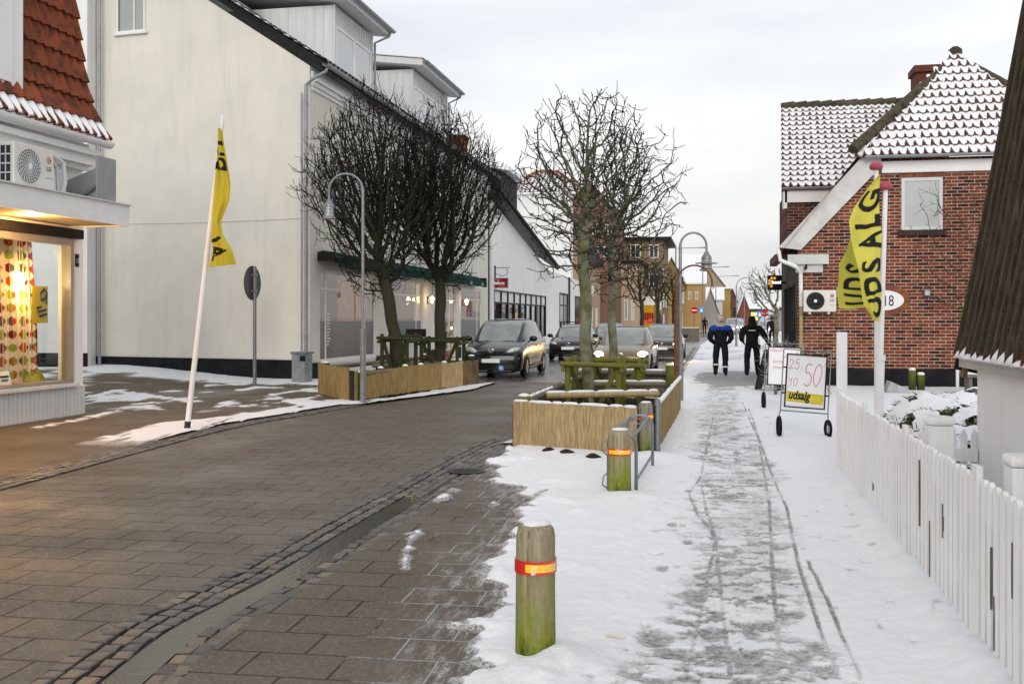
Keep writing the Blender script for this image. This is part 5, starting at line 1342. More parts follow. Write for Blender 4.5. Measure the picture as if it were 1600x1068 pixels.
# ------------------------------------------------------------------ flagpoles with sale flags
def flagpole(label, base, top, knob=True, r=.036, sleeve=None, name='flagpole', mats='white_paint'):
    t_ = thing(name, label, 'flagpole', base)
    b = Vector(base); t = Vector(top)
    mb = MB(); mb.tube([b, b+(t-b)*.5, t], [r, r*.92, r*.8], 12); mb.build('pole', M[mats], t_, smooth=True, auto=R(40))
    if knob:
        mb = MB(); mb.lathe([(.0,-.03),(.075,-.02),(.085,.015),(.07,.05),(.035,.075),(0,.08)], t+Vector((0,0,.03)), 12); mb.build('finial', mat('faded_red_finial', (.40,.08,.10), .5, .2, 6.), t_, smooth=True)
    if sleeve:
        s = b+(t-b)*sleeve; mb = MB(); mb.tube([b, s], r*1.45, 12); mb.tube([s+Vector((0,0,-.02)), s+Vector((0,0,.05))], r*1.7, 12); mb.build('sleeve', M['white_paint'], t_)
    return t_
A1 = onY(1371, 720, 13.5); A1.z = 0; A1.x = onY(1371, 640, 13.5).x; A1t = onY(1369, 266, 13.5)
B1 = Vector((onY(1371, 640, 13.1).x, 13.1, 0)); B1t = onY(1383.5, 297, 13.1)
flagpole('taller white flagpole with faded red cap carrying the rear sale flag', A1, A1t)
flagpole('shorter white flagpole with faded red cap leaning right in front of the other', B1, B1t, sleeve=.37)
def flag(name, label, S, cloth_m, words, nu=26, nv=60, size=.5, off=.008, x0=.12, kx=.17, ky=1.0, group=None, bold=.03):
    """S(u, v) -> point of the cloth: u across from the pole, v along the pole; lettering follows the cloth"""
    t_ = thing(name, label, 'flag', S(0, .5), group)
    mb = MB(); mb.grid(S, nu, nv); o = mb.build('cloth', M[cloth_m], t_, smooth=True, fix=False)
    L = MB()
    for ch, v in words:
        def P(x, y):
            # letters turned a quarter: their x runs up the pole, their height runs away from it
            uu = x0+y*ky
            vv = v+x*kx
            uu = min(max(uu, 0), 1); e = 1e-3
            p = S(uu, vv); du = S(min(uu+e, 1), vv)-S(max(uu-e, 0), vv); dv = S(uu, vv+e)-S(uu, vv-e); n = du.cross(dv)
            n.normalize()
            if n.dot(Vector((0,0,EYE))-p) < 0: n = -n
            return p+n*off
        text_on(L, ch, P, 1., cuts=3, bold=bold)
    L.build('lettering', M['letter_black'], t_, fix=False)
    return t_
def edge_interp(tab, v):
    for (a, p), (b, q) in zip(tab[:-1], tab[1:]):
        if v <= b: f = (v-a)/(b-a); f = f*f*(3-2*f)*.5+f*.5; return p+(q-p)*f
    return tab[-1][1]
# front flag: hoist along the leaning pole, free edge hanging to the left
hA = [(0, onY(1373, 503, 13.05)), (.2, onY(1376.5, 452, 13.05)), (.6, onY(1376, 360, 13.05)), (1, onY(1374, 272, 13.05))]
fA = [(0, onY(1366, 500, 12.95)), (.12, onY(1353, 476, 12.85)), (.35, onY(1341, 425, 12.75)), (.55, onY(1333, 385, 12.85)), (.72, onY(1325, 345, 12.95)), (.80, onY(1331, 325, 13.0)), (.9, onY(1352, 298, 13.0)), (1, onY(1372, 274, 13.05))]
def SA(u, v):
    v = min(max(v, 0), 1); a = edge_interp(hA, v); b = edge_interp(fA, v); p = a+(b-a)*u
    return p+Vector((.01*math.sin(u*9+v*14), .055*math.sin(u*6.5+v*7)*u+.03*math.sin(v*19+u*4)*u, .012*math.sin(u*11)*u))
flag('sale_flag', 'front yellow sale flag with tall black letters running up the leaning pole', SA, 'yellow_cloth',
     [('U', .03), ('D', .17), ('S', .335), ('A', .475), ('L', .64), ('G', .755)], x0=.02, kx=.185, ky=1.12)
hB = [(0, onY(1360, 480, 13.5)), (.5, onY(1362, 430, 13.55)), (1, onY(1371, 300, 13.5))]
fB = [(0, onY(1311.5, 483, 13.45)), (.25, onY(1309, 450, 13.4)), (.45, onY(1310, 415, 13.4)), (.55, onY(1322, 395, 13.45)), (.8, onY(1338, 345, 13.5)), (1, onY(1368, 290, 13.5))]
def SB_(u, v):
    v = min(max(v, 0), 1); a = edge_interp(hB, v); b = edge_interp(fB, v); p = a+(b-a)*u
    return p+Vector((.008*math.sin(u*9+v*14), .04*math.sin(u*7+v*6)*u, .010*math.sin(u*8)*u))
flag('sale_flag', 'rear yellow sale flag hanging lower and further left, showing the letters UDS', SB_, 'yellow_cloth',
     [('U', .06), ('D', .24), ('S', .42), ('A', .58), ('L', .73)], x0=.10, kx=.19, ky=1.0)
# the leaning pole by the driveway with its wrapped flag
Lb = G(292, 672); Ld = (onY(347, 190, Lb.y)-Lb)
t_ = flagpole('leaning white flagpole on the snowy kerb across the driveway', Lb, Lb+Ld, knob=False, r=.041)
mb = MB(); mb.tube([Lb, Lb+Ld*.03], .046, 12); mb.build('foot_sleeve', M['dark_metal'], t_)
mb = MB(); mb.lathe([(.03,0),(.028,.08),(0,.1)], Lb+Ld, 8); mb.build('tip', M['white_paint'], t_)
def lp(px, py, dy=0): return onY(px, py, Lb.y+dy)
hC = [(0, lp(326, 418)), (.15, lp(331, 388, .02)), (.30, lp(334, 352, -.05)), (.40, lp(331, 332)), (.5, lp(333.5, 305)), (.75, lp(338, 255)), (1, lp(345, 202))]
fC = [(0, lp(367.5, 413, -.05)), (.10, lp(363, 392, -.1)), (.20, lp(349, 367, -.12)), (.30, lp(346, 347, -.1)), (.45, lp(359, 313, -.1)), (.6, lp(360.5, 285, -.1)), (.8, lp(355, 243, -.05)), (1, lp(348, 202))]
def SC_(u, v):
    v = min(max(v, 0), 1); a = edge_interp(hC, v); b = edge_interp(fC, v); p = a+(b-a)*u
    return p+Vector((.012*math.sin(u*9+v*9), -.09*math.sin(u*PI)*(.6+.4*math.sin(v*8))+.03*math.sin(u*14+v*5), 0))
flag('sale_flag', 'yellow sale flag twisted round the leaning pole against the cream gable', SC_, 'yellow_dark',
     [('U', .80), ('D', .68), ('L', .17), ('A', .06)], x0=.08, kx=.15, ky=1.0)
# ------------------------------------------------------------------ planters wrapped in reed matting
M['soil'] = mat('dark_wet_soil', (.012,.010,.008), .9, .5, 6., bump=.03)
def reed_panel(parent, a, b, z0, z1, m, name='reed_panel', bulge=.02, rag=.012):
    a = Vector((a[0], a[1], 0)); b = Vector((b[0], b[1], 0)); d = (b-a); L = d.length; d /= L; n = Vector((d.y, -d.x, 0))
    if n.dot(Vector((0,0,0))-a) < 0: n = -n
    k = max(8, int(L/.035)); vs = []; fs = []; rs = random.Random(int(L*1000))
    for side in (0, -.03):
        for j in range(5):
            f = j/4
            for i in range(k+1):
                u = i/k; e = rag*rs.uniform(-1, 1); z = z0+(z1-z0)*f+(e if j in (0, 4) else 0)+(-.03*math.sin(u*PI) if j == 4 else 0)
                vs.append(a+d*(L*u)+n*(side+.012+bulge*math.sin(u*PI)*math.sin(f*PI*.9+.2)+.006*math.sin(u*L*9))+UZ*z)
    o = 5*(k+1)
    for j in range(4):
        for i in range(k):
            q = j*(k+1)+i; fs.append((q, q+1, q+k+2, q+k+1)); fs.append((o+q, o+q+k+1, o+q+k+2, o+q+1))
    for i in range(k):
        fs.append((4*(k+1)+i, 4*(k+1)+i+1, o+4*(k+1)+i+1, o+4*(k+1)+i)); fs.append((i+1, i, o+i, o+i+1))
    for j in range(4):
        q = j*(k+1); fs.append((q, q+k+1, o+q+k+1, o+q)); q += k; fs.append((q+k+1, q, o+q, o+q+k+1))
    mb = MB(); mb.add(vs, fs); return mb.build(name, M[m], parent)
def snow_edge(mb, a, b, z, w=.05, h=.035, cover=.8, seed=1):
    rs = random.Random(seed); a = Vector((*a[:2], z)); b = Vector((*b[:2], z)); L = (b-a).length; s = 0
    while s < L:
        l = min(L-s, rs.uniform(.15, .5))
        if rs.random() < cover:
            p = a+(b-a)*(s/L); q = a+(b-a)*((s+l)/L); m_ = (p+q)/2+UZ*h*rs.uniform(.2,.5)
            mb.tube([p, p+(q-p)*.12+UZ*h*.3, m_, q-(q-p)*.12+UZ*h*.3, q], [w*.15, w*.42, w*.5, w*.42, w*.15], 7)
        s += l
def timber_post(parent, x, y, z0, z1, r, m='moss_rail', snow=True, name='post'):
    mb = MB(); mb.lathe([(r,z0),(r,z1-.02),(r*.85,z1)], (x, y, 0), 10, jit=.03); o = mb.build(name, M[m], parent)
    if snow:
        mb = MB(); mb.lathe([(r*.92,z1+.001),(r*.9,z1+.02),(r*.5,z1+.038),(0,z1+.042)], (x, y, 0), 10, jit=.05); mb.build('snow_cap', M['snow'], o, smooth=True)
    return o
pr = thing('tree_planter', 'near tree planter wrapped in clean straw reed matting on the snowy pavement', 'planter', (-1.75, 16, 0))
a, b = (-2.62, 13.30), (-.95, 12.62); c1, c2 = (-.72, 12.95), (-.64, 19.2); d1 = (-2.72, 19.4)
reed_panel(pr, a, b, .0, .62, 'reed'); 
mid = (c1[0]*.55+c2[0]*.45, c1[1]*.55+c2[1]*.45)
reed_panel(pr, c1, mid, .06, .60, 'reed_old'); reed_panel(pr, mid, c2, .02, .60, 'reed_old')
reed_panel(pr, a, d1, .02, .58, 'reed_dark')
mb = MB(); snow_edge(mb, a, b, .605, .045, .02, 1., 3); mb.build('snow_rim', M['snow'], pr, smooth=True)
mb = MB(); snow_edge(mb, c1, c2, .60, .07, .05, 1., 4); mb.build('snow_rim', M['snow'], pr, smooth=True)
mb = MB(); mb.prism([(-2.55, 13.35, .22), (-.98, 12.75, .22), (-.76, 19.1, .22), (-2.62, 19.2, .22)], (0, 0, -.2)); mb.build('soil', M['soil'], pr)
for x, y, z, r in ((-2.50, 13.42, .66, .085), (-.82, 18.9, .84, .08), (-2.55, 18.9, .8, .08), (-1.00, 12.78, .55, .05)): timber_post(pr, x, y, 0, z, r)
for p, q, m in (((-2.5, 13.5, .58), (-2.45, 18.9, .62), 'grey_wood'), ((-2.45, 14.9, .56), (-.85, 15.6, .56), 'reed'), ((-2.5, 18.85, .70), (-.85, 18.9, .70), 'grey_wood'), ((-2.0, 17.0, .60), (-.82, 17.3, .60), 'grey_wood')):
    mb = MB(); mb.tube([p, q], .045, 8); ra = mb.build('rail', M[m], pr)
    mb = MB(); snow_edge(mb, p, q, p[2]+.045, .05, .02, .7, 9); 
    if mb.v: mb.build('snow_cap', M['snow'], ra, smooth=True)
mb = MB(); mb.box(-2.5, -.85, 19.0, 19.04, .25, .66); mb.build('board', M['grey_wood'], pr)
mb = MB(); mb.prism([(-1.02, 12.70, .0), (-.74, 12.93, .0), (-.74, 12.93, .56), (-1.02, 12.70, .56)], (.02, -.01, 0)); mb.build('liner', M['black'], pr)

pl2 = thing('tree_planter', 'far tree planter of patchy worn reed mats in front of the restaurant', 'planter', (-7.2, 23, 0))
A2, B2, C2, D2 = (-8.70, 21.6), (-7.17, 19.62), (-5.93, 25.4), (-7.9, 27.2)
def lerp2(p, q, f): return (p[0]+(q[0]-p[0])*f, p[1]+(q[1]-p[1])*f)
reed_panel(pl2, A2, lerp2(A2, B2, .90), .02, .70, 'reed_old')
mb = MB(); q0, q1 = lerp2(A2, B2, .905), B2; mb.prism([(q0[0], q0[1], .02), (q1[0], q1[1], .02), (q1[0], q1[1], .64), (q0[0], q0[1], .64)], (.02, .015, 0)); mb.build('liner', M['black'], pl2)
for f0, f1, m in ((.005, .45, 'reed_old'), (.452, .655, 'reed_old'), (.657, .85, 'reed'), (.852, .995, 'reed_dark')):
    reed_panel(pl2, lerp2(B2, C2, f0), lerp2(B2, C2, f1), .05, .64, m, rag=.022)
reed_panel(pl2, C2, D2, .02, .62, 'reed_dark')
mb = MB(); mb.prism([(A2[0]+.1, A2[1], .22), (B2[0], B2[1]+.1, .22), (C2[0]-.1, C2[1]-.1, .22), (D2[0], D2[1]-.1, .22)], (0, 0, -.2)); mb.build('soil', M['soil'], pl2)
for x, y, z in ((-8.55, 21.65, .70), (-7.12, 19.85, .60), (-6.08, 25.3, .74), (-7.8, 27.0, .7)): timber_post(pl2, x, y, 0, z, .09, 'moss_rail_dark')
for p, q in (((-8.5, 21.8, .6), (-7.8, 27, .62)), ((-7.1, 19.95, .56), (-6.1, 25.2, .58)), ((-8.2, 23.8, .55), (-6.4, 24.3, .55))):
    mb = MB(); mb.tube([p, q], .05, 8); mb.build('rail', M['grey_wood'], pl2)
for f in (.2, .38, .5, .7):
    p = lerp2(B2, C2, f); mb = MB(); mb.lathe([(.07,0),(.06,.03),(0,.05)], (p[0]-.05, p[1], .64), 8); mb.build('snow_cap', M['snow'], pl2, smooth=True)
mb = MB(); mb.box(-8.3, -6.6, 24.8, 24.84, .22, .62); mb.build('board', M['grey_wood'], pl2)

def tree_guard(x0, x1, y0, y1, h, m, label):
    t_ = thing('tree_guard', label, 'tree guard', ((x0+x1)/2, (y0+y1)/2, 0), 'timber guards round the planted trees')
    for x in (x0, x1):
        for y in (y0, y1):
            mb = MB(); mb.lathe([(.047,.15),(.046,h+.02),(.036,h+.045)], (x, y, 0), 9, jit=.05); mb.build('post', M[m], t_)
    for p, q in (((x0-.10, y0-.07, h-.05), (x1+.10, y0-.07, h-.08)), ((x0-.1, y1+.07, h-.02), (x1+.1, y1+.07, h-.02))):
        mb = MB(); mb.tube([p, ((p[0]+q[0])/2, p[1], p[2]-.01), q], .041, 9); mb.build('rail', M[m], t_)
    for x in (x0-.06, x1+.06):
        mb = MB(); mb.tube([(x, y0-.1, h-.14), (x, y1+.1, h-.12)], .037, 8); mb.build('rail', M[m], t_)
    xm = (x0+x1)/2
    mb = MB(); mb.bar((x0+.03, y0+.02, h-.12), (xm-.02, y0+.06, .22), .075, .04, up=(0,1,0)); mb.build('brace', M['moss_rail_dark'], t_)
    mb = MB(); mb.bar((x1-.03, y0+.02, h-.12), (xm+.04, y0+.10, .22), .075, .04, up=(0,1,0)); mb.build('brace', M[m], t_)
    return t_
tree_guard(-2.27, -1.48, 15.9, 16.75, 1.04, 'moss_rail', 'bright green algae covered timber guard round the nearest tree')
tree_guard(-2.05, -1.28, 17.5, 18.35, .97, 'moss_rail', 'algae covered timber guard round the slimmer tree, behind the nearest guard')
tree_guard(-7.55, -6.95, 22.6, 23.3, 1.30, 'moss_rail_dark', 'dark mossy timber guard round the leaning tree in front of the restaurant')
tree_guard(-7.22, -6.30, 24.7, 25.4, 1.20, 'moss_rail_dark', 'dark mossy timber guard round the upright tree beside the minivan')

# ------------------------------------------------------------------ bollards with reflective collars
M['refl_y'] = emit('reflecting_yellow_foil', (1,.50,.01), 0.0)
def foil(name, a, b, em=.0):
    N = NT(name); o = N.coord('Object'); n = N.noise(o, 55, 5, .7); m2 = N.noise(o, 9, 3)
    c = N.mix(N.sstep(n, .50, .62), a, b); c = N.mix(N.math('MULTIPLY', N.sstep(m2, .58, .66), N.sstep(n, .45, .5)), c, (.85,.83,.75))
    N.set(col=c, rough=.18, spec=.9, coat=.6); return N.mat
M['refl_y'] = foil('flash_lit_yellow_foil', (1.,.62,.03), (1.,.42,.01)); M['refl_r'] = foil('red_reflective_foil', (.62,.012,.015), (.75,.03,.02))
def bollard(p, r, h, zb, label, m='bollard', lean=(0,0), a0=-1.9, a1=.5):
    t_ = thing('bollard', label, 'bollard', (p.x, p.y, 0), 'wooden bollards with reflective collars')
    mb = MB(); n = 28
    mb.lathe([(r*1.0,-.05),(r*1.02,.05),(r*.99,h*.5),(r*.98,h-.055),(r*.90,h-.018),(r*.74,h)], (p.x, p.y, 0), n, jit=.012); o = mb.build('post', M[m], t_, smooth=True, auto=R(35))
    mb = MB(); k = 18; vs = []
    for rr, z in ((.70, h+.001), (.66, h+.010), (.40, h+.016), (0.001, h+.018)):
        for i in range(k): a = 2*PI*i/k; q = rr*r*(1+.10*math.sin(3*a+1)+.05*math.sin(7*a)); vs.append((p.x+q*math.cos(a), p.y+q*math.sin(a), z))
    mb.add(vs, [(j*k+i, j*k+(i+1) % k, (j+1)*k+(i+1) % k, (j+1)*k+i) for j in range(3) for i in range(k)]); mb.build('snow_cap', M['snow'], o, smooth=True)
    va = math.atan2(-p.y, -p.x)
    mb = MB(); q = r*1.06; mb.lathe([(r*.98,zb),(q,zb),(q,zb+.062),(r*.98,zb+.062)], (p.x, p.y, 0), 36); co_ = mb.build('collar', M['refl_r'], t_)
    mb = MB(); L = []
    for z in (zb+.012, zb+.050):
        for i in range(17): a = va+a0+(a1-a0)*i/16; L.append((p.x+(q+.002)*math.cos(a), p.y+(q+.002)*math.sin(a), z))
    mb.add(L, [(i, i+1, 18+i, 17+i) for i in range(16)]); mb.build('flash_lit_reflector', M['refl_y'], co_)  # foil strip facing the camera; flash glare is put into its vivid colour
    return t_
bollard(G(837, 1043), .097, .70, .475, 'nearest mossy wooden bollard with red and yellow reflective collar', a0=-.50, a1=1.15)
bollard(G(968, 780), .108, .655, .425, 'second mossy wooden bollard standing against the grey bicycle rack', a0=-1.0, a1=1.05)
bollard(G(1009, 712), .092, .66, .46, 'weathered bollard touching the corner of the near planter', 'bollard_dry', a0=-.3, a1=1.15)
bollard(Vector((-6.95, 26.2, 0)), .10, .86, .69, 'bollard with red reflective collar between the far planter trees', 'bollard_dry', a0=0, a1=.01)
# grey tube bicycle rack between the second and third bollards
t_ = thing('bicycle_rack', 'grey galvanised tube bicycle rack between two wooden bollards in the snow', 'bicycle rack', (-.88, 11, 0))
def hoop(y, x0, x1, h):
    r = (x1-x0)/2; c = (x0+x1)/2
    pts = [(x0, y, -.03), (x0, y, h-r*.8)]+[(c+r*math.cos(a), y, h-r*.8+r*.8*math.sin(a)) for a in np.linspace(PI, 0, 9)[1:-1]]+[(x1, y, h-r*.8), (x1, y, -.03)]
    mb = MB(); mb.tube(pts, .017, 9); return mb.build('hoop', M['steel'], t_, smooth=True)
hoop(9.84, -1.01, -.745, .60); hoop(11.7, -.98, -.70, .60)
for x in (-1.01+.03, -.745-.02):
    mb = MB(); mb.tube([(x, 9.84, .575), (x+.02, 11.7, .575)], .016, 8); mb.build('rail', M['steel'], t_, smooth=True)
mb = MB(); mb.tube([(-.75, 9.84, .14), (-.71, 11.7, .14)], .014, 8); mb.build('rail', M['steel'], t_)
for y in (9.95, 10.55, 11.15, 11.75):
    mb = MB(); mb.tube([(-1.0, y, .53), (-1.08, y, .50), (-1.09, y, .42), (-1.03, y+.02, .36), (-1.01, y+.02, .22), (-1.07, y, .16), (-1.08, y, .08), (-1.0, y, .03)], .008, 6); mb.tube([(-1.0, y, .53), (-.74, y, .57)], .008, 6); mb.build('wheel_holder', M['steel'], t_, smooth=True)
t_ = thing('metal_post', 'short grey steel post standing behind the weathered bollard', 'post', (-.78, 13.1, 0))
mb = MB(); mb.tube([(-.70, 12.75, 0), (-.70, 12.75, .70)], .035, 10); po = mb.build('tube', M['steel'], t_); mb = MB(); mb.tube([(-.70, 12.75, .62), (-.70, 12.75, .66)], .045, 10); mb.build('collar', M['steel'], po)

# ------------------------------------------------------------------ street lamps
def lamp_head(root, c, s=1., cage=True):
    mb = MB(); mb.lathe([(.02,.20),(.03,.18),(.075,.10),(.10,.06),(.105,.02)], c, 14); cap = mb.build('lamp_cap', M['steel'], root, smooth=True, auto=R(40))
    mb = MB(); mb.lathe([(.085,.019),(.09,-.12),(.085,-.17)], c, 12); mb.build('lantern', M['glass_pale'], cap)
    mb = MB()
    for i in range(6): a = PI*i/3; mb.tube([(c[0]+.095*math.cos(a), c[1]+.095*math.sin(a), c[2]+.02), (c[0]+.10*math.cos(a), c[1]+.10*math.sin(a), c[2]-.16)], .007, 4)
    for z in (-.03, -.09): mb.tube([(c[0]+.10*math.cos(2*PI*i/14), c[1]+.10*math.sin(2*PI*i/14), c[2]+z) for i in range(14)], .006, 4, closed=True)
    mb.build('cage', M['steel'], cap)
    mb = MB(); mb.lathe([(.10,-.165),(.135,-.19),(.14,-.215),(.08,-.225)], c, 14); mb.build('base_ring', M['steel'], cap)
    if cage != 'plain':
        mb = MB(); mb.lathe([(.09,-.040),(.225,-.055),(.225,-.072),(.09,-.080)], c, 18); mb.build('disc_shade', M['zinc'], cap)
def street_lamp(label, base, h_arch, r, dirx, diry=0, drop=.35, plain=False, group='arched street lamps', lower=1.1, rp=.04):
    t_ = thing('street_lamp', label, 'street lamp', base, group)
    b = Vector(base); d = Vector((dirx, diry, 0)).normalized()
    mb = MB(); mb.tube([b, b+UZ*lower], rp*1.35, 12); mb.tube([b+UZ*(lower-.03), b+UZ*(lower+.04)], rp*1.6, 12); mb.build('lower_pole', M['steel'], t_, smooth=True, auto=R(40))
    z0 = h_arch-r
    mb = MB(); pts = [b+UZ*lower, b+UZ*z0]+[b+d*(r-r*math.cos(a))+UZ*(z0+r*math.sin(a)) for a in np.linspace(0, PI, 15)[1:]]+[b+d*(2*r)+UZ*(z0-drop*.3)]
    mb.tube(pts, [rp*.72, rp*.68]+[rp*.5]*(len(pts)-2), 10); mb.build('pole', M['steel'], t_, smooth=True, auto=R(40))
    c = b+d*(2*r)+UZ*(z0-drop*.3-.20); lamp_head(t_, c, cage='plain' if plain else True)
    return t_
lb = G(567, 630)
street_lamp('arched street lamp in front of the far planter, its lantern hanging left among twigs', (lb.x, lb.y, 0), 4.58, .335, -1, -.25, drop=.5, plain=True, rp=.045, lower=1.45)
street_lamp('arched street lamp at the planter end with a lantern and round disc hanging right', (onY(1063, 497, 21).x, 21, 0), 3.43, .265, 1, .2, drop=.3, rp=.046)
t_ = thing('arch_post', 'rusty brown post with an empty half-round hook arm beside the street lamp', 'post', (onY(1057, 497, 20.4).x, 20.4, 0))
p = Vector((onY(1057, 497, 20.4).x, 20.4, 0)); 
mb = MB(); mb.tube([p, p+UZ*1.5], .055, 10); mb.tube([p+UZ*1.5, p+UZ*2.36], .045, 10); mb.lathe([(.06,2.30),(.065,2.36),(.03,2.40)], p, 10); mb.build('pole', M['rust'], t_)
mb = MB(); mb.tube([p+UZ*2.38]+[p+Vector((.345-.345*math.cos(a), .05, 2.38+.36*math.sin(a))) for a in np.linspace(.15, PI, 16)]+[p+Vector((.69, .05, 2.34))], .018, 8); ha = mb.build('hook_arm', M['rust'], t_, smooth=True)
mb = MB(); mb.tube([p+Vector((.69+.03*math.cos(a), .05, 2.31+.03*math.sin(a))) for a in np.linspace(0, 2*PI, 10)[:-1]], .009, 5, closed=True); mb.build('ring', M['rust'], ha)

# ------------------------------------------------------------------ sign seen from behind, litter bin, menu board
sb = G(398, 603)
t_ = thing('traffic_sign', 'round traffic sign seen from behind on a grey post by the cream gable', 'sign', (sb.x, sb.y, 0))
cz = onY(397, 442, sb.y).z
mb = MB(); mb.tube([(sb.x, sb.y, -.03), (sb.x, sb.y, cz+.42)], .045, 12); mb.build('post', M['steel'], t_)
vd = Vector((-sb.x, -sb.y, 0)).normalized(); ang = math.atan2(vd.y, vd.x)+R(62); nn = Vector((math.cos(ang), math.sin(ang), 0)); uu = Vector((-nn.y, nn.x, 0)); rd = .42
cc = Vector((sb.x, sb.y, cz))-nn*.075
mb = MB(); mb.prism([cc+uu*rd*math.cos(2*PI*i/32)+UZ*rd*math.sin(2*PI*i/32) for i in range(32)], nn*.02)
mb.tube([cc+uu*rd*math.cos(2*PI*i/32)+UZ*rd*math.sin(2*PI*i/32)+nn*.012 for i in range(32)], .014, 6, closed=True); di = mb.build('disc', mat('dark_grey_sign_back', (.085,.09,.095), .5, .12, 3., metal=.3), t_)
for z in (cz-.2, cz+.2):
    mb = MB(); mb.obox((sb.x, sb.y, z), (.12, .12, .05)); mb.build('clamp', M['steel'], di)
p = onY(472, 597, 25.15)
t_ = thing('litter_bin', 'grey galvanised litter bin with hooded opening at the corner of the cream house', 'litter bin', (p.x, 25.15, 0))
Mz = Euler((0, 0, R(-12))).to_matrix(); C0 = Vector((p.x, 25.15, 0)); W_ = .40
mb = MB(); mb.obox(C0+UZ*.40, (W_, .36, .72), Mz); mb.build('body', M['zinc'], t_, bevel=.012)
mb = MB(); mb.obox(C0+UZ*.80, (W_+.05, .42, .06), Mz); mb.build('lid', M['steel'], t_, bevel=.01)
mb = MB(); mb.obox(C0+UZ*.66+Mz@Vector((W_/2-.06, -.183, 0)), (.17, .012, .14), Mz); mb.build('opening', M['black'], t_)
mb = MB(); mb.tube([C0+Mz@Vector((W_/2+.02, -.1, .55)), C0+Mz@Vector((W_/2+.12, -.1, .5)), C0+Mz@Vector((W_/2+.12, -.1, .2))], .02, 6); mb.build('bracket', M['steel'], t_)
def sandwich(label, c, w, h, rz, head=None, m='black'):
    t_ = thing('menu_board', label, 'menu board', c); Mr = Euler((0, 0, rz)).to_matrix(); c = Vector(c)
    Pq = lambda x, y, z: c+Mr@Vector((x, y, z))
    for s in (-1, 1):
        P_ = lambda x, z, k: Pq(x, s*(.24*(1-z/h)+.02+k), z)
        mb = MB(); mb.add([P_(-w/2,.05,0),P_(w/2,.05,0),P_(w/2,h,0),P_(-w/2,h,0),P_(-w/2,.05,.03),P_(w/2,.05,.03),P_(w/2,h,.03),P_(-w/2,h,.03)], [(0,3,2,1),(4,5,6,7),(0,1,5,4),(1,2,6,5),(2,3,7,6),(3,0,4,7)])
        b_ = mb.build('board', M[m], t_)
        if head and s < 0:
            mb = MB(); mb.add([P_(-w*.40,.28,.033),P_(w*.40,.28,.033),P_(w*.40,h*.74,.033),P_(-w*.40,h*.74,.033)], [(0,1,2,3)]); mb.build('paper', mat('pale_menu_sheet', (.50,.52,.56), .6, .1, 8.), b_)
            mb = MB(); text_on(mb, head, lambda x, z: P_(-w*.36+x, h*.81+z, .034), w*.19); mb.build('lettering', M['letter_white'], b_)
            mb = MB(); mb.add([P_(w*.07*math.cos(a), h*.93+w*.06*math.sin(a), .034) for a in (R(90), R(210), R(330))], [(0,1,2)]); mb.build('emblem', mat('dark_red_emblem', (.20,.02,.03), .6), b_)
    return t_
sandwich('black menu board with white name and pale sheet standing outside the restaurant', (onY(650, 497, 27.8).x, 27.8, 0), .56, 1.40, R(10), 'Benedicter')
sandwich('dark blank sandwich board behind the rear price board', (onY(1202, 497, 24.5).x, 24.5, 0), .5, .98, R(70))

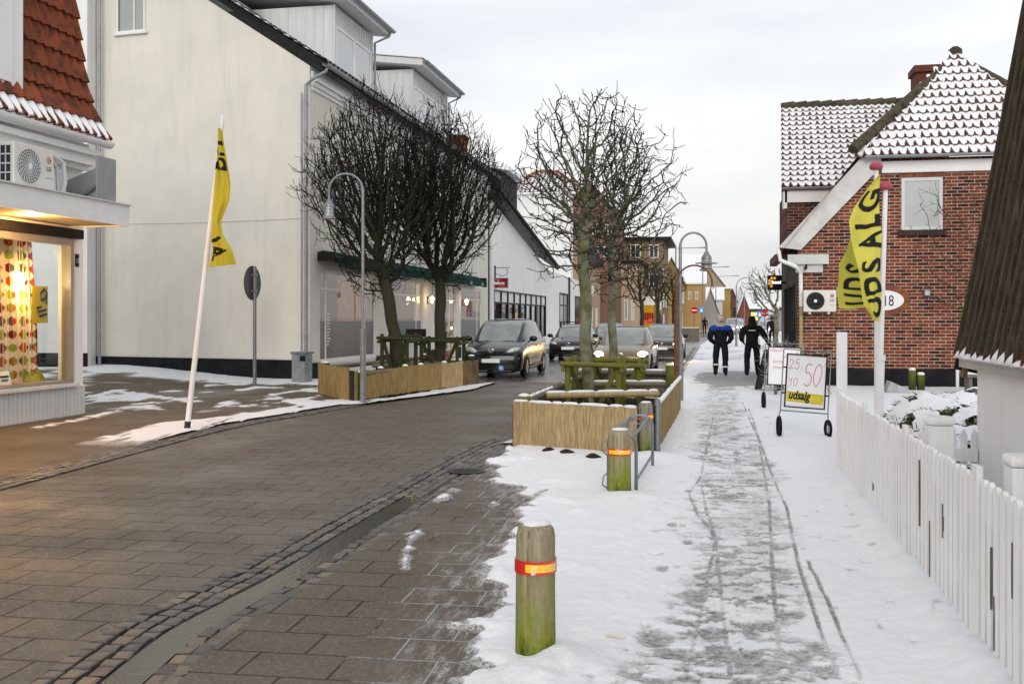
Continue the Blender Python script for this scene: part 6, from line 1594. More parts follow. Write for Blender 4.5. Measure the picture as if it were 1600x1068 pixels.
# ------------------------------------------------------------------ wheeled price boards
def wheel_sign(label, c, w, h, zb, rz, roll, texts, arrow=False):
    t_ = thing('price_board', label, 'sign board', c, 'wheeled price boards on the pavement'); c = Vector(c)
    Mr = (Euler((0, 0, rz)).to_matrix()@Euler((R(-6), roll, 0)).to_matrix())
    P = lambda x, y, z: c+Vector((0, 0, zb+h/2))+Mr@Vector((x, y, z-h/2))
    def slab(mb, x0, x1, z0, z1, y0, y1): mb.add([P(x0,y0,z0),P(x1,y0,z0),P(x1,y1,z0),P(x0,y1,z0),P(x0,y0,z1),P(x1,y0,z1),P(x1,y1,z1),P(x0,y1,z1)], [(0,3,2,1),(4,5,6,7),(0,1,5,4),(1,2,6,5),(2,3,7,6),(3,0,4,7)])
    mb = MB(); e = .018
    for q in ((-w/2, w/2, 0, e), (-w/2, w/2, h-e, h), (-w/2, -w/2+e, e, h-e), (w/2-e, w/2, e, h-e)): slab(mb, *q, -.02, .02)
    fr_ = mb.build('frame', M['black'], t_)
    mb = MB(); slab(mb, -w/2+e, w/2-e, e, h-e, -.008, .008); pn = mb.build('panel', mat('white_sign_panel', (.74,.75,.77), .3, .04, 5., spec=.5), fr_)
    F_ = lambda x, z: P(-w/2+x*w, -.0095, z*h)
    mb = MB()
    for k in texts:
        if k[0] == 's': stroke_on(mb, smooth_path(k[1], 5), F_, k[2])
    if mb.v: mb.build('handwriting', M['letter_red'], pn, fix=False)
    if arrow:
        mb = MB(); mb.add([F_(.05,.30),F_(.05,.115),F_(.94,.085),F_(.95,.27)], [(0,1,2,3)]); ar = mb.build('arrow_strip', mat('yellow_strip', (.62,.52,.05), .5, .06, 6.), pn)
        mb = MB(); G_ = lambda x, z: P(-w/2+x*w, -.0105, z*h)
        text_on(mb, 'udsalg', lambda x, z: G_(.09+x*.95, .165+z*1.0-x*.02), .22, shear=.25, bold=.008); mb.build('lettering', M['letter_black'], ar)
        mb = MB(); stroke_on(mb, [(.86,.25),(.93,.175),(.85,.11)], G_, .012); stroke_on(mb, [(.08,.285),(.84,.262),(.84,.25)], G_, .008); stroke_on(mb, [(.08,.13),(.84,.108)], G_, .008); mb.build('arrow_outline', mat('orange_outline', (.45,.22,.03), .6), ar)
    mb = MB()
    for s in (-1, 1): mb.tube([P(s*(w/2+.045), .0, h+.06), P(s*(w/2+.045), 0, -.06), P(s*(w/2+.055), .02, -.12)], .009, 6)
    mb.tube([P(-w/2-.05, 0, -.05), P(w/2+.05, 0, -.05)], .011, 6); mb.tube([P(-w/2-.045, 0, h+.06), P(w/2+.045, 0, h+.06)], .008, 6)
    mb.build('stand', M['steel'], t_)
    mb = MB()
    for s in (-1, 1):
        for z in (.2, h-.2): mb.tube([P(s*w/2, 0, z), P(s*(w/2+.045), 0, z)], .012, 6)
    mb.build('clamp', M['black'], t_)
    for s, an in ((-1, R(82)), (1, R(66))):
        q = P(s*(w/2+.055), .02, -.13); rw = (q.z)/2-.002; cc = Vector((q.x, q.y, rw+.004)); ax = Vector((math.sin(an), math.cos(an)*.6, 0)); ux = Vector((-ax.y, ax.x, 0)).normalized()
        mb = MB(); mb.tube([cc+ux*rw*.80*math.cos(2*PI*i/24)+UZ*rw*.86*math.sin(2*PI*i/24) for i in range(24)], rw*.17, 8, closed=True); wh_ = mb.build('wheel', M['rubber'], t_, smooth=True)
        mb = MB(); mb.tube([cc+UZ*rw*.72, cc-UZ*rw*.72], .008, 5); mb.build('fork', M['black'], wh_)
    return t_
def dig5(x, z, w, h): return [(x+w*.95, z+h), (x+w*.35, z+h*.98), (x+w*.25, z+h*.60), (x+w*.6, z+h*.62), (x+w*.9, z+h*.40), (x+w*.75, z+h*.10), (x+w*.35, z), (x+w*.05, z+h*.12)]
def dig0(x, z, w, h): return [(x+w*.7, z+h), (x+w*.25, z+h*.8), (x, z+h*.35), (x+w*.3, z), (x+w*.75, z+h*.25), (x+w, z+h*.7), (x+w*.7, z+h)]
def dig2(x, z, w, h): return [(x, z+h*.75), (x+w*.4, z+h), (x+w*.8, z+h*.75), (x+w*.3, z+h*.25), (x, z), (x+w*.9, z+h*.05)]
def dig4(x, z, w, h): return [(x+w*.1, z+h*.95), (x+w*.05, z+h*.5), (x+w*.7, z+h*.55), (x+w*.75, z+h*.95), (x+w*.6, z)]
T1 = [('s', dig5(.44,.42,.21,.40), .016), ('s', dig0(.68,.42,.20,.42), .016), ('s', dig2(.08,.72,.11,.17), .012), ('s', dig5(.21,.72,.12,.18), .012), ('s', [(.08,.56),(.11,.50),(.17,.54)], .010), ('s', [(.16,.56),(.13,.40)], .010), ('s', dig0(.20,.40,.10,.15), .010), ('s', [(.38,.72),(.40,.76)], .008), ('s', [(.91,.78),(.96,.86)], .006), ('s', [(.88,.42),(.89,.44)], .01)]
p1 = G(1259, 684)
wheel_sign('near price board on two black wheels reading 25, 40, 50 and udsalg', (p1.x, p1.y, 0), .565, .765, .42, R(3), R(4), T1, True)
rs = random.Random(8); T2 = [('s', dig5(.62,.06,.22,.26), .016), ('s', dig0(.85,.06,.12,.26), .016), ('s', dig2(.85,.84,.10,.1), .01)]
for x, z, n in ((.06,.86,6),(.45,.70,4),(.16,.57,4),(.55,.57,4),(.18,.42,4)):
    for i in range(n): T2.append(('s', [(x+i*.075+rs.uniform(0,.02), z+rs.uniform(-.01,.02)), (x+i*.075+.02, z+.06), (x+i*.075+.05, z+rs.uniform(.02,.08)), (x+i*.075+.055, z+rs.uniform(-.01,.03))], .012))
p2 = G(1227, 640)
wheel_sign('rear price board with red handwriting, partly hidden behind the near price board', (p2.x-.02, p2.y, 0), .60, .72, .45, R(0), R(2), T2)

# bicycle leaning on the brick house corner, its wheels white with frost
def bicycle(label, loc, rz):
    t_ = thing('bicycle', label, 'bicycle', loc, local=True, rz=rz); r = .33
    for x in (-.52, .52):
        mb = MB(); mb.tube([(x+r*math.cos(2*PI*i/26), 0, r+r*math.sin(2*PI*i/26)) for i in range(26)], .018, 6, closed=True); w_ = mb.build('wheel', M['rubber'], t_)
        mb = MB()
        for i in range(14): a = 2*PI*i/14; mb.tube([(x, 0, r), (x+r*.95*math.cos(a), 0, r+r*.95*math.sin(a))], .003, 3)
        mb.build('spokes', M['steel'], w_)
    mb = MB()
    for p_, q_ in (((-.52,0,r),(-.12,0,.28)),((-.12,0,.28),(-.25,0,.85)),((-.25,0,.80),(-.52,0,r)),((-.12,0,.28),(.38,0,.70)),((-.22,0,.62),(.36,0,.80)),((.34,0,.92),(.52,0,r))): mb.tube([p_, q_], .017, 6)
    mb.build('frame', M['dark_metal'], t_)
    mb = MB(); mb.tube([(.20,-.28,1.02),(.36,-.2,1.05),(.36,0,1.0),(.36,.2,1.05),(.20,.28,1.02)], .014, 6); mb.tube([(.36,0,.9),(.36,0,1.0)], .016, 6); mb.build('handlebar', M['steel'], t_)
    mb = MB(); mb.lathe([(.0,-.03),(.09,-.02),(.10,.02),(.06,.05),(0,.055)], (-.27,0,.93), 12); mb.tube([(-.25,0,.84),(-.27,0,.9)], .014, 6); mb.build('saddle', M['rubber'], t_, smooth=True)
    mb = MB()
    for z in (.78, .9, 1.0): mb.tube([(.45+dx, dy, z) for dx, dy in ((0,-.15),(.28,-.15),(.28,.15),(0,.15))], .006, 4, closed=True)
    for dx, dy in ((0,-.15),(.14,-.15),(.28,-.15),(.28,0),(.28,.15),(.14,.15),(0,.15)): mb.tube([(.45+dx, dy, .78), (.45+dx, dy, 1.0)], .006, 4)
    mb.build('basket', M['steel'], t_)
    mb = MB()
    for x in (-.52, .52): mb.tube([(x+.37*math.cos(a), 0, r+.37*math.sin(a)) for a in np.linspace(.2, 2.9, 12)], .022, 5)
    mb.build('mudguard', M['dark_metal'], t_); return t_
bicycle('bicycle with wire basket parked against the dark street front of the brick house', (1.62, 27.6, .03), R(80))

# small things lying in the snow and the gutter
for px, py, lab in ((857, 709, 'dark lump in the snow nearest the left end of the near planter'), (885, 712, 'dark lump in the snow under the middle of the near planter'), (926, 719, 'dark lump in the snow nearest the second bollard')):
    q = G(px, py); mb = MB(); mb.lathe([(.10,.0),(.085,.035),(.03,.065),(0,.066)], (q.x, q.y, .02), 7, jit=.25); tag(mb.build('dark_stone', M['black']), lab, 'stone', 'dark lumps showing through the snow')
q = G(962, 1007); mb = MB(); mb.tube([(q.x-.055, q.y, .05), (q.x+.05, q.y-.015, .05)], .0075, 8); st_ = tag(mb.build('cigarette_end', mat('pale_paper', (.62,.58,.48), .8, .1, 30.)), 'pale cigarette-like stick lying on the snow right of the nearest bollard', 'litter')
q = G(728, 737); mb = MB(); mb.lathe([(.20,.012),(.21,.016),(.17,.017),(.16,.010),(0,.010)], (q.x, q.y, 0), 24)
for i in range(5): mb.box(q.x-.13, q.x+.13, q.y-.12+i*.055, q.y-.095+i*.055, .0105, .016)
tag(mb.build('drain_grate', M['dark_metal']), 'round dark drain grate beside the cobbled gutter near the planter', 'drain grate')
# ------------------------------------------------------------------ bare pruned trees
def bark(name, trunk, trunk2, twig, alg=None):
    N = NT(name); o = N.coord('Object'); f = N.noise(N.coord('Object', (1,1,.4)), 14, 5, .65); rd = N.attr('rad'); g = N.noise(o, 4, 4)
    c = N.mix(f, trunk, trunk2)
    if alg: c = N.mix(N.ramp(g, [(.42,0.),(.6,.85)]), c, alg)
    c = N.mix(N.sstep(rd, .007, .024), twig, c)
    N.set(col=c, rough=.9, spec=.15); N.bump(f, .008, .8); return N.mat
M['bark_green'] = bark('algae_green_bark', (.13,.135,.10), (.27,.27,.205), (.030,.024,.018), (.085,.095,.028))
M['bark_black'] = bark('black_wet_bark', (.022,.021,.017), (.055,.054,.040), (.013,.011,.010), (.040,.043,.018))
M['bark_frost'] = bark('frosted_twigs', (.10,.095,.09), (.16,.155,.15), (.26,.26,.27))
def grow(trunk, atts, step, infl, kill, up=.1, maxit=140, jit=.15, seed=1):
    rs = np.random.RandomState(seed)
    pos = [np.array(p, float) for p in trunk]; par = [-1]+list(range(len(trunk)-1))
    A = np.array(atts); nd = np.full(len(A), 1e9); ni = np.zeros(len(A), int)
    def upd(start):
        nonlocal nd, ni
        for i in range(start, len(pos)):
            d = np.sqrt(((A-pos[i])**2).sum(1)); m = d < nd; nd[m] = d[m]; ni[m] = i
    upd(max(0, len(trunk)//3))
    deg = {}
    for _ in range(maxit):
        act = nd < infl
        if not act.any(): break
        acc = {}
        V = A[act]; I = ni[act]
        for i in np.unique(I):
            d = V[I == i]-pos[i]; d /= np.linalg.norm(d, axis=1)[:, None]+1e-9; acc[i] = d.sum(0)
        start = len(pos)
        for i, d in acc.items():
            if deg.get(i, 0) > 3: continue
            d = d/(np.linalg.norm(d)+1e-9)+np.array((0, 0, up))+rs.normal(0, jit, 3); d /= np.linalg.norm(d)
            pos.append(pos[i]+d*step*rs.uniform(.8, 1.15)); par.append(i); deg[i] = deg.get(i, 0)+1
        upd(start)
        keep = nd > kill; A = A[keep]; nd = nd[keep]; ni = ni[keep]
        if len(A) == 0: break
    return pos, par
def tree_mesh(name, m, pos, par, tip, expo, parent, rmax=None, tips=2, tiplen=.16, seed=2, upw=.5, split=None, kink=.4, sides=5):
    rs = np.random.RandomState(seed); n = len(pos)
    ch = [[] for _ in range(n)]
    for i, p in enumerate(par):
        if p >= 0: ch[p].append(i)
    # short end shoots
    base_n = n
    for i in range(base_n):
        if not ch[i] and par[i] >= 0:
            d0 = pos[i]-pos[par[i]]; d0 = d0/np.linalg.norm(d0)
            for k in range(rs.randint(1, tips+1)):
                p = pos[i]; last = i; d = d0+rs.normal(0, kink, 3)+np.array((0,0,upw)); d /= np.linalg.norm(d); L = tiplen*rs.uniform(.4, 1.2)
                for s in range(2):
                    p = p+d*L/2; pos.append(p); par.append(last); ch.append([]); ch[last].append(len(pos)-1); last = len(pos)-1
                    d = d+rs.normal(0, .25, 3)+np.array((0,0,.2)); d /= np.linalg.norm(d)
    n = len(pos); r = np.zeros(n)
    for i in range(n-1, -1, -1):
        r[i] = tip if not ch[i] else sum(r[c]**expo for c in ch[i])**(1/expo)
    if rmax: r = np.minimum(r, np.where(r > rmax*.5, rmax*.5+(r-rmax*.5)*((rmax*.5)/max(r.max()-rmax*.5, 1e-6)), r)) if r.max() > rmax else r
    vs = []; fs = []; rad = []
    def ring(p, d, rr):
        k = sides if rr > .012 else (4 if rr > .006 else 3); k = sides*2 if rr > .05 else sides if rr > .010 else 3
        u = np.array((0,0,1.)) if abs(d[2]) < .85 else np.array((1.,0,0)); x = np.cross(d, u); x /= np.linalg.norm(x); y = np.cross(d, x)
        b = len(vs)
        for j in range(k):
            a = 2*PI*j/k; q = p+(x*math.cos(a)+y*math.sin(a))*rr; vs.append((q[0], q[1], q[2])); rad.append(rr)
        return b, k
    # follow chains: main child continues the tube
    stack = [(0, None)]
    def bridge(A_, B_):
        (a, k), (b, l) = A_, B_
        if k == l:
            for j in range(k): fs.append((a+j, a+(j+1) % k, b+(j+1) % k, b+j))
        else:
            for j in range(max(k, l)):
                i0 = a+int(j*k/max(k,l)) % k; i1 = a+int((j+1)*k/max(k,l)) % k; j0 = b+int(j*l/max(k,l)) % l; j1 = b+int((j+1)*l/max(k,l)) % l
                q = [i0, i1, j1, j0]; q = [v for t, v in enumerate(q) if v not in q[:t]]
                if len(q) > 2: fs.append(tuple(q))
    dirs = lambda i, p: (pos[i]-pos[p])/(np.linalg.norm(pos[i]-pos[p])+1e-9)
    todo = [(0, -1, None)]
    r0 = ring(pos[0], dirs(ch[0][0], 0), r[0]*1.25); todo = [(c, 0, r0) for c in ch[0]]
    while todo:
        i, p, R0 = todo.pop()
        cur = ring(pos[i], dirs(i, p), r[i])
        if R0 is None: R0 = ring(pos[p]-0*dirs(i, p), dirs(i, p), min(r[i]*1.25, r[p]))
        bridge(R0, cur)
        if ch[i]:
            mainc = max(ch[i], key=lambda c: r[c])
            for c in ch[i]: todo.append((c, i, cur if c == mainc else None))
    me = bpy.data.meshes.new(name); me.from_pydata(vs, [], fs); me.materials.append(m); me.polygons.foreach_set('use_smooth', [True]*len(fs))
    me.attributes.new('rad', 'FLOAT', 'POINT').data.foreach_set('value', rad)
    return link(bpy.data.objects.new(name, me), parent), r, [i for i in range(n) if not ch[i]]
def crown_pts(c, rx, rz, n, seed, shell=.45, flat_bottom=.0, ry=None, cone=0):
    rs = np.random.RandomState(seed); out = []
    while len(out) < n:
        v = rs.normal(0, 1, 3); v /= np.linalg.norm(v); k = rs.rand()**shell
        p = v*k
        if p[2] < -1+flat_bottom and rs.rand() < .8: continue
        w = 1.+.09*math.sin(v[0]*5+seed)+.08*math.sin(v[1]*6+v[2]*4+seed*2)
        if cone and p[2] < 0:
            lim = 1-(cone*-p[2])
            if math.hypot(p[0], p[1]) > max(lim, .12)*1.: continue
        out.append((c[0]+p[0]*rx*w, c[1]+p[1]*(ry or rx)*w, c[2]+p[2]*rz*w))
    return out
def bare_tree(label, base, fork, c, rx, rz, n, m, step, infl, kill, up, seed, tip=.005, expo=2.3, rmax=.10, group=None, tips=2, tiplen=.16, cone=.6, leaves=0, jit=.16, upw=.5, shell=.45, sides=5, ry=None):
    t_ = thing('bare_tree', label, 'tree', base, group)
    b = np.array(base, float); f = np.array(fork, float); k = 12
    trunk = [b+(f-b)*(i/k)+np.array((.02*math.sin(i*1.3+seed), .02*math.cos(i*1.1), 0))*(1 if 0 < i < k else 0) for i in range(k+1)]
    pos, par = grow(trunk, crown_pts(c, rx, rz, n, seed, shell, cone=cone, ry=ry), step, infl, kill, up, seed=seed, jit=jit)
    o, r, tips_ = tree_mesh('branches', M[m], pos, par, tip, expo, t_, rmax, tips, tiplen, seed, upw, sides=sides)
    if leaves:
        rs = random.Random(seed); mb = MB()
        for _ in range(leaves):
            i = rs.choice([q for q in range(len(pos)) if r[q] < .02 and pos[q][2] < c[2]+.2]); p = Vector(pos[i]); d = Vector((rs.uniform(-1,1), rs.uniform(-1,1), rs.uniform(-1,.2))).normalized(); w = d.orthogonal().normalized()
            mb.add([p, p+d*.03+w*.02, p+d*.065, p+d*.03-w*.02], [(0,1,2,3)])
        mb.build('leaves', mat('withered_red_leaves', (.16,.035,.02), .8, .4, 9.), t_, fix=False)
    return t_
def ty(px, py, Y): return tuple(onY(px, py, Y))
b1 = onY(919, 497, 16.3); b2 = onY(957, 497, 18.0)
bare_tree('nearest bare tree with thick pale green trunk and knobbly open globe crown', (b1.x, 16.3, .15), ty(911, 345, 16.3), ty(914, 298, 16.3), 1.10, 1.68, 2100, 'bark_green', .075, .55, .098, .16, 5, tip=.0058, expo=2.45, rmax=.10, group='bare trees in the street planters', tips=2, tiplen=.16, cone=.45, leaves=14, jit=.15, upw=.5)
bare_tree('slimmer bare tree behind the nearest one, crown leaning right over the pavement', (b2.x, 18.0, .15), ty(957, 375, 18.0), ty(978, 318, 18.0), .98, 1.64, 1500, 'bark_green', .075, .55, .100, .16, 9, tip=.0056, expo=2.45, rmax=.075, group='bare trees in the street planters', tips=2, tiplen=.16, cone=.45, leaves=16, jit=.15, upw=.5)
c1 = onY(622, 497, 23); c2_ = onY(688, 497, 25)
bare_tree('dense dark bare tree leaning left in front of the cream house', (c1.x+.15, 23.0, .15), ty(600, 432, 23), ty(590, 305, 23), 1.92, 2.28, 6500, 'bark_black', .085, .50, .090, .32, 21, tip=.0062, expo=2.5, rmax=.14, group='bare trees in the street planters', tips=2, tiplen=.32, cone=.62, jit=.10, upw=.9)
bare_tree('dense dark upright bare tree in front of the restaurant door', (c2_.x, 25.0, .15), ty(688, 440, 25), ty(692, 312, 25), 1.70, 2.2, 6000, 'bark_black', .085, .50, .090, .32, 33, tip=.0064, expo=2.5, rmax=.135, group='bare trees in the street planters', tips=2, tiplen=.32, cone=.62, jit=.10, upw=.9)
# frosted shrub by the price boards, and climbing twigs on the brick gable
def bush(name, label, cat, base, c, rx, rz, n, m, seed, tip=.005, up=.15, ry=None, kill=.10, step=.07, jit=.3):
    t_ = thing(name, label, cat, base); b = np.array(base, float)
    tr = [b, b+np.array((0,0,.12))]
    pos, par = grow(tr, crown_pts(c, rx, rz, n, seed, .5, ry=ry), step, 1.2, kill, up, seed=seed, jit=jit)
    tree_mesh('twigs', M[m], pos, par, tip, 2.4, t_, .04, 2, .22, seed, .2, sides=4); return t_
q = onY(1212, 497, 23.0)
bush('frosted_shrub', 'frosted bare shrub growing at the corner of the brick house', 'shrub', (q.x, 23.0, 0), (q.x, 23.0, .72), .42, .58, 260, 'bark_frost', 4)
q = onY(1262, 497, 23.6)
bush('arching_shrub', 'low dark arching bare shrub behind the price boards', 'shrub', (q.x, 23.6, 0), (q.x, 23.6, .55), .75, .50, 240, 'bark_black', 6, jit=.35)
q = onY(1552, 497, 25.9)
t_ = thing('climbing_plant', 'bare mossy climber spreading leftwards over the brick gable', 'climber', (q.x, 26.0, 0))
tr = [np.array((q.x, 26.0, z)) for z in np.linspace(0, 1.6, 10)]
cc = onY(1500, 395, 26.1)
rs = np.random.RandomState(5); att = []
while len(att) < 800:
    px = rs.uniform(1425, 1580); py = rs.uniform(285, 500)
    if rs.rand() < ((px-1420)/160)**.8*.9+.05: att.append(tuple(onY(px, py, 26.0+rs.uniform(-.12, .3))))
pos, par = grow(tr, att, .10, 1.0, .12, .02, seed=3, jit=.25)
M['bark_moss'] = bark('mossy_climber_bark', (.09,.10,.03), (.15,.16,.05), (.055,.042,.03), (.12,.14,.03))
tree_mesh('branches', M['bark_moss'], pos, par, .0045, 2.6, t_, .028, 2, .25, 3, .1, sides=4)
# ------------------------------------------------------------------ people
M['suit_black'] = mat('black_work_suit', (.010,.010,.011), .85, .4, 9., bump=.004, bsc=30)
M['suit_navy'] = mat('navy_black_work_suit', (.010,.011,.017), .85, .4, 9., bump=.004, bsc=30)
M['royal'] = mat('royal_blue_cloth', (.015,.055,.32), .8, .2, 9., bump=.003)
M['skin'] = mat('skin', (.45,.26,.19), .6, .1, 8.)
M['band'] = mat('reflective_band', (.72,.75,.78), .4, .08, 9.)
M['boots'] = mat('black_boots', (.012,.012,.012), .6, .3, 9.)
def person(label, loc, rz, J, cloth, zones, s=1.):
    """J: joint name -> (position, radius, parent)"""
    t_ = thing('person', label, 'person', loc, local=True, rz=rz)
    names = list(J); ix = {n: i for i, n in enumerate(names)}
    me = bpy.data.meshes.new('body'); me.from_pydata([J[n][0] for n in names], [(ix[n], ix[J[n][2]]) for n in names if J[n][2]], [])
    o = bpy.data.objects.new('body', me); COL.objects.link(o)
    md = o.modifiers.new('skin', 'SKIN'); md.use_smooth_shade = True; md.branch_smoothing = .6
    for n, sv in zip(names, me.skin_vertices[0].data):
        r = J[n][1]; sv.radius = r if isinstance(r, tuple) else (r, r); sv.use_root = (n == 'pelvis')
    sd = o.modifiers.new('sub', 'SUBSURF'); sd.levels = 2; sd.render_levels = 2
    m2 = evaluated(o, 'body'); bpy.data.objects.remove(o)
    for k in cloth: m2.materials.append(M[k])
    for p in m2.polygons: p.material_index = zones(p.center); p.use_smooth = True
    for v in m2.vertices:       # folds in the cloth
        q = mnoise.noise((v.co.x*13, v.co.y*13, v.co.z*9)); f = .016 if v.co.z < 1.48 else .0
        v.co += v.normal*q*f
    b = bpy.data.objects.new('body', m2); link(b, t_); return t_
def ringband(parent, c, r, w, m, tilt=(0, 0), name='reflective_band'):
    mb = MB(); Mr = Euler((tilt[0], tilt[1], 0)).to_matrix()
    mb.lathe([(r*.9,-w/2),(r,-w/2),(r,w/2),(r*.9,w/2)], c, 16, M=Mr); return mb.build(name, M[m], parent)
def hand(J, pre, wrist, d, side):
    """palm, four bent fingers of different lengths and a thumb"""
    w = Vector(wrist); d = Vector(d).normalized(); s = Vector(side).normalized(); n = d.cross(s)
    J[pre+'palm'] = (tuple(w+d*.055), (.034, .02), pre+'wrist')
    for i, (o_, L) in enumerate(((-.03,.065),(-.01,.075),(.011,.07),(.03,.055))):
        a = w+d*.09+s*o_; m_ = a+d*L*.5+n*.008; e = a+d*L*.85+n*.035
        J[pre+f'f{i}a'] = (tuple(a), .010, pre+'palm'); J[pre+f'f{i}b'] = (tuple(m_), .009, pre+f'f{i}a'); J[pre+f'f{i}c'] = (tuple(e), .008, pre+f'f{i}b')
    a = w+d*.04-s*.04+n*.01; J[pre+'ta'] = (tuple(a), .012, pre+'palm'); J[pre+'tb'] = (tuple(a+d*.04-s*.02+n*.012), .010, pre+'ta')
def figure(legs, arms, hunch=0., bulk=1.):
    J = {'pelvis': ((0, 0, .95), (.175*bulk, .135*bulk), None)}
    J['waist'] = ((0, .01, 1.10), (.170*bulk, .125*bulk), 'pelvis'); J['chest'] = ((0, .02+hunch*.3, 1.29), (.205*bulk, .135*bulk), 'waist')
    J['neckbase'] = ((0, .03+hunch, 1.435), (.13*bulk, .095*bulk), 'chest'); J['neck'] = ((0, .045+hunch, 1.50), .062, 'neckbase')
    J['head'] = ((0, .055+hunch, 1.59), (.078, .092), 'neck'); J['crown'] = ((0, .05+hunch, 1.67), (.07, .082), 'head')
    J['nose'] = ((0, .15+hunch, 1.575), .016, 'head')
    for s, k in ((-1, 'l'), (1, 'r')):
        hip, knee, ankle, toe = legs[k]; lb = bulk*.80
        J[k+'hip'] = (hip, (.105*lb, .105*lb), 'pelvis'); J[k+'thigh'] = (tuple((Vector(hip)+Vector(knee))/2), (.105*lb, .10*lb), k+'hip')
        J[k+'knee'] = (knee, (.083*lb, .083*lb), k+'thigh'); J[k+'calf'] = (tuple(Vector(knee)*.45+Vector(ankle)*.55), (.086*lb, .084*lb), k+'knee')
        J[k+'ankle'] = (ankle, (.074, .078), k+'calf'); J[k+'toe'] = (toe, (.055, .046), k+'ankle')
        h = Vector(ankle)+(Vector(ankle)-Vector(toe))*.32; J[k+'heel'] = ((h.x, h.y, toe[2]+.005), (.055, .05), k+'ankle')
        sh, el, wr = arms[k]
        J[k+'sh'] = (sh, (.088*bulk, .09*bulk), 'neckbase'); J[k+'up'] = (tuple((Vector(sh)+Vector(el))/2), (.076*bulk, .078*bulk), k+'sh'); J[k+'el'] = (el, (.066*bulk, .066*bulk), k+'up')
        J[k+'fore'] = (tuple((Vector(el)+Vector(wr))/2), (.058*bulk, .058*bulk), k+'el'); J[k+'wrist'] = (wr, .040, k+'fore')
        hand(J, k, wr, Vector(wr)-Vector(el), (0, 0, 1) if abs((Vector(wr)-Vector(el)).normalized().z) < .6 else (0, 1, 0))
    return J
p = G(1126, 588)
J = figure({'l': ((-.115,0,.90),(-.14,.05,.50),(-.14,.02,.11),(-.155,.19,.045)), 'r': ((.115,0,.90),(.135,.02,.49),(.13,-.07,.11),(.15,.09,.045))},
           {'l': ((-.23,.02,1.40),(-.315,-.02,1.10),(-.20,.13,.95)), 'r': ((.23,.02,1.40),(.315,-.02,1.10),(.20,.13,.95))}, 0., 1.36)
def z1(c):
    if c.z > 1.50 and abs(c.x) < .13: return 2
    if c.z < .125: return 3
    if c.z > 1.335 and abs(c.x) < .29: return 1
    return 0
t_ = person('person in dark work suit with blue shoulders and patterned beanie walking away', (p.x, p.y-.05, .02), 0, J, ['suit_navy','royal','skin','boots'], z1)
def beanie_mat():
    N = NT('patterned_beanie'); s_ = N.sep(N.coord('Object')); w = N.n('TexWave', wave_type='BANDS', bands_direction='Z'); N.put(w.inputs['Vector'], N.coord('Object')); w.inputs['Scale'].default_value = 9; w.inputs['Distortion'].default_value = 3
    n = N.noise(N.coord('Object'), 28, 2); c = N.ramp(n, [(.40,(.05,.06,.09)),(.47,(.62,.62,.65)),(.56,(.45,.10,.13)),(.62,(.70,.70,.72))]); N.set(col=c, rough=.9); return N.mat
M['beanie'] = beanie_mat()
mb = MB(); mb.lathe([(.100,1.585),(.106,1.62),(.104,1.66),(.088,1.715),(.05,1.745),(0,1.752)], (0,.05,0), 18, M=None); bo = mb.build('beanie', M['beanie'], t_, smooth=True)
mb = MB(); mb.lathe([(.0,1.74),(.035,1.755),(.04,1.78),(.02,1.80),(0,1.805)], (0,.04,0), 10); mb.build('bobble', M['beanie'], bo, smooth=True)
mb = MB(); mb.lathe([(.165,1.435),(.155,1.47),(.120,1.515),(.092,1.535),(.08,1.52)], (0,.03,0), 16, jit=.04); mb.build('hood', mat('grey_fleece_hood', (.33,.34,.35), .9, .2, 14.), t_, smooth=True)
ringband(t_, (-.14,.035,.335), .098, .038, 'band'); ringband(t_, (.132,-.03,.275), .098, .038, 'band')
mb = MB(); mb.lathe([(.196,.86),(.192,.90),(.186,.94)], (0,0,0), 18); 
p = G(1175, 590)
J = figure({'l': ((-.115,0,.90),(-.14,.00,.50),(-.14,-.14,.15),(-.16,-.02,.07)), 'r': ((.115,0,.90),(.14,.07,.49),(.17,.03,.11),(.22,.19,.045))},
           {'l': ((-.21,.02,1.40),(-.31,.03,1.12),(-.22,.20,.99)), 'r': ((.21,.02,1.40),(.34,-.03,1.19),(.44,.02,.97))}, 0., 1.27)
def z2(c):
    if c.z > 1.5 and abs(c.x) < .13: return 1
    return 2 if c.z < .125 else 0
t_ = person('person all in black with white strip across the back and one arm held out', (p.x, p.y-.05, .02), 0, J, ['suit_black','skin','boots'], z2)
mb = MB(); mb.lathe([(.098,1.50),(.104,1.56),(.104,1.64),(.092,1.70),(.055,1.738),(0,1.745)], (0,.05,0), 18); mb.build('knit_cap', M['suit_black'], t_, smooth=True)
mb = MB(); mb.lathe([(.17,1.42),(.15,1.47),(.115,1.53),(.10,1.55)], (0,.03,0), 16); mb.build('collar', M['suit_black'], t_, smooth=True)
def back_patch(parent, x0, x1, z0, z1, y, m, name, crv=.10):
    mb = MB(); mb.grid(lambda u, v: Vector((x0+(x1-x0)*u, y+crv*((x0+(x1-x0)*u)/.2)**2*.35, z0+(z1-z0)*v)), 7, 2); return mb.build(name, M[m], parent)
back_patch(t_, -.10, .09, 1.325, 1.345, -.178, 'band', 'back_strip')
for x0, x1, tl in ((-.21,-.185,-.02), (.165,.20,.02)):
    mb = MB(); mb.add([(x0,-.172,.955),(x1,-.176,.955),(x1+tl,-.176,1.10),(x0+tl,-.172,1.10)], [(0,1,2,3)]); mb.build('side_tab', M['band'], t_)
mb = MB(); mb.obox((.205,-.06,.87), (.06,.12,.13)); mb.build('belt_pouch', M['suit_black'], t_, bevel=.015)
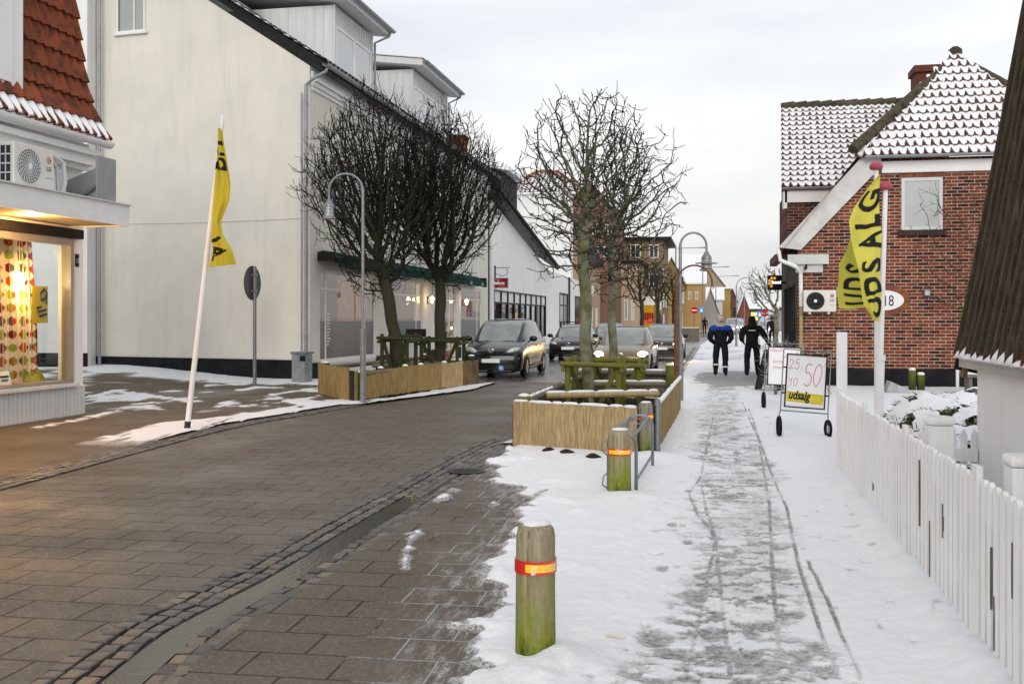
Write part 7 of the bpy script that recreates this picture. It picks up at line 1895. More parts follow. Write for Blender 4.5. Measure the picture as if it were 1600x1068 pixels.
def small_person(label, px, py, Y, h=1.72):
    J = figure({'l': ((-.10,0,.90),(-.11,.04,.50),(-.11,-.04,.11),(-.12,.1,.045)), 'r': ((.10,0,.90),(.11,.08,.49),(.11,.08,.11),(.13,.22,.045))},
           {'l': ((-.21,.02,1.40),(-.27,-.05,1.12),(-.25,.06,.90)), 'r': ((.21,.02,1.40),(.27,-.05,1.12),(.25,.06,.90))})
    q = onY(px, 497, Y); t_ = person(label, (q.x, Y, .06), R(170), J, ['suit_black','skin','boots'], z2)
    mb = MB(); mb.lathe([(.10,1.56),(.104,1.64),(.06,1.73),(0,1.74)], (0,.05,0), 12); mb.build('knit_cap', M['suit_black'], t_, smooth=True)
small_person('distant person in black on the far left pavement beside the yellow house', 1101, 0, 108)
small_person('distant dark figure standing beside the tree past the brick house', 1206.5, 0, 60)
# ------------------------------------------------------------------ cars
M['car_glass'] = mat('car_window_glass', (.035,.042,.042), .05, .3, 2., spec=.9)
M['windscreen'] = mat('sky_mirroring_windscreen', (.20,.225,.22), .10, .3, 2.5, spec=.8)  # pale grey-green base colour stands for the sky mirrored in the windscreen
M['plate'] = mat('white_number_plate', (.85,.85,.84), .4, .03, 9.)
M['lens'] = mat('clear_headlamp_lens', (.42,.43,.42), .08, .3, 12., spec=.9, coat=1.)
M['lens_on'] = emit('glowing_headlamp_lens', (1,.70,.36), 5.)
M['hub'] = mat('alloy_wheel', (.25,.25,.26), .35, .3, 8., metal=.7)
M['chrome'] = mat('chrome_trim', (.6,.6,.61), .2, .1, 5., metal=.9)
def paint(name, col, rough=.22, metal=.0, dirt=.06):
    N = NT(name); o = N.coord('Object'); s_ = N.sep(o); n = N.noise(o, 5, 5, .65)
    d = N.math('MULTIPLY', N.sstep(N.math('ADD', s_[2], N.math('MULTIPLY', n, .6)), .95, .35), dirt)
    N.set(col=N.mix(d, col, (.10,.09,.08)), rough=N.mix(d, rough, .6), metal=metal, spec=.2, coat=.5, crough=.04); return N.mat
def cr(l, k): return smooth_path(l, k)
def car(name, label, loc, rz, L, W, H, body, cabin, pm, lit=False, rack=False, emblem='ring', lens=(.70, .17, .075), group='cars in the street', snow=True, plate=True, energy=60, rear=False):
    """body: (y, half width, shoulder z, top z, bottom z); cabin: (y, belt half width, belt z, roof half width, roof z). Front faces -y."""
    t_ = thing(name, label, 'car', loc, group, local=True, rz=rz)
    B = cr([tuple(b) for b in body], 4); rings = []
    for y, w, zs, zt, zb in B:
        pr_ = cr([(w*.80, zb), (w*.955, zb+.05), (w*.99, zb+.20), (w, (zs+zb)*.52), (w*.985, zs-.06), (w*.93, zs+.01), (w*.74, zt-.015), (w*.40, zt+.008), (0, zt+.015)], 3)
        rings.append([(x, y, z) for x, z in pr_]+[(-x, y, z) for x, z in pr_[-2::-1]])
    n = len(rings[0]); mb = MB(); vs = [p for r in rings for p in r]
    fs = [(i*n+j, i*n+j+1, (i+1)*n+j+1, (i+1)*n+j) for i in range(len(rings)-1) for j in range(n-1)]
    fs += [tuple(range(n)), tuple((len(rings)-1)*n+j for j in range(n-1, -1, -1))]
    mb.add(vs, fs); bo = mb.build('body', pm, t_, smooth=True, auto=R(50))
    Cb = cr([tuple(c) for c in cabin], 5); rings = []
    for y, wb, zs, wr, zr in Cb:
        h = zr-zs; pr_ = [(wb, zs-.03), (wb-.005, zs+.03*h), (wb*.5+wr*.5+.012, zs+h*.5), (wr+.025, zr-.10*h), (wr-.01, zr-.035*h), (wr*.90, zr-.008), (wr*.45, zr+.006), (0, zr+.01)]
        rings.append([(x, y, z) for x, z in pr_]+[(-x, y, z) for x, z in pr_[-2::-1]])
    n = len(rings[0]); G_ = {'cabin': MB(), 'windscreen': MB(), 'side_window': MB(), 'far_window': MB(), 'rear_window': MB()}
    ys = [r[0][1] for r in rings]; yw0, yw1 = cabin[0][0], cabin[2][0]; yb1 = cabin[-1][0]; yr0 = cabin[-3][0]
    pill = [cabin[2][0]+.06, (yw1+yr0)/2+.02, yr0-.02]
    for i in range(len(rings)-1):
        ym = (ys[i]+ys[i+1])/2
        for j in range(n-1):
            q = [rings[i][j], rings[i][j+1], rings[i+1][j+1], rings[i+1][j]]; k = 'cabin'
            jj = j if j < n//2 else n-2-j
            if jj in (5, 6) and yw0 < ym < yw1-.02: k = 'windscreen'
            elif jj in (5, 6) and ym > yr0+.05: k = 'rear_window'
            elif jj in (1, 2) and yw0+.35 < ym < yr0+.28 and all(abs(ym-p_) > .055 for p_ in pill): k = 'side_window' if j < n//2 else 'far_window'
            G_[k].add(q, [(0,1,2,3)])
    def weld(mb, nm, m):
        o = mb.build(nm, m, t_, smooth=True, fix=False); bm = bmesh.new(); bm.from_mesh(o.data); bmesh.ops.remove_doubles(bm, verts=bm.verts, dist=1e-4); bmesh.ops.recalc_face_normals(bm, faces=bm.faces); bm.to_mesh(o.data); bm.free(); o.data.polygons.foreach_set('use_smooth', [True]*len(o.data.polygons)); return o
    for k, m in (('cabin', pm), ('windscreen', M['windscreen']), ('side_window', M['car_glass']), ('far_window', M['car_glass']), ('rear_window', M['car_glass'])): weld(G_[k], 'side_window' if k == 'far_window' else k, m)
    w = W/2; yf = -L/2
    rw = .315
    for y in (yf+.86, L/2-.80):
        for s in (-1, 1):
            mb = MB(); mb.lathe([(rw+.055,0),(rw+.055,.012),(rw+.02,.014)], (s*(w-.006), y, rw), 26, M=Matrix.Rotation(s*PI/2, 3, 'Y')); mb.build('wheel_arch', M['black'], t_)
            mb = MB(); mb.lathe([(.19,-.16),(rw-.02,-.16),(rw,-.12),(rw,.00),(rw-.03,.024),(.21,.024),(.20,.0)], (s*(w-.002), y, rw), 26, M=Matrix.Rotation(s*PI/2, 3, 'Y')); ty_ = mb.build('wheel', M['rubber'], t_, smooth=True, auto=R(35))
            mb = MB(); 
            for a in range(6):
                an = PI/3*a; mb.bar((s*(w+.012), y+.03*math.cos(an), rw+.03*math.sin(an)), (s*(w+.012), y+.19*math.cos(an), rw+.19*math.sin(an)), .012, .055, up=(0, -math.sin(an), math.cos(an)))
            mb.lathe([(.205,.0),(.215,.014),(.19,.012)], (s*(w-.002), y, rw), 20, M=Matrix.Rotation(s*PI/2, 3, 'Y')); mb.build('rim', M['hub'], ty_)
    # face of the car
    hz, hw_, hh = lens
    for s in (-1, 1):
        c = Vector((s*(w-hw_-.075), yf+.17, hz)); Mr = Euler((R(-22), s*R(-14), s*R(28))).to_matrix(); mb = MB()
        nu, nv = 14, 8; vs = []
        for jv in range(nv+1):
            b = -PI/2+PI*jv/nv
            for iu in range(nu):
                a = 2*PI*iu/nu; vs.append(c+Mr@Vector((hw_*1.12*math.cos(b)*math.cos(a), .09*math.cos(b)*math.sin(a), hh*1.1*math.sin(b))))
        mb.add(vs, [(j_*nu+i_, j_*nu+(i_+1) % nu, (j_+1)*nu+(i_+1) % nu, (j_+1)*nu+i_) for j_ in range(nv) for i_ in range(nu)])
        hl = mb.build('headlight', M['lens_on'] if lit else M['lens'], t_, smooth=True)
        cb = c+Vector((-s*.03, -.105 if lit else -.075, .0)); mb = MB(); mb.lathe([(.105 if lit else .05,0),(.085 if lit else .04,.02),(0,.035)], cb, 12, M=Matrix.Rotation(PI/2, 3, 'X')); mb.build('bulb', M['headlight_on'] if lit else M['chrome'], hl)
        if lit:
            l = bpy.data.lights.new('headlamp_light', 'SPOT'); l.energy = energy; l.color = (1,.66,.30); l.spot_size = R(150); l.spot_blend = 1.; l.shadow_soft_size = .06
            lo = bpy.data.objects.new('headlamp_light', l); COL.objects.link(lo); lo.parent = t_; lo.location = (c.x, yf-.12, hz); lo.rotation_euler = (R(78), 0, 0)
            lo.rotation_euler = (R(-78)+PI, 0, 0) if False else (R(80), 0, PI)
        mb = MB(); mb.lathe([(.04,0),(.03,.012),(0,.015)], (s*(w-.30), yf+.035, .36), 12, M=Matrix.Rotation(PI/2, 3, 'X')); mb.build('fog_lamp', M['lens'], t_)
        # mirror
        mb = MB(); vs = []; c2 = Vector((s*(w+.10), cabin[1][0]+.08, cabin[1][2]+.10))
        for jv in range(7):
            b = -PI/2+PI*jv/6
            for iu in range(12): a = 2*PI*iu/12; vs.append(c2+Vector((.125*math.cos(b)*math.cos(a), .075*math.cos(b)*math.sin(a), .085*math.sin(b))))
        mb.add(vs, [(j_*12+i_, j_*12+(i_+1) % 12, (j_+1)*12+(i_+1) % 12, (j_+1)*12+i_) for j_ in range(6) for i_ in range(12)]); mb.bar(c2-Vector((s*.05, 0, .05)), (s*(w-.06), c2.y, c2.z-.10), .04); mb.build('mirror', pm, t_, smooth=True)
    def front(nm, x0, x1, z0, z1, m, y=None, dep=.03, parent=None, n=9, bow=.10):
        mb = MB(); ff = lambda x: (yf+.018 if y is None else y)+bow*(x/w)**2*1.3
        P_ = [(x0+(x1-x0)*i/(n-1)) for i in range(n)]
        vs = [(x, ff(x)-dep, z0) for x in P_]+[(x, ff(x)-dep, z1) for x in P_]+[(x, ff(x)+.06, z0) for x in P_]+[(x, ff(x)+.06, z1) for x in P_]
        f_ = []
        for i in range(n-1): f_ += [(i, i+1, n+i+1, n+i), (2*n+i+1, 2*n+i, 3*n+i, 3*n+i+1), (n+i, n+i+1, 3*n+i+1, 3*n+i), (i+1, i, 2*n+i, 2*n+i+1)]
        f_ += [(0, n, 3*n, 2*n), (n-1, 3*n-1, 4*n-1, 2*n-1)]
        mb.add(vs, f_); return mb.build(nm, m, parent or t_)
    front('grille', -.36, .36, lens[0]-.14, lens[0]-.02, M['black'], dep=.012)
    gi = front('lower_intake', -.55, .55, .22, .42, M['black'], dep=.012)
    front('bumper_lip', -.66, .66, .155, .205, M['black'], dep=.02)
    if plate: front('number_plate', -.26, .26, .445, .555, M['plate'], dep=.05, n=3, bow=0)
    z_e = lens[0]+.005
    mb = MB(); mb.tube([(.075*math.cos(2*PI*i/20), yf-.006, z_e+.055*math.sin(2*PI*i/20)) for i in range(20)], .008, 5, closed=True)
    if emblem == 'wing': mb.tube([(-.065, yf-.008, z_e+.01), (-.03, yf-.008, z_e+.02), (0, yf-.01, z_e-.025), (.03, yf-.008, z_e+.02), (.065, yf-.008, z_e+.01)], .008, 5)
    elif emblem == 'ring': mb.tube([(.03*math.cos(2*PI*i/14), yf-.008, z_e+.05*math.sin(2*PI*i/14)) for i in range(14)], .006, 5, closed=True); mb.tube([(-.06, yf-.008, z_e+.02), (.06, yf-.008, z_e+.02)], .006, 5)
    mb.build('emblem', M['chrome'], t_)
    mb = MB(); yc = cabin[0][0]
    for x0, x1 in ((-.62,.02), (-.05,.60)): mb.tube([(x0, yc-.02+.05, cabin[0][2]+.055), ((x0+x1)/2, yc+.06, cabin[0][2]+.075), (x1, yc+.10, cabin[0][2]+.085)], .010, 5)
    mb.build('wiper', M['black'], t_)
    for y0 in pill[:2]:
        for s in (-1, 1):
            mb = MB(); mb.obox((s*(w+.004), y0+.62, cabin[1][2]-.12), (.025, .17, .03)); mb.build('door_handle', pm, t_)
    for s in (-1, 1):
        mb = MB(); mb.box(s*(w-.02), s*(w+.012), yf+1.3, L/2-1.25, .28, .36); mb.build('side_trim', M['black'], t_)
    mb = MB(); zr = max(c[4] for c in cabin)
    if rack:
        for y in (-.1, .75):
            mb.bar((-.66, y, zr+.10), (.66, y, zr+.10), .07, .035)
            for s in (-1, 1): mb.bar((s*.58, y, zr-.08), (s*.58, y, zr+.09), .06)
        mb.build('roof_rack', M['black'], t_)
    if snow:
        mb = MB(); mid = [c for c in Cb if cabin[2][0]+.30 < c[0] < yr0-.1]
        ring = []
        for y, wb, zs, wr, z in mid: ring.append([(x*wr*.86, y, z+.012+.014*(1-abs(x)**3)+.004*math.sin(y*7+x*5)) for x in np.linspace(-1, 1, 7)])
        vs = [p for r in ring for p in r]; mb.add(vs, [(i*7+j, i*7+j+1, i*7+j+8, i*7+j+7) for i in range(len(ring)-1) for j in range(6)])
        if vs: mb.build('roof_snow', M['thin_snow'], t_, smooth=True, fix=False)
    return t_
M['thin_snow'] = mat('thin_wet_snow_film', (.42,.43,.44), .55, .35, 4.)
P_NAVY = paint('dark_petrol_paint', (.004,.008,.010)); P_BLACK = paint('black_car_paint', (.005,.006,.008)); P_GREY = paint('grey_brown_car_paint', (.17,.12,.07), .3, .35); P_DARK = paint('charcoal_car_paint', (.014,.014,.015)); P_SILV = paint('silver_car_paint', (.45,.45,.46), .3, .7)
MPV = dict(L=4.55, W=1.78, H=1.68, body=[(-2.28,.70,.60,.66,.24),(-2.20,.80,.70,.76,.18),(-2.0,.86,.80,.86,.17),(-1.55,.885,.93,.99,.17),(-1.05,.89,1.00,1.07,.17),(0,.89,1.03,1.07,.17),(1.3,.89,1.06,1.08,.18),(2.05,.87,1.07,1.08,.22),(2.27,.78,1.0,1.02,.32)],
           cabin=[(-1.42,.70,.97,.62,1.0),(-1.0,.80,1.01,.66,1.28),(-.38,.83,1.03,.64,1.595),(.4,.835,1.05,.64,1.67),(1.4,.825,1.07,.62,1.64),(1.95,.80,1.07,.60,1.50),(2.25,.76,1.06,.62,1.12)])
HATCH = dict(L=4.2, W=1.71, H=1.45, body=[(-2.10,.62,.55,.61,.24),(-2.02,.76,.63,.69,.18),(-1.8,.82,.73,.79,.17),(-1.3,.845,.84,.90,.17),(-.85,.855,.89,.95,.17),(0,.855,.91,.95,.17),(1.2,.855,.93,.95,.18),(1.9,.83,.93,.95,.22),(2.09,.74,.86,.88,.32)],
           cabin=[(-1.12,.68,.86,.60,.885),(-.72,.77,.89,.62,1.12),(-.15,.795,.91,.60,1.385),(.5,.80,.92,.60,1.445),(1.25,.79,.93,.58,1.41),(1.72,.765,.93,.56,1.26),(2.02,.72,.92,.58,.98)])

car('minivan', 'dark petrol minivan parked behind the far planter facing the camera', (-6.28, 30.78, -.01), 0, pm=P_NAVY, emblem='wing', lens=(.78, .20, .080), **MPV)
mv = [o for o in COL.objects if o.name.startswith('minivan')][0]
mb = MB(); mb.lathe([(.085,0),(.085,.012)], (.30, -2.275, .30), 18, M=Matrix.Rotation(PI/2, 3, 'X')); bd_ = mb.build('badge', mat('blue_badge', (.08,.20,.55), .4), mv); mb = MB(); mb.bar((.25,-2.291,.35), (.35,-2.291,.25), .02, .004, up=(0,1,0)); mb.bar((.27,-2.294,.27), (.33,-2.294,.33), .02, .004, up=(0,1,0)); mb.build('cross_mark', M['letter_white'], bd_)
car('parked_car', 'black hatchback with empty roof rack parked behind the minivan', (-5.85, 43.1, -.01), 0, pm=P_BLACK, rack=True, emblem='oval', lens=(.66, .19, .085), **HATCH)
car('parked_car', 'dark car parked third in the left row, mostly hidden by the rack hatchback', (-5.5, 54.2, -.01), 0, pm=P_DARK, **HATCH)
car('oncoming_car', 'grey brown hatchback driving towards the camera with headlights on beside the near planter', (-2.66, 31.3, -.01), 0, pm=P_GREY, lit=True, lens=(.66, .16, .095), energy=140, **HATCH)
car('oncoming_car', 'charcoal hatchback with headlights on following the grey brown one', (-2.15, 43.6, -.01), 0, pm=P_DARK, lit=True, lens=(.66, .16, .085), energy=110, **HATCH)
far = [('silver van-like car with lit headlamps far down the street between the two walkers', (1.9, 112), P_SILV, MPV), ('small dark car with lit headlamps far away right of the walker in black', (5.6, 125), P_DARK, HATCH), ('pale small car with lit headlamps far away beside the no-entry sign', (4.6, 98), P_SILV, HATCH)]
for lb_, (x, y), pm_, kind in far: car('distant_car', lb_, (x, y, .03), R(-8), pm=pm_, lit=True, energy=30, snow=False, **kind)
# ------------------------------------------------------------------ the white gabled shop next door
bs = thing('white_shop', 'white shop with long sloping snowy roof and black framed window band', 'shop', (-13, 62, 0))
yA, yB, yC = 48.3, onX(857, 497, FX).y, onX(912, 497, FX).y
hA = onX(765, 311, FX).z; hB = onX(857, 422, FX).z
wy0, wy1 = onX(772, 497, FX).y, onX(853, 497, FX).y; wt = onX(772, 452, FX).z; wm = wt-.62
mb = MB()
mb.prism([(FX, yA, wt), (FX, yA, hA), (FX, yB, hB), (FX, yB, wt)], (-.3, 0, 0))
mb.box(FX-.3, FX, yA, wy0, 0, wt-.001); mb.box(FX-.3, FX, wy1, yC, 0, wt-.001); mb.box(FX-.3, FX, wy0+.001, wy1-.001, 0, .55); mb.prism([(FX, yB+.001, wt), (FX, yB+.001, hB), (FX, yC, hB-.15), (FX, yC, wt)], (-.3, 0, 0))
mb.box(FX-9, FX-.31, yA, yA+.3, 0, hA)
mb.build('wall', M['plaster_white'], bs)
mb = MB(); nb = 9
mb.box(FX-.10, FX+.02, wy0, wy1, wt-.06, wt-.002); mb.box(FX-.10, FX+.02, wy0, wy1, wm-.05, wm+.03); mb.box(FX-.1, FX+.02, wy0, wy1, .56, .64)
for i in range(nb+1):
    y = wy0+.05+(wy1-wy0-.1)*i/nb; mb.box(FX-.10, FX+.018, y-.05, y+.05, .641, wt-.061)
wf = mb.build('shop_window', M['black'], bs)
mb = MB(); mb.box(FX-.08, FX-.06, wy0, wy1, wm+.03, wt-.06); mb.build('infill_panel', M['white_paint'], wf)
mb = MB(); mb.box(FX-.08, FX-.06, wy0, wy1, .6, wm-.05); mb.build('pane', M['glass'], wf)
mb = MB(); mb.box(FX-1.6, FX-1.5, wy0, wy1, .1, wm+.2); mb.build('interior', mat('brown_shop_interior', (.17,.085,.05), .8, .5, .6), wf)
for a_, b_, t0 in ((874, 887, 457), (898, 911, 462)):
    y0 = onX(a_, 497, FX).y; y1 = onX(b_, 497, FX).y; zt = onX(a_, t0, FX).z
    win(bs, (FX+.002, y0, .6 if a_ < 890 else .1), UY, UX, y1-y0, zt-(.6 if a_ < 890 else .1), cols=(.5,), rows=(.7,), mats=('black','glass_dark'), sill=False, fw=.14, name='window' if a_ < 890 else 'door')
mb = MB(); y = onX(888, 497, FX).y; mb.tube([(FX+.08, y, 0), (FX+.08, y, hB-.1)], .07, 8); mb.build('downpipe', M['dark_metal'], bs)
# roof: eaves falling along the street, snow on top
dv = Vector((0, yB-yA, hB-hA)).normalized()
E0 = Vector((FX+.55, yA-.9, hA+.2)); E1 = Vector((FX+.55, yB+.6, hB-.02))
mb = MB(); mb.add([E0, E1, E1+Vector((-7.5, 1.5, 5.2)), E0+Vector((-7.5, 1.5, 5.2)), E0+UZ*.28, E1+UZ*.28, E1+Vector((-7.5, 1.5, 5.5)), E0+Vector((-7.5, 1.5, 5.5))], [(0,3,2,1),(4,5,6,7),(0,1,5,4),(1,2,6,5),(2,3,7,6),(3,0,4,7)]); ro = mb.build('roof', M['black'], bs)
mb = MB(); S_ = Vector((-.02, .0, .30)); mb.grid(lambda u, v: E0+(E1-E0)*u+Vector((-7.4, 1.5, 5.2))*v+S_+UZ*(.04*math.sin(u*23)*math.sin(v*17)), 30, 16); mb.build('roof_snow', M['snow'], ro, smooth=True, fix=False)
mb = MB(); mb.tube([E0+UZ*.2+UX*.06, E1+UZ*.2+UX*.06], .08, 8); mb.build('gutter', M['black'], ro)
mb = MB(); p = E0+(E1-E0)*.58+Vector((-3.2, .6, 2.5)); mb.box(p.x-2, p.x+1.4, p.y-2.4, p.y+2.4, p.z-1.5, p.z+1.5); do = mb.build('dormer', M['tile_dark'], ro)
mb = MB(); mb.prism([(p.x+1.9, p.y-2.8, p.z+1.5), (p.x-2.5, p.y-2.8, p.z+2.4), (p.x-2.5, p.y-2.8, p.z+2.7), (p.x+1.9, p.y-2.8, p.z+1.75)], (0, 5.6, 0)); mb.build('roof', M['snow'], do)
# hanging red sign
sy = 48.9; a = onY(768, 435, sy); b = onY(793, 449, sy)
t_ = thing('hanging_sign', 'dark red hanging sign with white italic name on a scrolled black bracket', 'sign', (a.x, sy, b.z))
mb = MB(); mb.box(a.x, b.x, sy, sy+.08, b.z, a.z); pn = mb.build('panel', mat('dark_red_sign', (.22,.006,.012), .5, .15, 4.), t_)
mb = MB(); e = .025
for q in ((a.x-e, b.x+e, a.z, a.z+e), (a.x-e, b.x+e, b.z-e, b.z), (a.x-e, a.x, b.z, a.z), (b.x, b.x+e, b.z, a.z)): mb.box(q[0], q[1], sy-.01, sy+.09, q[2], q[3])
mb.build('frame', M['steel'], t_)
w = b.x-a.x; h = a.z-b.z
mb = MB(); text_on(mb, 'Bellona', lambda x, z: Vector((a.x+w*.05+x*.88, sy-.006, b.z+h*.34+z)), h*.52, shear=.3, bold=.006)
mb.build('lettering', M['letter_white'], pn)
mb = MB(); mb.box(a.x+w*.05, a.x+w*.55, sy-.006, sy-.003, b.z+h*.80, b.z+h*.86); mb.box(a.x+w*.45, a.x+w*.9, sy-.006, sy-.003, b.z+h*.10, b.z+h*.15); mb.build('small_print', mat('pale_red_print', (.5,.25,.25), .6), pn)
mb = MB(); zt = onY(780, 418, sy).z; mb.tube([(FX-.1, sy+.04, zt), (b.x+.1, sy+.04, zt)], .018, 6)
mb.tube([(FX, sy+.04, zt-.42), (a.x+.2, sy+.04, zt-.30), (a.x+.55, sy+.04, zt-.42), (b.x-.02, sy+.04, zt-.32), (b.x+.02, sy+.04, zt-.12), (b.x-.10, sy+.04, zt-.10)], .014, 6)
for x in (a.x+.08, a.x+w*.55): mb.tube([(x, sy+.04, a.z), (x, sy+.04, zt-.34)], .008, 5)
mb.box(FX-.05, FX+.06, sy-.0, sy+.09, zt-.75, zt+.1); mb.build('bracket', M['black'], t_)

# ------------------------------------------------------------------ houses further down the street
def wallmat(n, c): 
    if n not in M: M[n] = plaster(n, c, .12, .5)
    return M[n]
def far_house(label, Y, px0, px1, py_e, col, depth=10., roof='flat', rise=2.5, wins=(), side=(), roofm='snow', cat='house', wm='white_paint', gm='glass_dark', over=.3, name='house', ridge='y', plinth=None):
    """front wall faces down the street; wins: (px0, px1, pytop, pybot) on the front; side: openings (f0, f1, z0, z1) on the street side"""
    x0 = onY(px0, 497, Y).x; x1 = onY(px1, 497, Y).x; ze = onY(px0, py_e, Y).z
    t_ = thing(name, label, cat, ((x0+x1)/2, Y+depth/2, 0)); m = wallmat(col[0], col[1])
    mb = MB(); mb.box(x0, x1, Y, Y+depth, 0, ze)
    xm = (x0+x1)/2
    if roof == 'gable' and ridge == 'y': mb.prism([(x0, Y, ze+.001), (x1, Y, ze+.001), (xm, Y, ze+rise)], (0, depth, 0))
    if roof == 'gable' and ridge == 'x': mb.prism([(x0, Y, ze+.001), (x0, Y+depth, ze+.001), (x0, Y+depth/2, ze+rise)], (x1-x0, 0, 0))
    mb.build('wall', m, t_)
    mb = MB(); o = over; th_ = .22
    if roof == 'flat': mb.box(x0-o, x1+o*1.6, Y-o, Y+depth, ze+.002, ze+.30)
    elif ridge == 'y':
        for xa, s in ((x0-o, 1), (x1+o, -1)):
            za = ze-o*rise/((x1-x0)/2)+.03; mb.prism([(xa, Y-o, za), (xm, Y-o, ze+rise+.03), (xm, Y-o, ze+rise+.03+th_), (xa, Y-o, za+th_)], (0, depth+o, 0))
    else:
        for ya, s in ((Y-o, 1), (Y+depth+o, -1)):
            za = ze-o*rise/(depth/2)+.03; mb.prism([(x0-o, ya, za), (x0-o, Y+depth/2, ze+rise+.03), (x0-o, Y+depth/2, ze+rise+.03+th_), (x0-o, ya, za+th_)], (x1-x0+2*o, 0, 0))
    ro = mb.build('roof', M[roofm], t_)
    if roof == 'gable' and ridge == 'y':
        mb = MB(); mb.prism([(x1+o+.02, Y-o-.05, ze-o*rise/((x1-x0)/2)-.02), (xm, Y-o-.05, ze+rise), (xm, Y-o-.05, ze+rise+.22), (x1+o+.02, Y-o-.05, ze-o*rise/((x1-x0)/2)+.22)], (0, .05, 0)); mb.build('verge_board', wallmat('dark_verge', (.05,.032,.028)), ro)
    for w_ in wins:
        a = onY(w_[0], w_[3], Y); b = onY(w_[1], w_[2], Y); k = w_[4] if len(w_) > 4 else 2
        win(t_, (a.x, Y-.002, a.z), UX, -UY, b.x-a.x, b.z-a.z, cols=[i/k for i in range(1, k)], mats=(wm, gm), sill=False, fw=.09, proud=.06)
    for f0, f1, z0, z1 in side: win(t_, (x1+.002, Y+depth*f0, z0), UY, UX, depth*(f1-f0), z1-z0, cols=(.5,), mats=(wm, gm), sill=False, fw=.10, proud=.06)
    return t_, x0, x1, ze
far_house('peach plastered two-storey house behind the nearest tree trunk', 82, 862, 912, 395, ('peach_plaster', (0.433,0.304,0.203)), 12, 'gable', 3.5, side=((.12,.2,.9,2.6),(.4,.48,.9,2.6),(.7,.78,.9,2.6),(.15,.25,3.6,5.),(.45,.55,3.6,5.)), roofm='tile_dark', ridge='y')
far_house('tall red brown house behind the near planter trees', 97, 880, 960, 335, ('red_brown_plaster', (0.222,0.128,0.096)), 11, 'gable', 3.0, wins=((905,915,350,366),(925,935,350,366),(945,955,350,366),(905,915,385,402),(925,935,385,402),(943,953,385,402)), roofm='tile_dark', ridge='y')
far_house('pale peach street house with tall narrow windows beside the far trees', 104, 948, 998, 412, ('light_peach_plaster', (0.495,0.38,0.265)), 8, 'flat', wins=((962,968,468,500),(975,981,468,500),(986,991,468,500)), roofm='black')
t_, x0, x1, ze = far_house('three-storey ochre brick block of flats with dark flat roof', 112, 940, 1035, 376, ('ochre_brick', (0.243,0.175,0.103)), 14, 'flat',
   wins=((958,974,382,403),(985,1001,382,403),(1014,1029,382,403),(958,974,428,450),(985,1001,428,450),(1014,1029,428,450),(1031,1033.5,470,505)), side=((.10,.22,5.6,7.2),(.5,.62,5.6,7.2),(.10,.22,2.9,4.6),(.5,.62,2.9,4.6),(.1,.25,.4,2.2)), roofm='black', over=.6, name='block_of_flats', cat='flats')
# shop in its ground floor
a = onY(1003, 508, 112); b = onY(1022, 476, 112)
mb = MB(); mb.box(a.x, b.x, 111.8, 111.99, .2, b.z); sf = mb.build('shop_window', wallmat('shop_yellow', (.62,.33,.03)), t_)
mb = MB(); mb.box(a.x, b.x+.1, 111.7, 111.79, b.z-.05, b.z+.9); mb.build('fascia', M['white_paint'], sf)
mb = MB()
for u in np.linspace(.1, .9, 5): mb.box(a.x+(b.x-a.x)*u-.1, a.x+(b.x-a.x)*u+.1, 111.7, 111.79, 1.2, 2.0+.3*(int(u*10) % 2))
mb.build('display', wallmat('dark_red_goods', (.30,.03,.02)), sf)
mb = MB(); mb.box(a.x-1.0, a.x-.05, 111.8, 111.99, 0, b.z+.9); mb.build('brick_pier', wallmat('pier_brick', (.20,.06,.03)), t_)
a = onY(1027, 508, 112); b = onY(1034, 484, 112); mb = MB(); mb.box(a.x, b.x, 111.8, 111.99, .2, b.z); mb.build('glazing', M['glass_dark'], t_)
for px, z in ((1002, 1.35), (1016, 1.45), (1009, 1.3)):
    q = onY(px, 497, 108.5); tg = tag(MB().lathe([(0,-.24),(.19,-.15),(.24,0),(.19,.15),(0,.24)], (q.x, 108.5, z), 12).build('paper_lantern', emit('red_lantern_glow', (1,.10,.05), .5), smooth=True), 'round red lantern glowing outside the distant yellow shop', 'lantern', 'red lanterns outside the far shop')
far_house('yellow street house with snowy eaves beyond the ochre flats', 128, 1034, 1064, 432, ('yellow_plaster', (0.46,0.323,0.136)), 16, 'gable', 2.2, side=((.1,.2,3.6,5.2),(.35,.45,3.6,5.2),(.6,.7,3.6,5.2),(.1,.25,.5,2.4)), roofm='snow', ridge='y')
far_house('orange yellow house with white snowy tile roof behind the no-entry sign', 142, 1068, 1101, 442, ('orange_plaster', (0.455,0.29,0.12)), 12, 'gable', 4.0, roofm='snow', ridge='x', wins=((1075,1080,455,468),(1086,1091,455,468)))
far_house('low grey gabled garage with red verge right of the yellow house', 150, 1098, 1122, 486, ('grey_plaster', (.36,.36,.35)), 12, 'gable', 3.2, roofm='snow', ridge='y')
far_house('small pale house with square white snow roof in the far row', 165, 1102, 1129, 468, ('pale_grey_plaster', (.50,.50,.49)), 10, 'gable', 1.9, roofm='snow', ridge='x', wins=((1108,1112,475,483),(1118,1122,475,483)))
far_house('large tan gabled building rising behind the far row', 185, 1082, 1132, 447, ('tan_plaster', (0.347,0.275,0.167)), 20, 'gable', 3.6, roofm='tan_roof' if 'tan_roof' in M else 'tile_dark', ridge='y', side=((.1,.2,4,6),(.4,.5,4,6),(.7,.8,4,6)))
far_house('narrow yellow and brown terrace at the bend of the street', 178, 1128, 1141, 451, ('dull_yellow_plaster', (.33,.22,.07)), 14, 'flat', roofm='snow', side=((.2,.4,1,3),(.6,.8,1,3),(.2,.4,4.5,6.5),(.6,.8,4.5,6.5)))
far_house('brown brick terrace at the bend of the street', 195, 1138, 1150, 466, ('brown_brick', (.17,.085,.055)), 14, 'gable', 2.0, roofm='tile_dark', ridge='y')
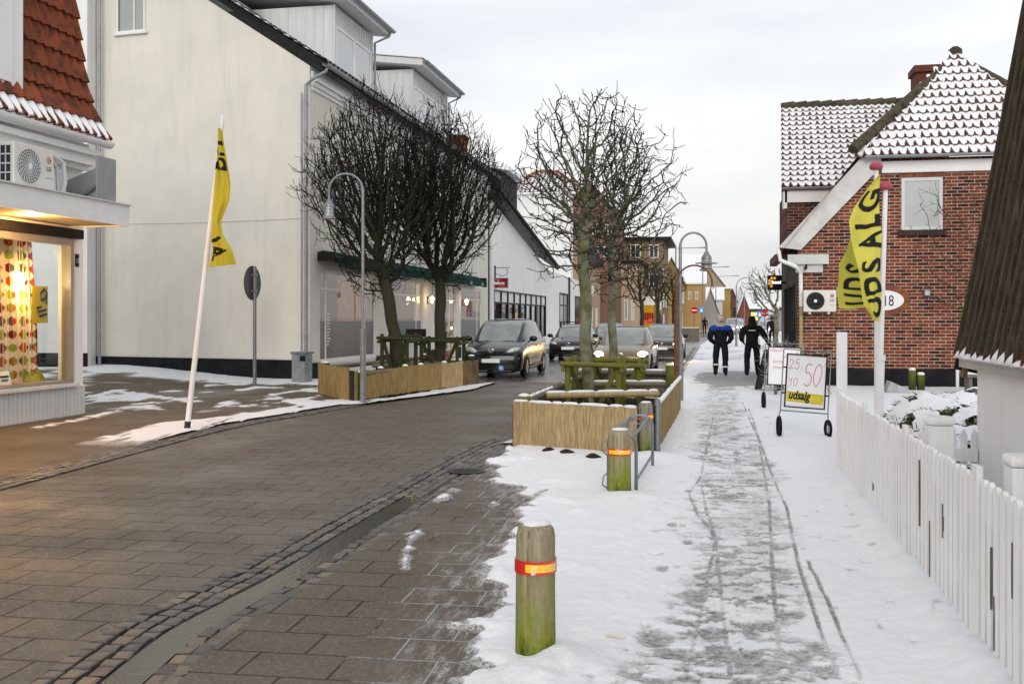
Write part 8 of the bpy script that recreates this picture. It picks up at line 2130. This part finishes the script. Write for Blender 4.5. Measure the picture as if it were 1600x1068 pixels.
far_house('white house with snowy gable at the end of the street', 230, 1147, 1166, 472, ('far_white_plaster', (.58,.59,.60)), 14, 'gable', 3.4, roofm='snow', ridge='y', wins=((1151,1154,478,486),(1158,1161,478,486)))
far_house('red brick house with snowy roof at the end of the street', 215, 1153, 1172, 488, ('far_red_brick', (.20,.075,.05)), 14, 'gable', 3.6, roofm='snow', ridge='y')
far_house('dark low house across the end of the street behind the yellow lit sign', 250, 1166, 1200, 482, ('dark_grey_plaster', (.07,.07,.075)), 14, 'gable', 2.4, roofm='snow', ridge='x')
far_house('grey house beside the street tree at the end of the right pavement', 140, 1196, 1240, 500, ('mid_grey_plaster', (.33,.32,.33)), 14, 'gable', 1.6, roofm='snow', ridge='y')
# hipped roof with snow-lined tiles rising behind the white shop
t_ = thing('hip_roof_house', 'house behind the white shop with snow-lined dark tiled hip roof and orange ridge', 'house', (-20, 78, 0))
A0 = onY(785, 303, 76); B0 = onY(912, 303, 76); R0 = onY(838, 272, 80); R1 = onY(872, 272, 80)
mb = MB(); mb.box(A0.x, B0.x-1, 76.3, 77.5, 0, A0.z); mb.build('wall', M['plaster_white'], t_)
W_ = B0.x-A0.x; hgt = R0.z-A0.z; up = Vector((0, 4., hgt)); L = up.length; up /= L; nn = Vector((0, -hgt, 4.)).normalized(); wd = .33
def hk(s, t):
    f = t*.42/L; x = s*wd; return (R0.x-A0.x)*f <= x <= W_-(B0.x-R1.x)*f
pantiles('roof', tile_mat('dark_tiles_with_snow_lines', (.10,.05,.04), (.05,.03,.03), (.03,.02,.02), snow=.45), t_, lambda s, t: (Vector((A0.x+s*wd, 75.9, A0.z+.05))+up*(t*.42), nn), int(W_/wd), int(L/.42)+1, keep=hk, su=5, sv=2)
mb = MB()
for p_, q_ in ((A0, R0), (R0, R1), (R1, B0)): mb.tube([p_+UZ*.15, q_+UZ*.15], .16, 8)
mb.build('ridge_tiles', wallmat('orange_ridge', (.30,.10,.05)), t_)

# ------------------------------------------------------------------ far street furniture
q = onY(1150, 497, 70)
street_lamp('arched street lamp over the right pavement beyond the two walkers', (onY(1150.5, 497, 62).x, 62, 0), EYE+64*62/1640*.99, .55, 1, .1, rp=.05)
street_lamp('farthest arched street lamp, just right of the other distant one', (onY(1163, 497, 85).x, 85, 0), EYE+46*85/1640, .45, 1, .1, rp=.05)
def arm_lamp(label, px0, px1, py, Y):
    a = onY(px0, py, Y); b = onY(px1, py-1.5, Y); t_ = thing('arm_lamp', label, 'street lamp', (a.x, Y, 0), 'straight-armed street lamps')
    mb = MB(); mb.tube([(a.x, Y, 0), (a.x, Y, a.z)], .07, 8); mb.build('pole', M['steel'], t_)
    mb = MB(); mb.tube([a, b], .045, 6); mb.build('arm', M['steel'], t_)
    mb = MB(); mb.obox(b+Vector((.1,0,-.02)), (.75, .3, .14)); mb.build('lamp_cap', M['zinc'], t_, bevel=.03)
arm_lamp('straight-armed street lamp rising from behind the ochre flats', 1056, 1098, 388, 116)
arm_lamp('straight-armed street lamp above the orange yellow house', 1098, 1134, 418, 138)
arm_lamp('straight-armed street lamp in front of the tan gabled building', 1118.5, 1150, 432, 160)
def far_sign(label, px, py, r, Y, kind, ph=2.6):
    c = onY(px, py, Y); t_ = thing('traffic_sign', label, 'sign', (c.x, Y, 0))
    mb = MB(); mb.tube([(c.x, Y+.05, 0), (c.x, Y+.05, c.z+.2)], .045, 8); mb.build('post', M['steel'], t_)
    mb = MB()
    if kind == 'no': mb.prism([(c.x+r*math.cos(2*PI*i/26), Y, c.z+r*math.sin(2*PI*i/26)) for i in range(26)], (0, .03, 0)); pl_ = mb.build('disc', wallmat('sign_red', (.50,.015,.02)), t_)
    else: mb.box(c.x-r, c.x+r, Y, Y+.03, c.z-r*1.2, c.z+r*1.2); pl_ = mb.build('plate', wallmat('sign_blue', (.10,.34,.62)), t_)
    mb = MB()
    if kind == 'no': mb.box(c.x-r*.75, c.x+r*.75, Y-.012, Y-.004, c.z-r*.17, c.z+r*.17)
    else: mb.prism([(c.x-r*.5, Y-.004, c.z-r*.7), (c.x+r*.5, Y-.004, c.z-r*.7), (c.x+r*.3, Y-.004, c.z+r*.3), (c.x, Y-.004, c.z+r*.75), (c.x-r*.3, Y-.004, c.z+r*.3)], (0, -.006, 0))
    mb.build('white_bar' if kind == 'no' else 'white_symbol', M['letter_white'], pl_)
far_sign('round red no-entry sign in front of the yellow house on the far left pavement', 1085, 484.5, .32, 98, 'no')
far_sign('small blue sign beside the left no-entry sign', 1096, 484, .30, 106, 'blue')
far_sign('round red no-entry sign beside the street tree on the right', 1195, 489, .31, 92, 'no')
far_sign('small pale blue sign left of the right no-entry sign', 1187, 491, .28, 110, 'blue')
far_sign('faint blue sign near the middle of the distant street', 1160, 501, .26, 118, 'blue')
c = onY(1179, 491, 135); t_ = thing('lit_sign', 'two stacked glowing yellow sign boxes in the distance above the walker in black', 'sign', (c.x, 135, 0))
for py in (490.5, 497.5):
    c = onY(1179, py, 135); mb = MB(); mb.box(c.x-.45, c.x+.45, 135, 135.2, c.z-.24, c.z+.24); mb.build('sign_box', emit('glowing_yellow', (1,.72,.25), 1.1), t_)
mb = MB(); mb.tube([(c.x, 135.3, 0), (c.x, 135.3, c.z+.8)], .07, 6); mb.build('post', M['steel'], t_)
c = onY(1149, 487, 125); t_ = thing('traffic_light', 'black traffic light hanging in the distance left of the walker in black', 'traffic light', (c.x, 125, 0))
mb = MB(); mb.box(c.x-.22, c.x+.22, 125, 125.3, c.z-.55, c.z+.55); mb.build('housing', M['black'], t_)
mb = MB(); mb.tube([(c.x, 125.4, 0), (c.x, 125.4, c.z+.6)], .06, 6); mb.build('pole', M['steel'], t_)
c = onY(1213, 492, 80); t_ = thing('small_sign', 'small purple sign beside the dark facade past the brick house', 'sign', (c.x, 80, 0)); mb = MB(); mb.prism([(c.x+.25*math.cos(2*PI*i/16), 80, c.z+.25*math.sin(2*PI*i/16)) for i in range(16)], (0, .05, 0)); mb.build('plate', wallmat('purple_plate', (.36,.14,.38)), t_); mb = MB(); mb.tube([(c.x, 80.1, 0), (c.x, 80.1, c.z)], .04, 6); mb.build('post', M['steel'], t_)
c = G(1077, 532); t_ = thing('tree_planter', 'small weathered wooden planter box beside the far left kerb', 'planter', (c.x, c.y, 0))
mb = MB(); mb.box(c.x-.75, c.x+.75, c.y, c.y+1.4, 0, .95); mb.build('box', M['grey_wood'], t_); mb = MB(); mb.box(c.x-.7, c.x+.7, c.y+.05, c.y+1.35, .951, 1.0); mb.build('snow_cap', M['snow'], t_, bevel=.02)
# far trees in the street
def ftree(label, px, Y, pxc, pyc, rx, rz, n, m='bark_black', seed=1, pyf=475, up=.2):
    b = onY(px, 497, Y); bare_tree(label, (b.x, Y, 0), ty(px, pyf, Y), ty(pxc, pyc, Y), rx, rz, n, m, .16, .9, .22, up, seed, tip=.014, expo=2.2, rmax=.14, group='bare trees further down the street', tips=2, tiplen=.35, cone=.8, sides=4)
ftree('small dark bare tree beside the third parked car', 1003, 75, 1000, 440, 1.55, 1.9, 750, seed=41)
ftree('brownish bare tree in front of the far yellow shop', 1028, 93, 1030, 445, 1.7, 2.1, 600, seed=42)
ftree('small bare tree at the street lamp in front of the ochre flats', 1052, 100, 1050, 452, 1.5, 2.0, 450, seed=43)
ftree('bare street tree beyond the brick house above the right pavement', 1213, 55, 1196, 455, 1.05, 1.35, 420, 'bark_green', 44, 483)
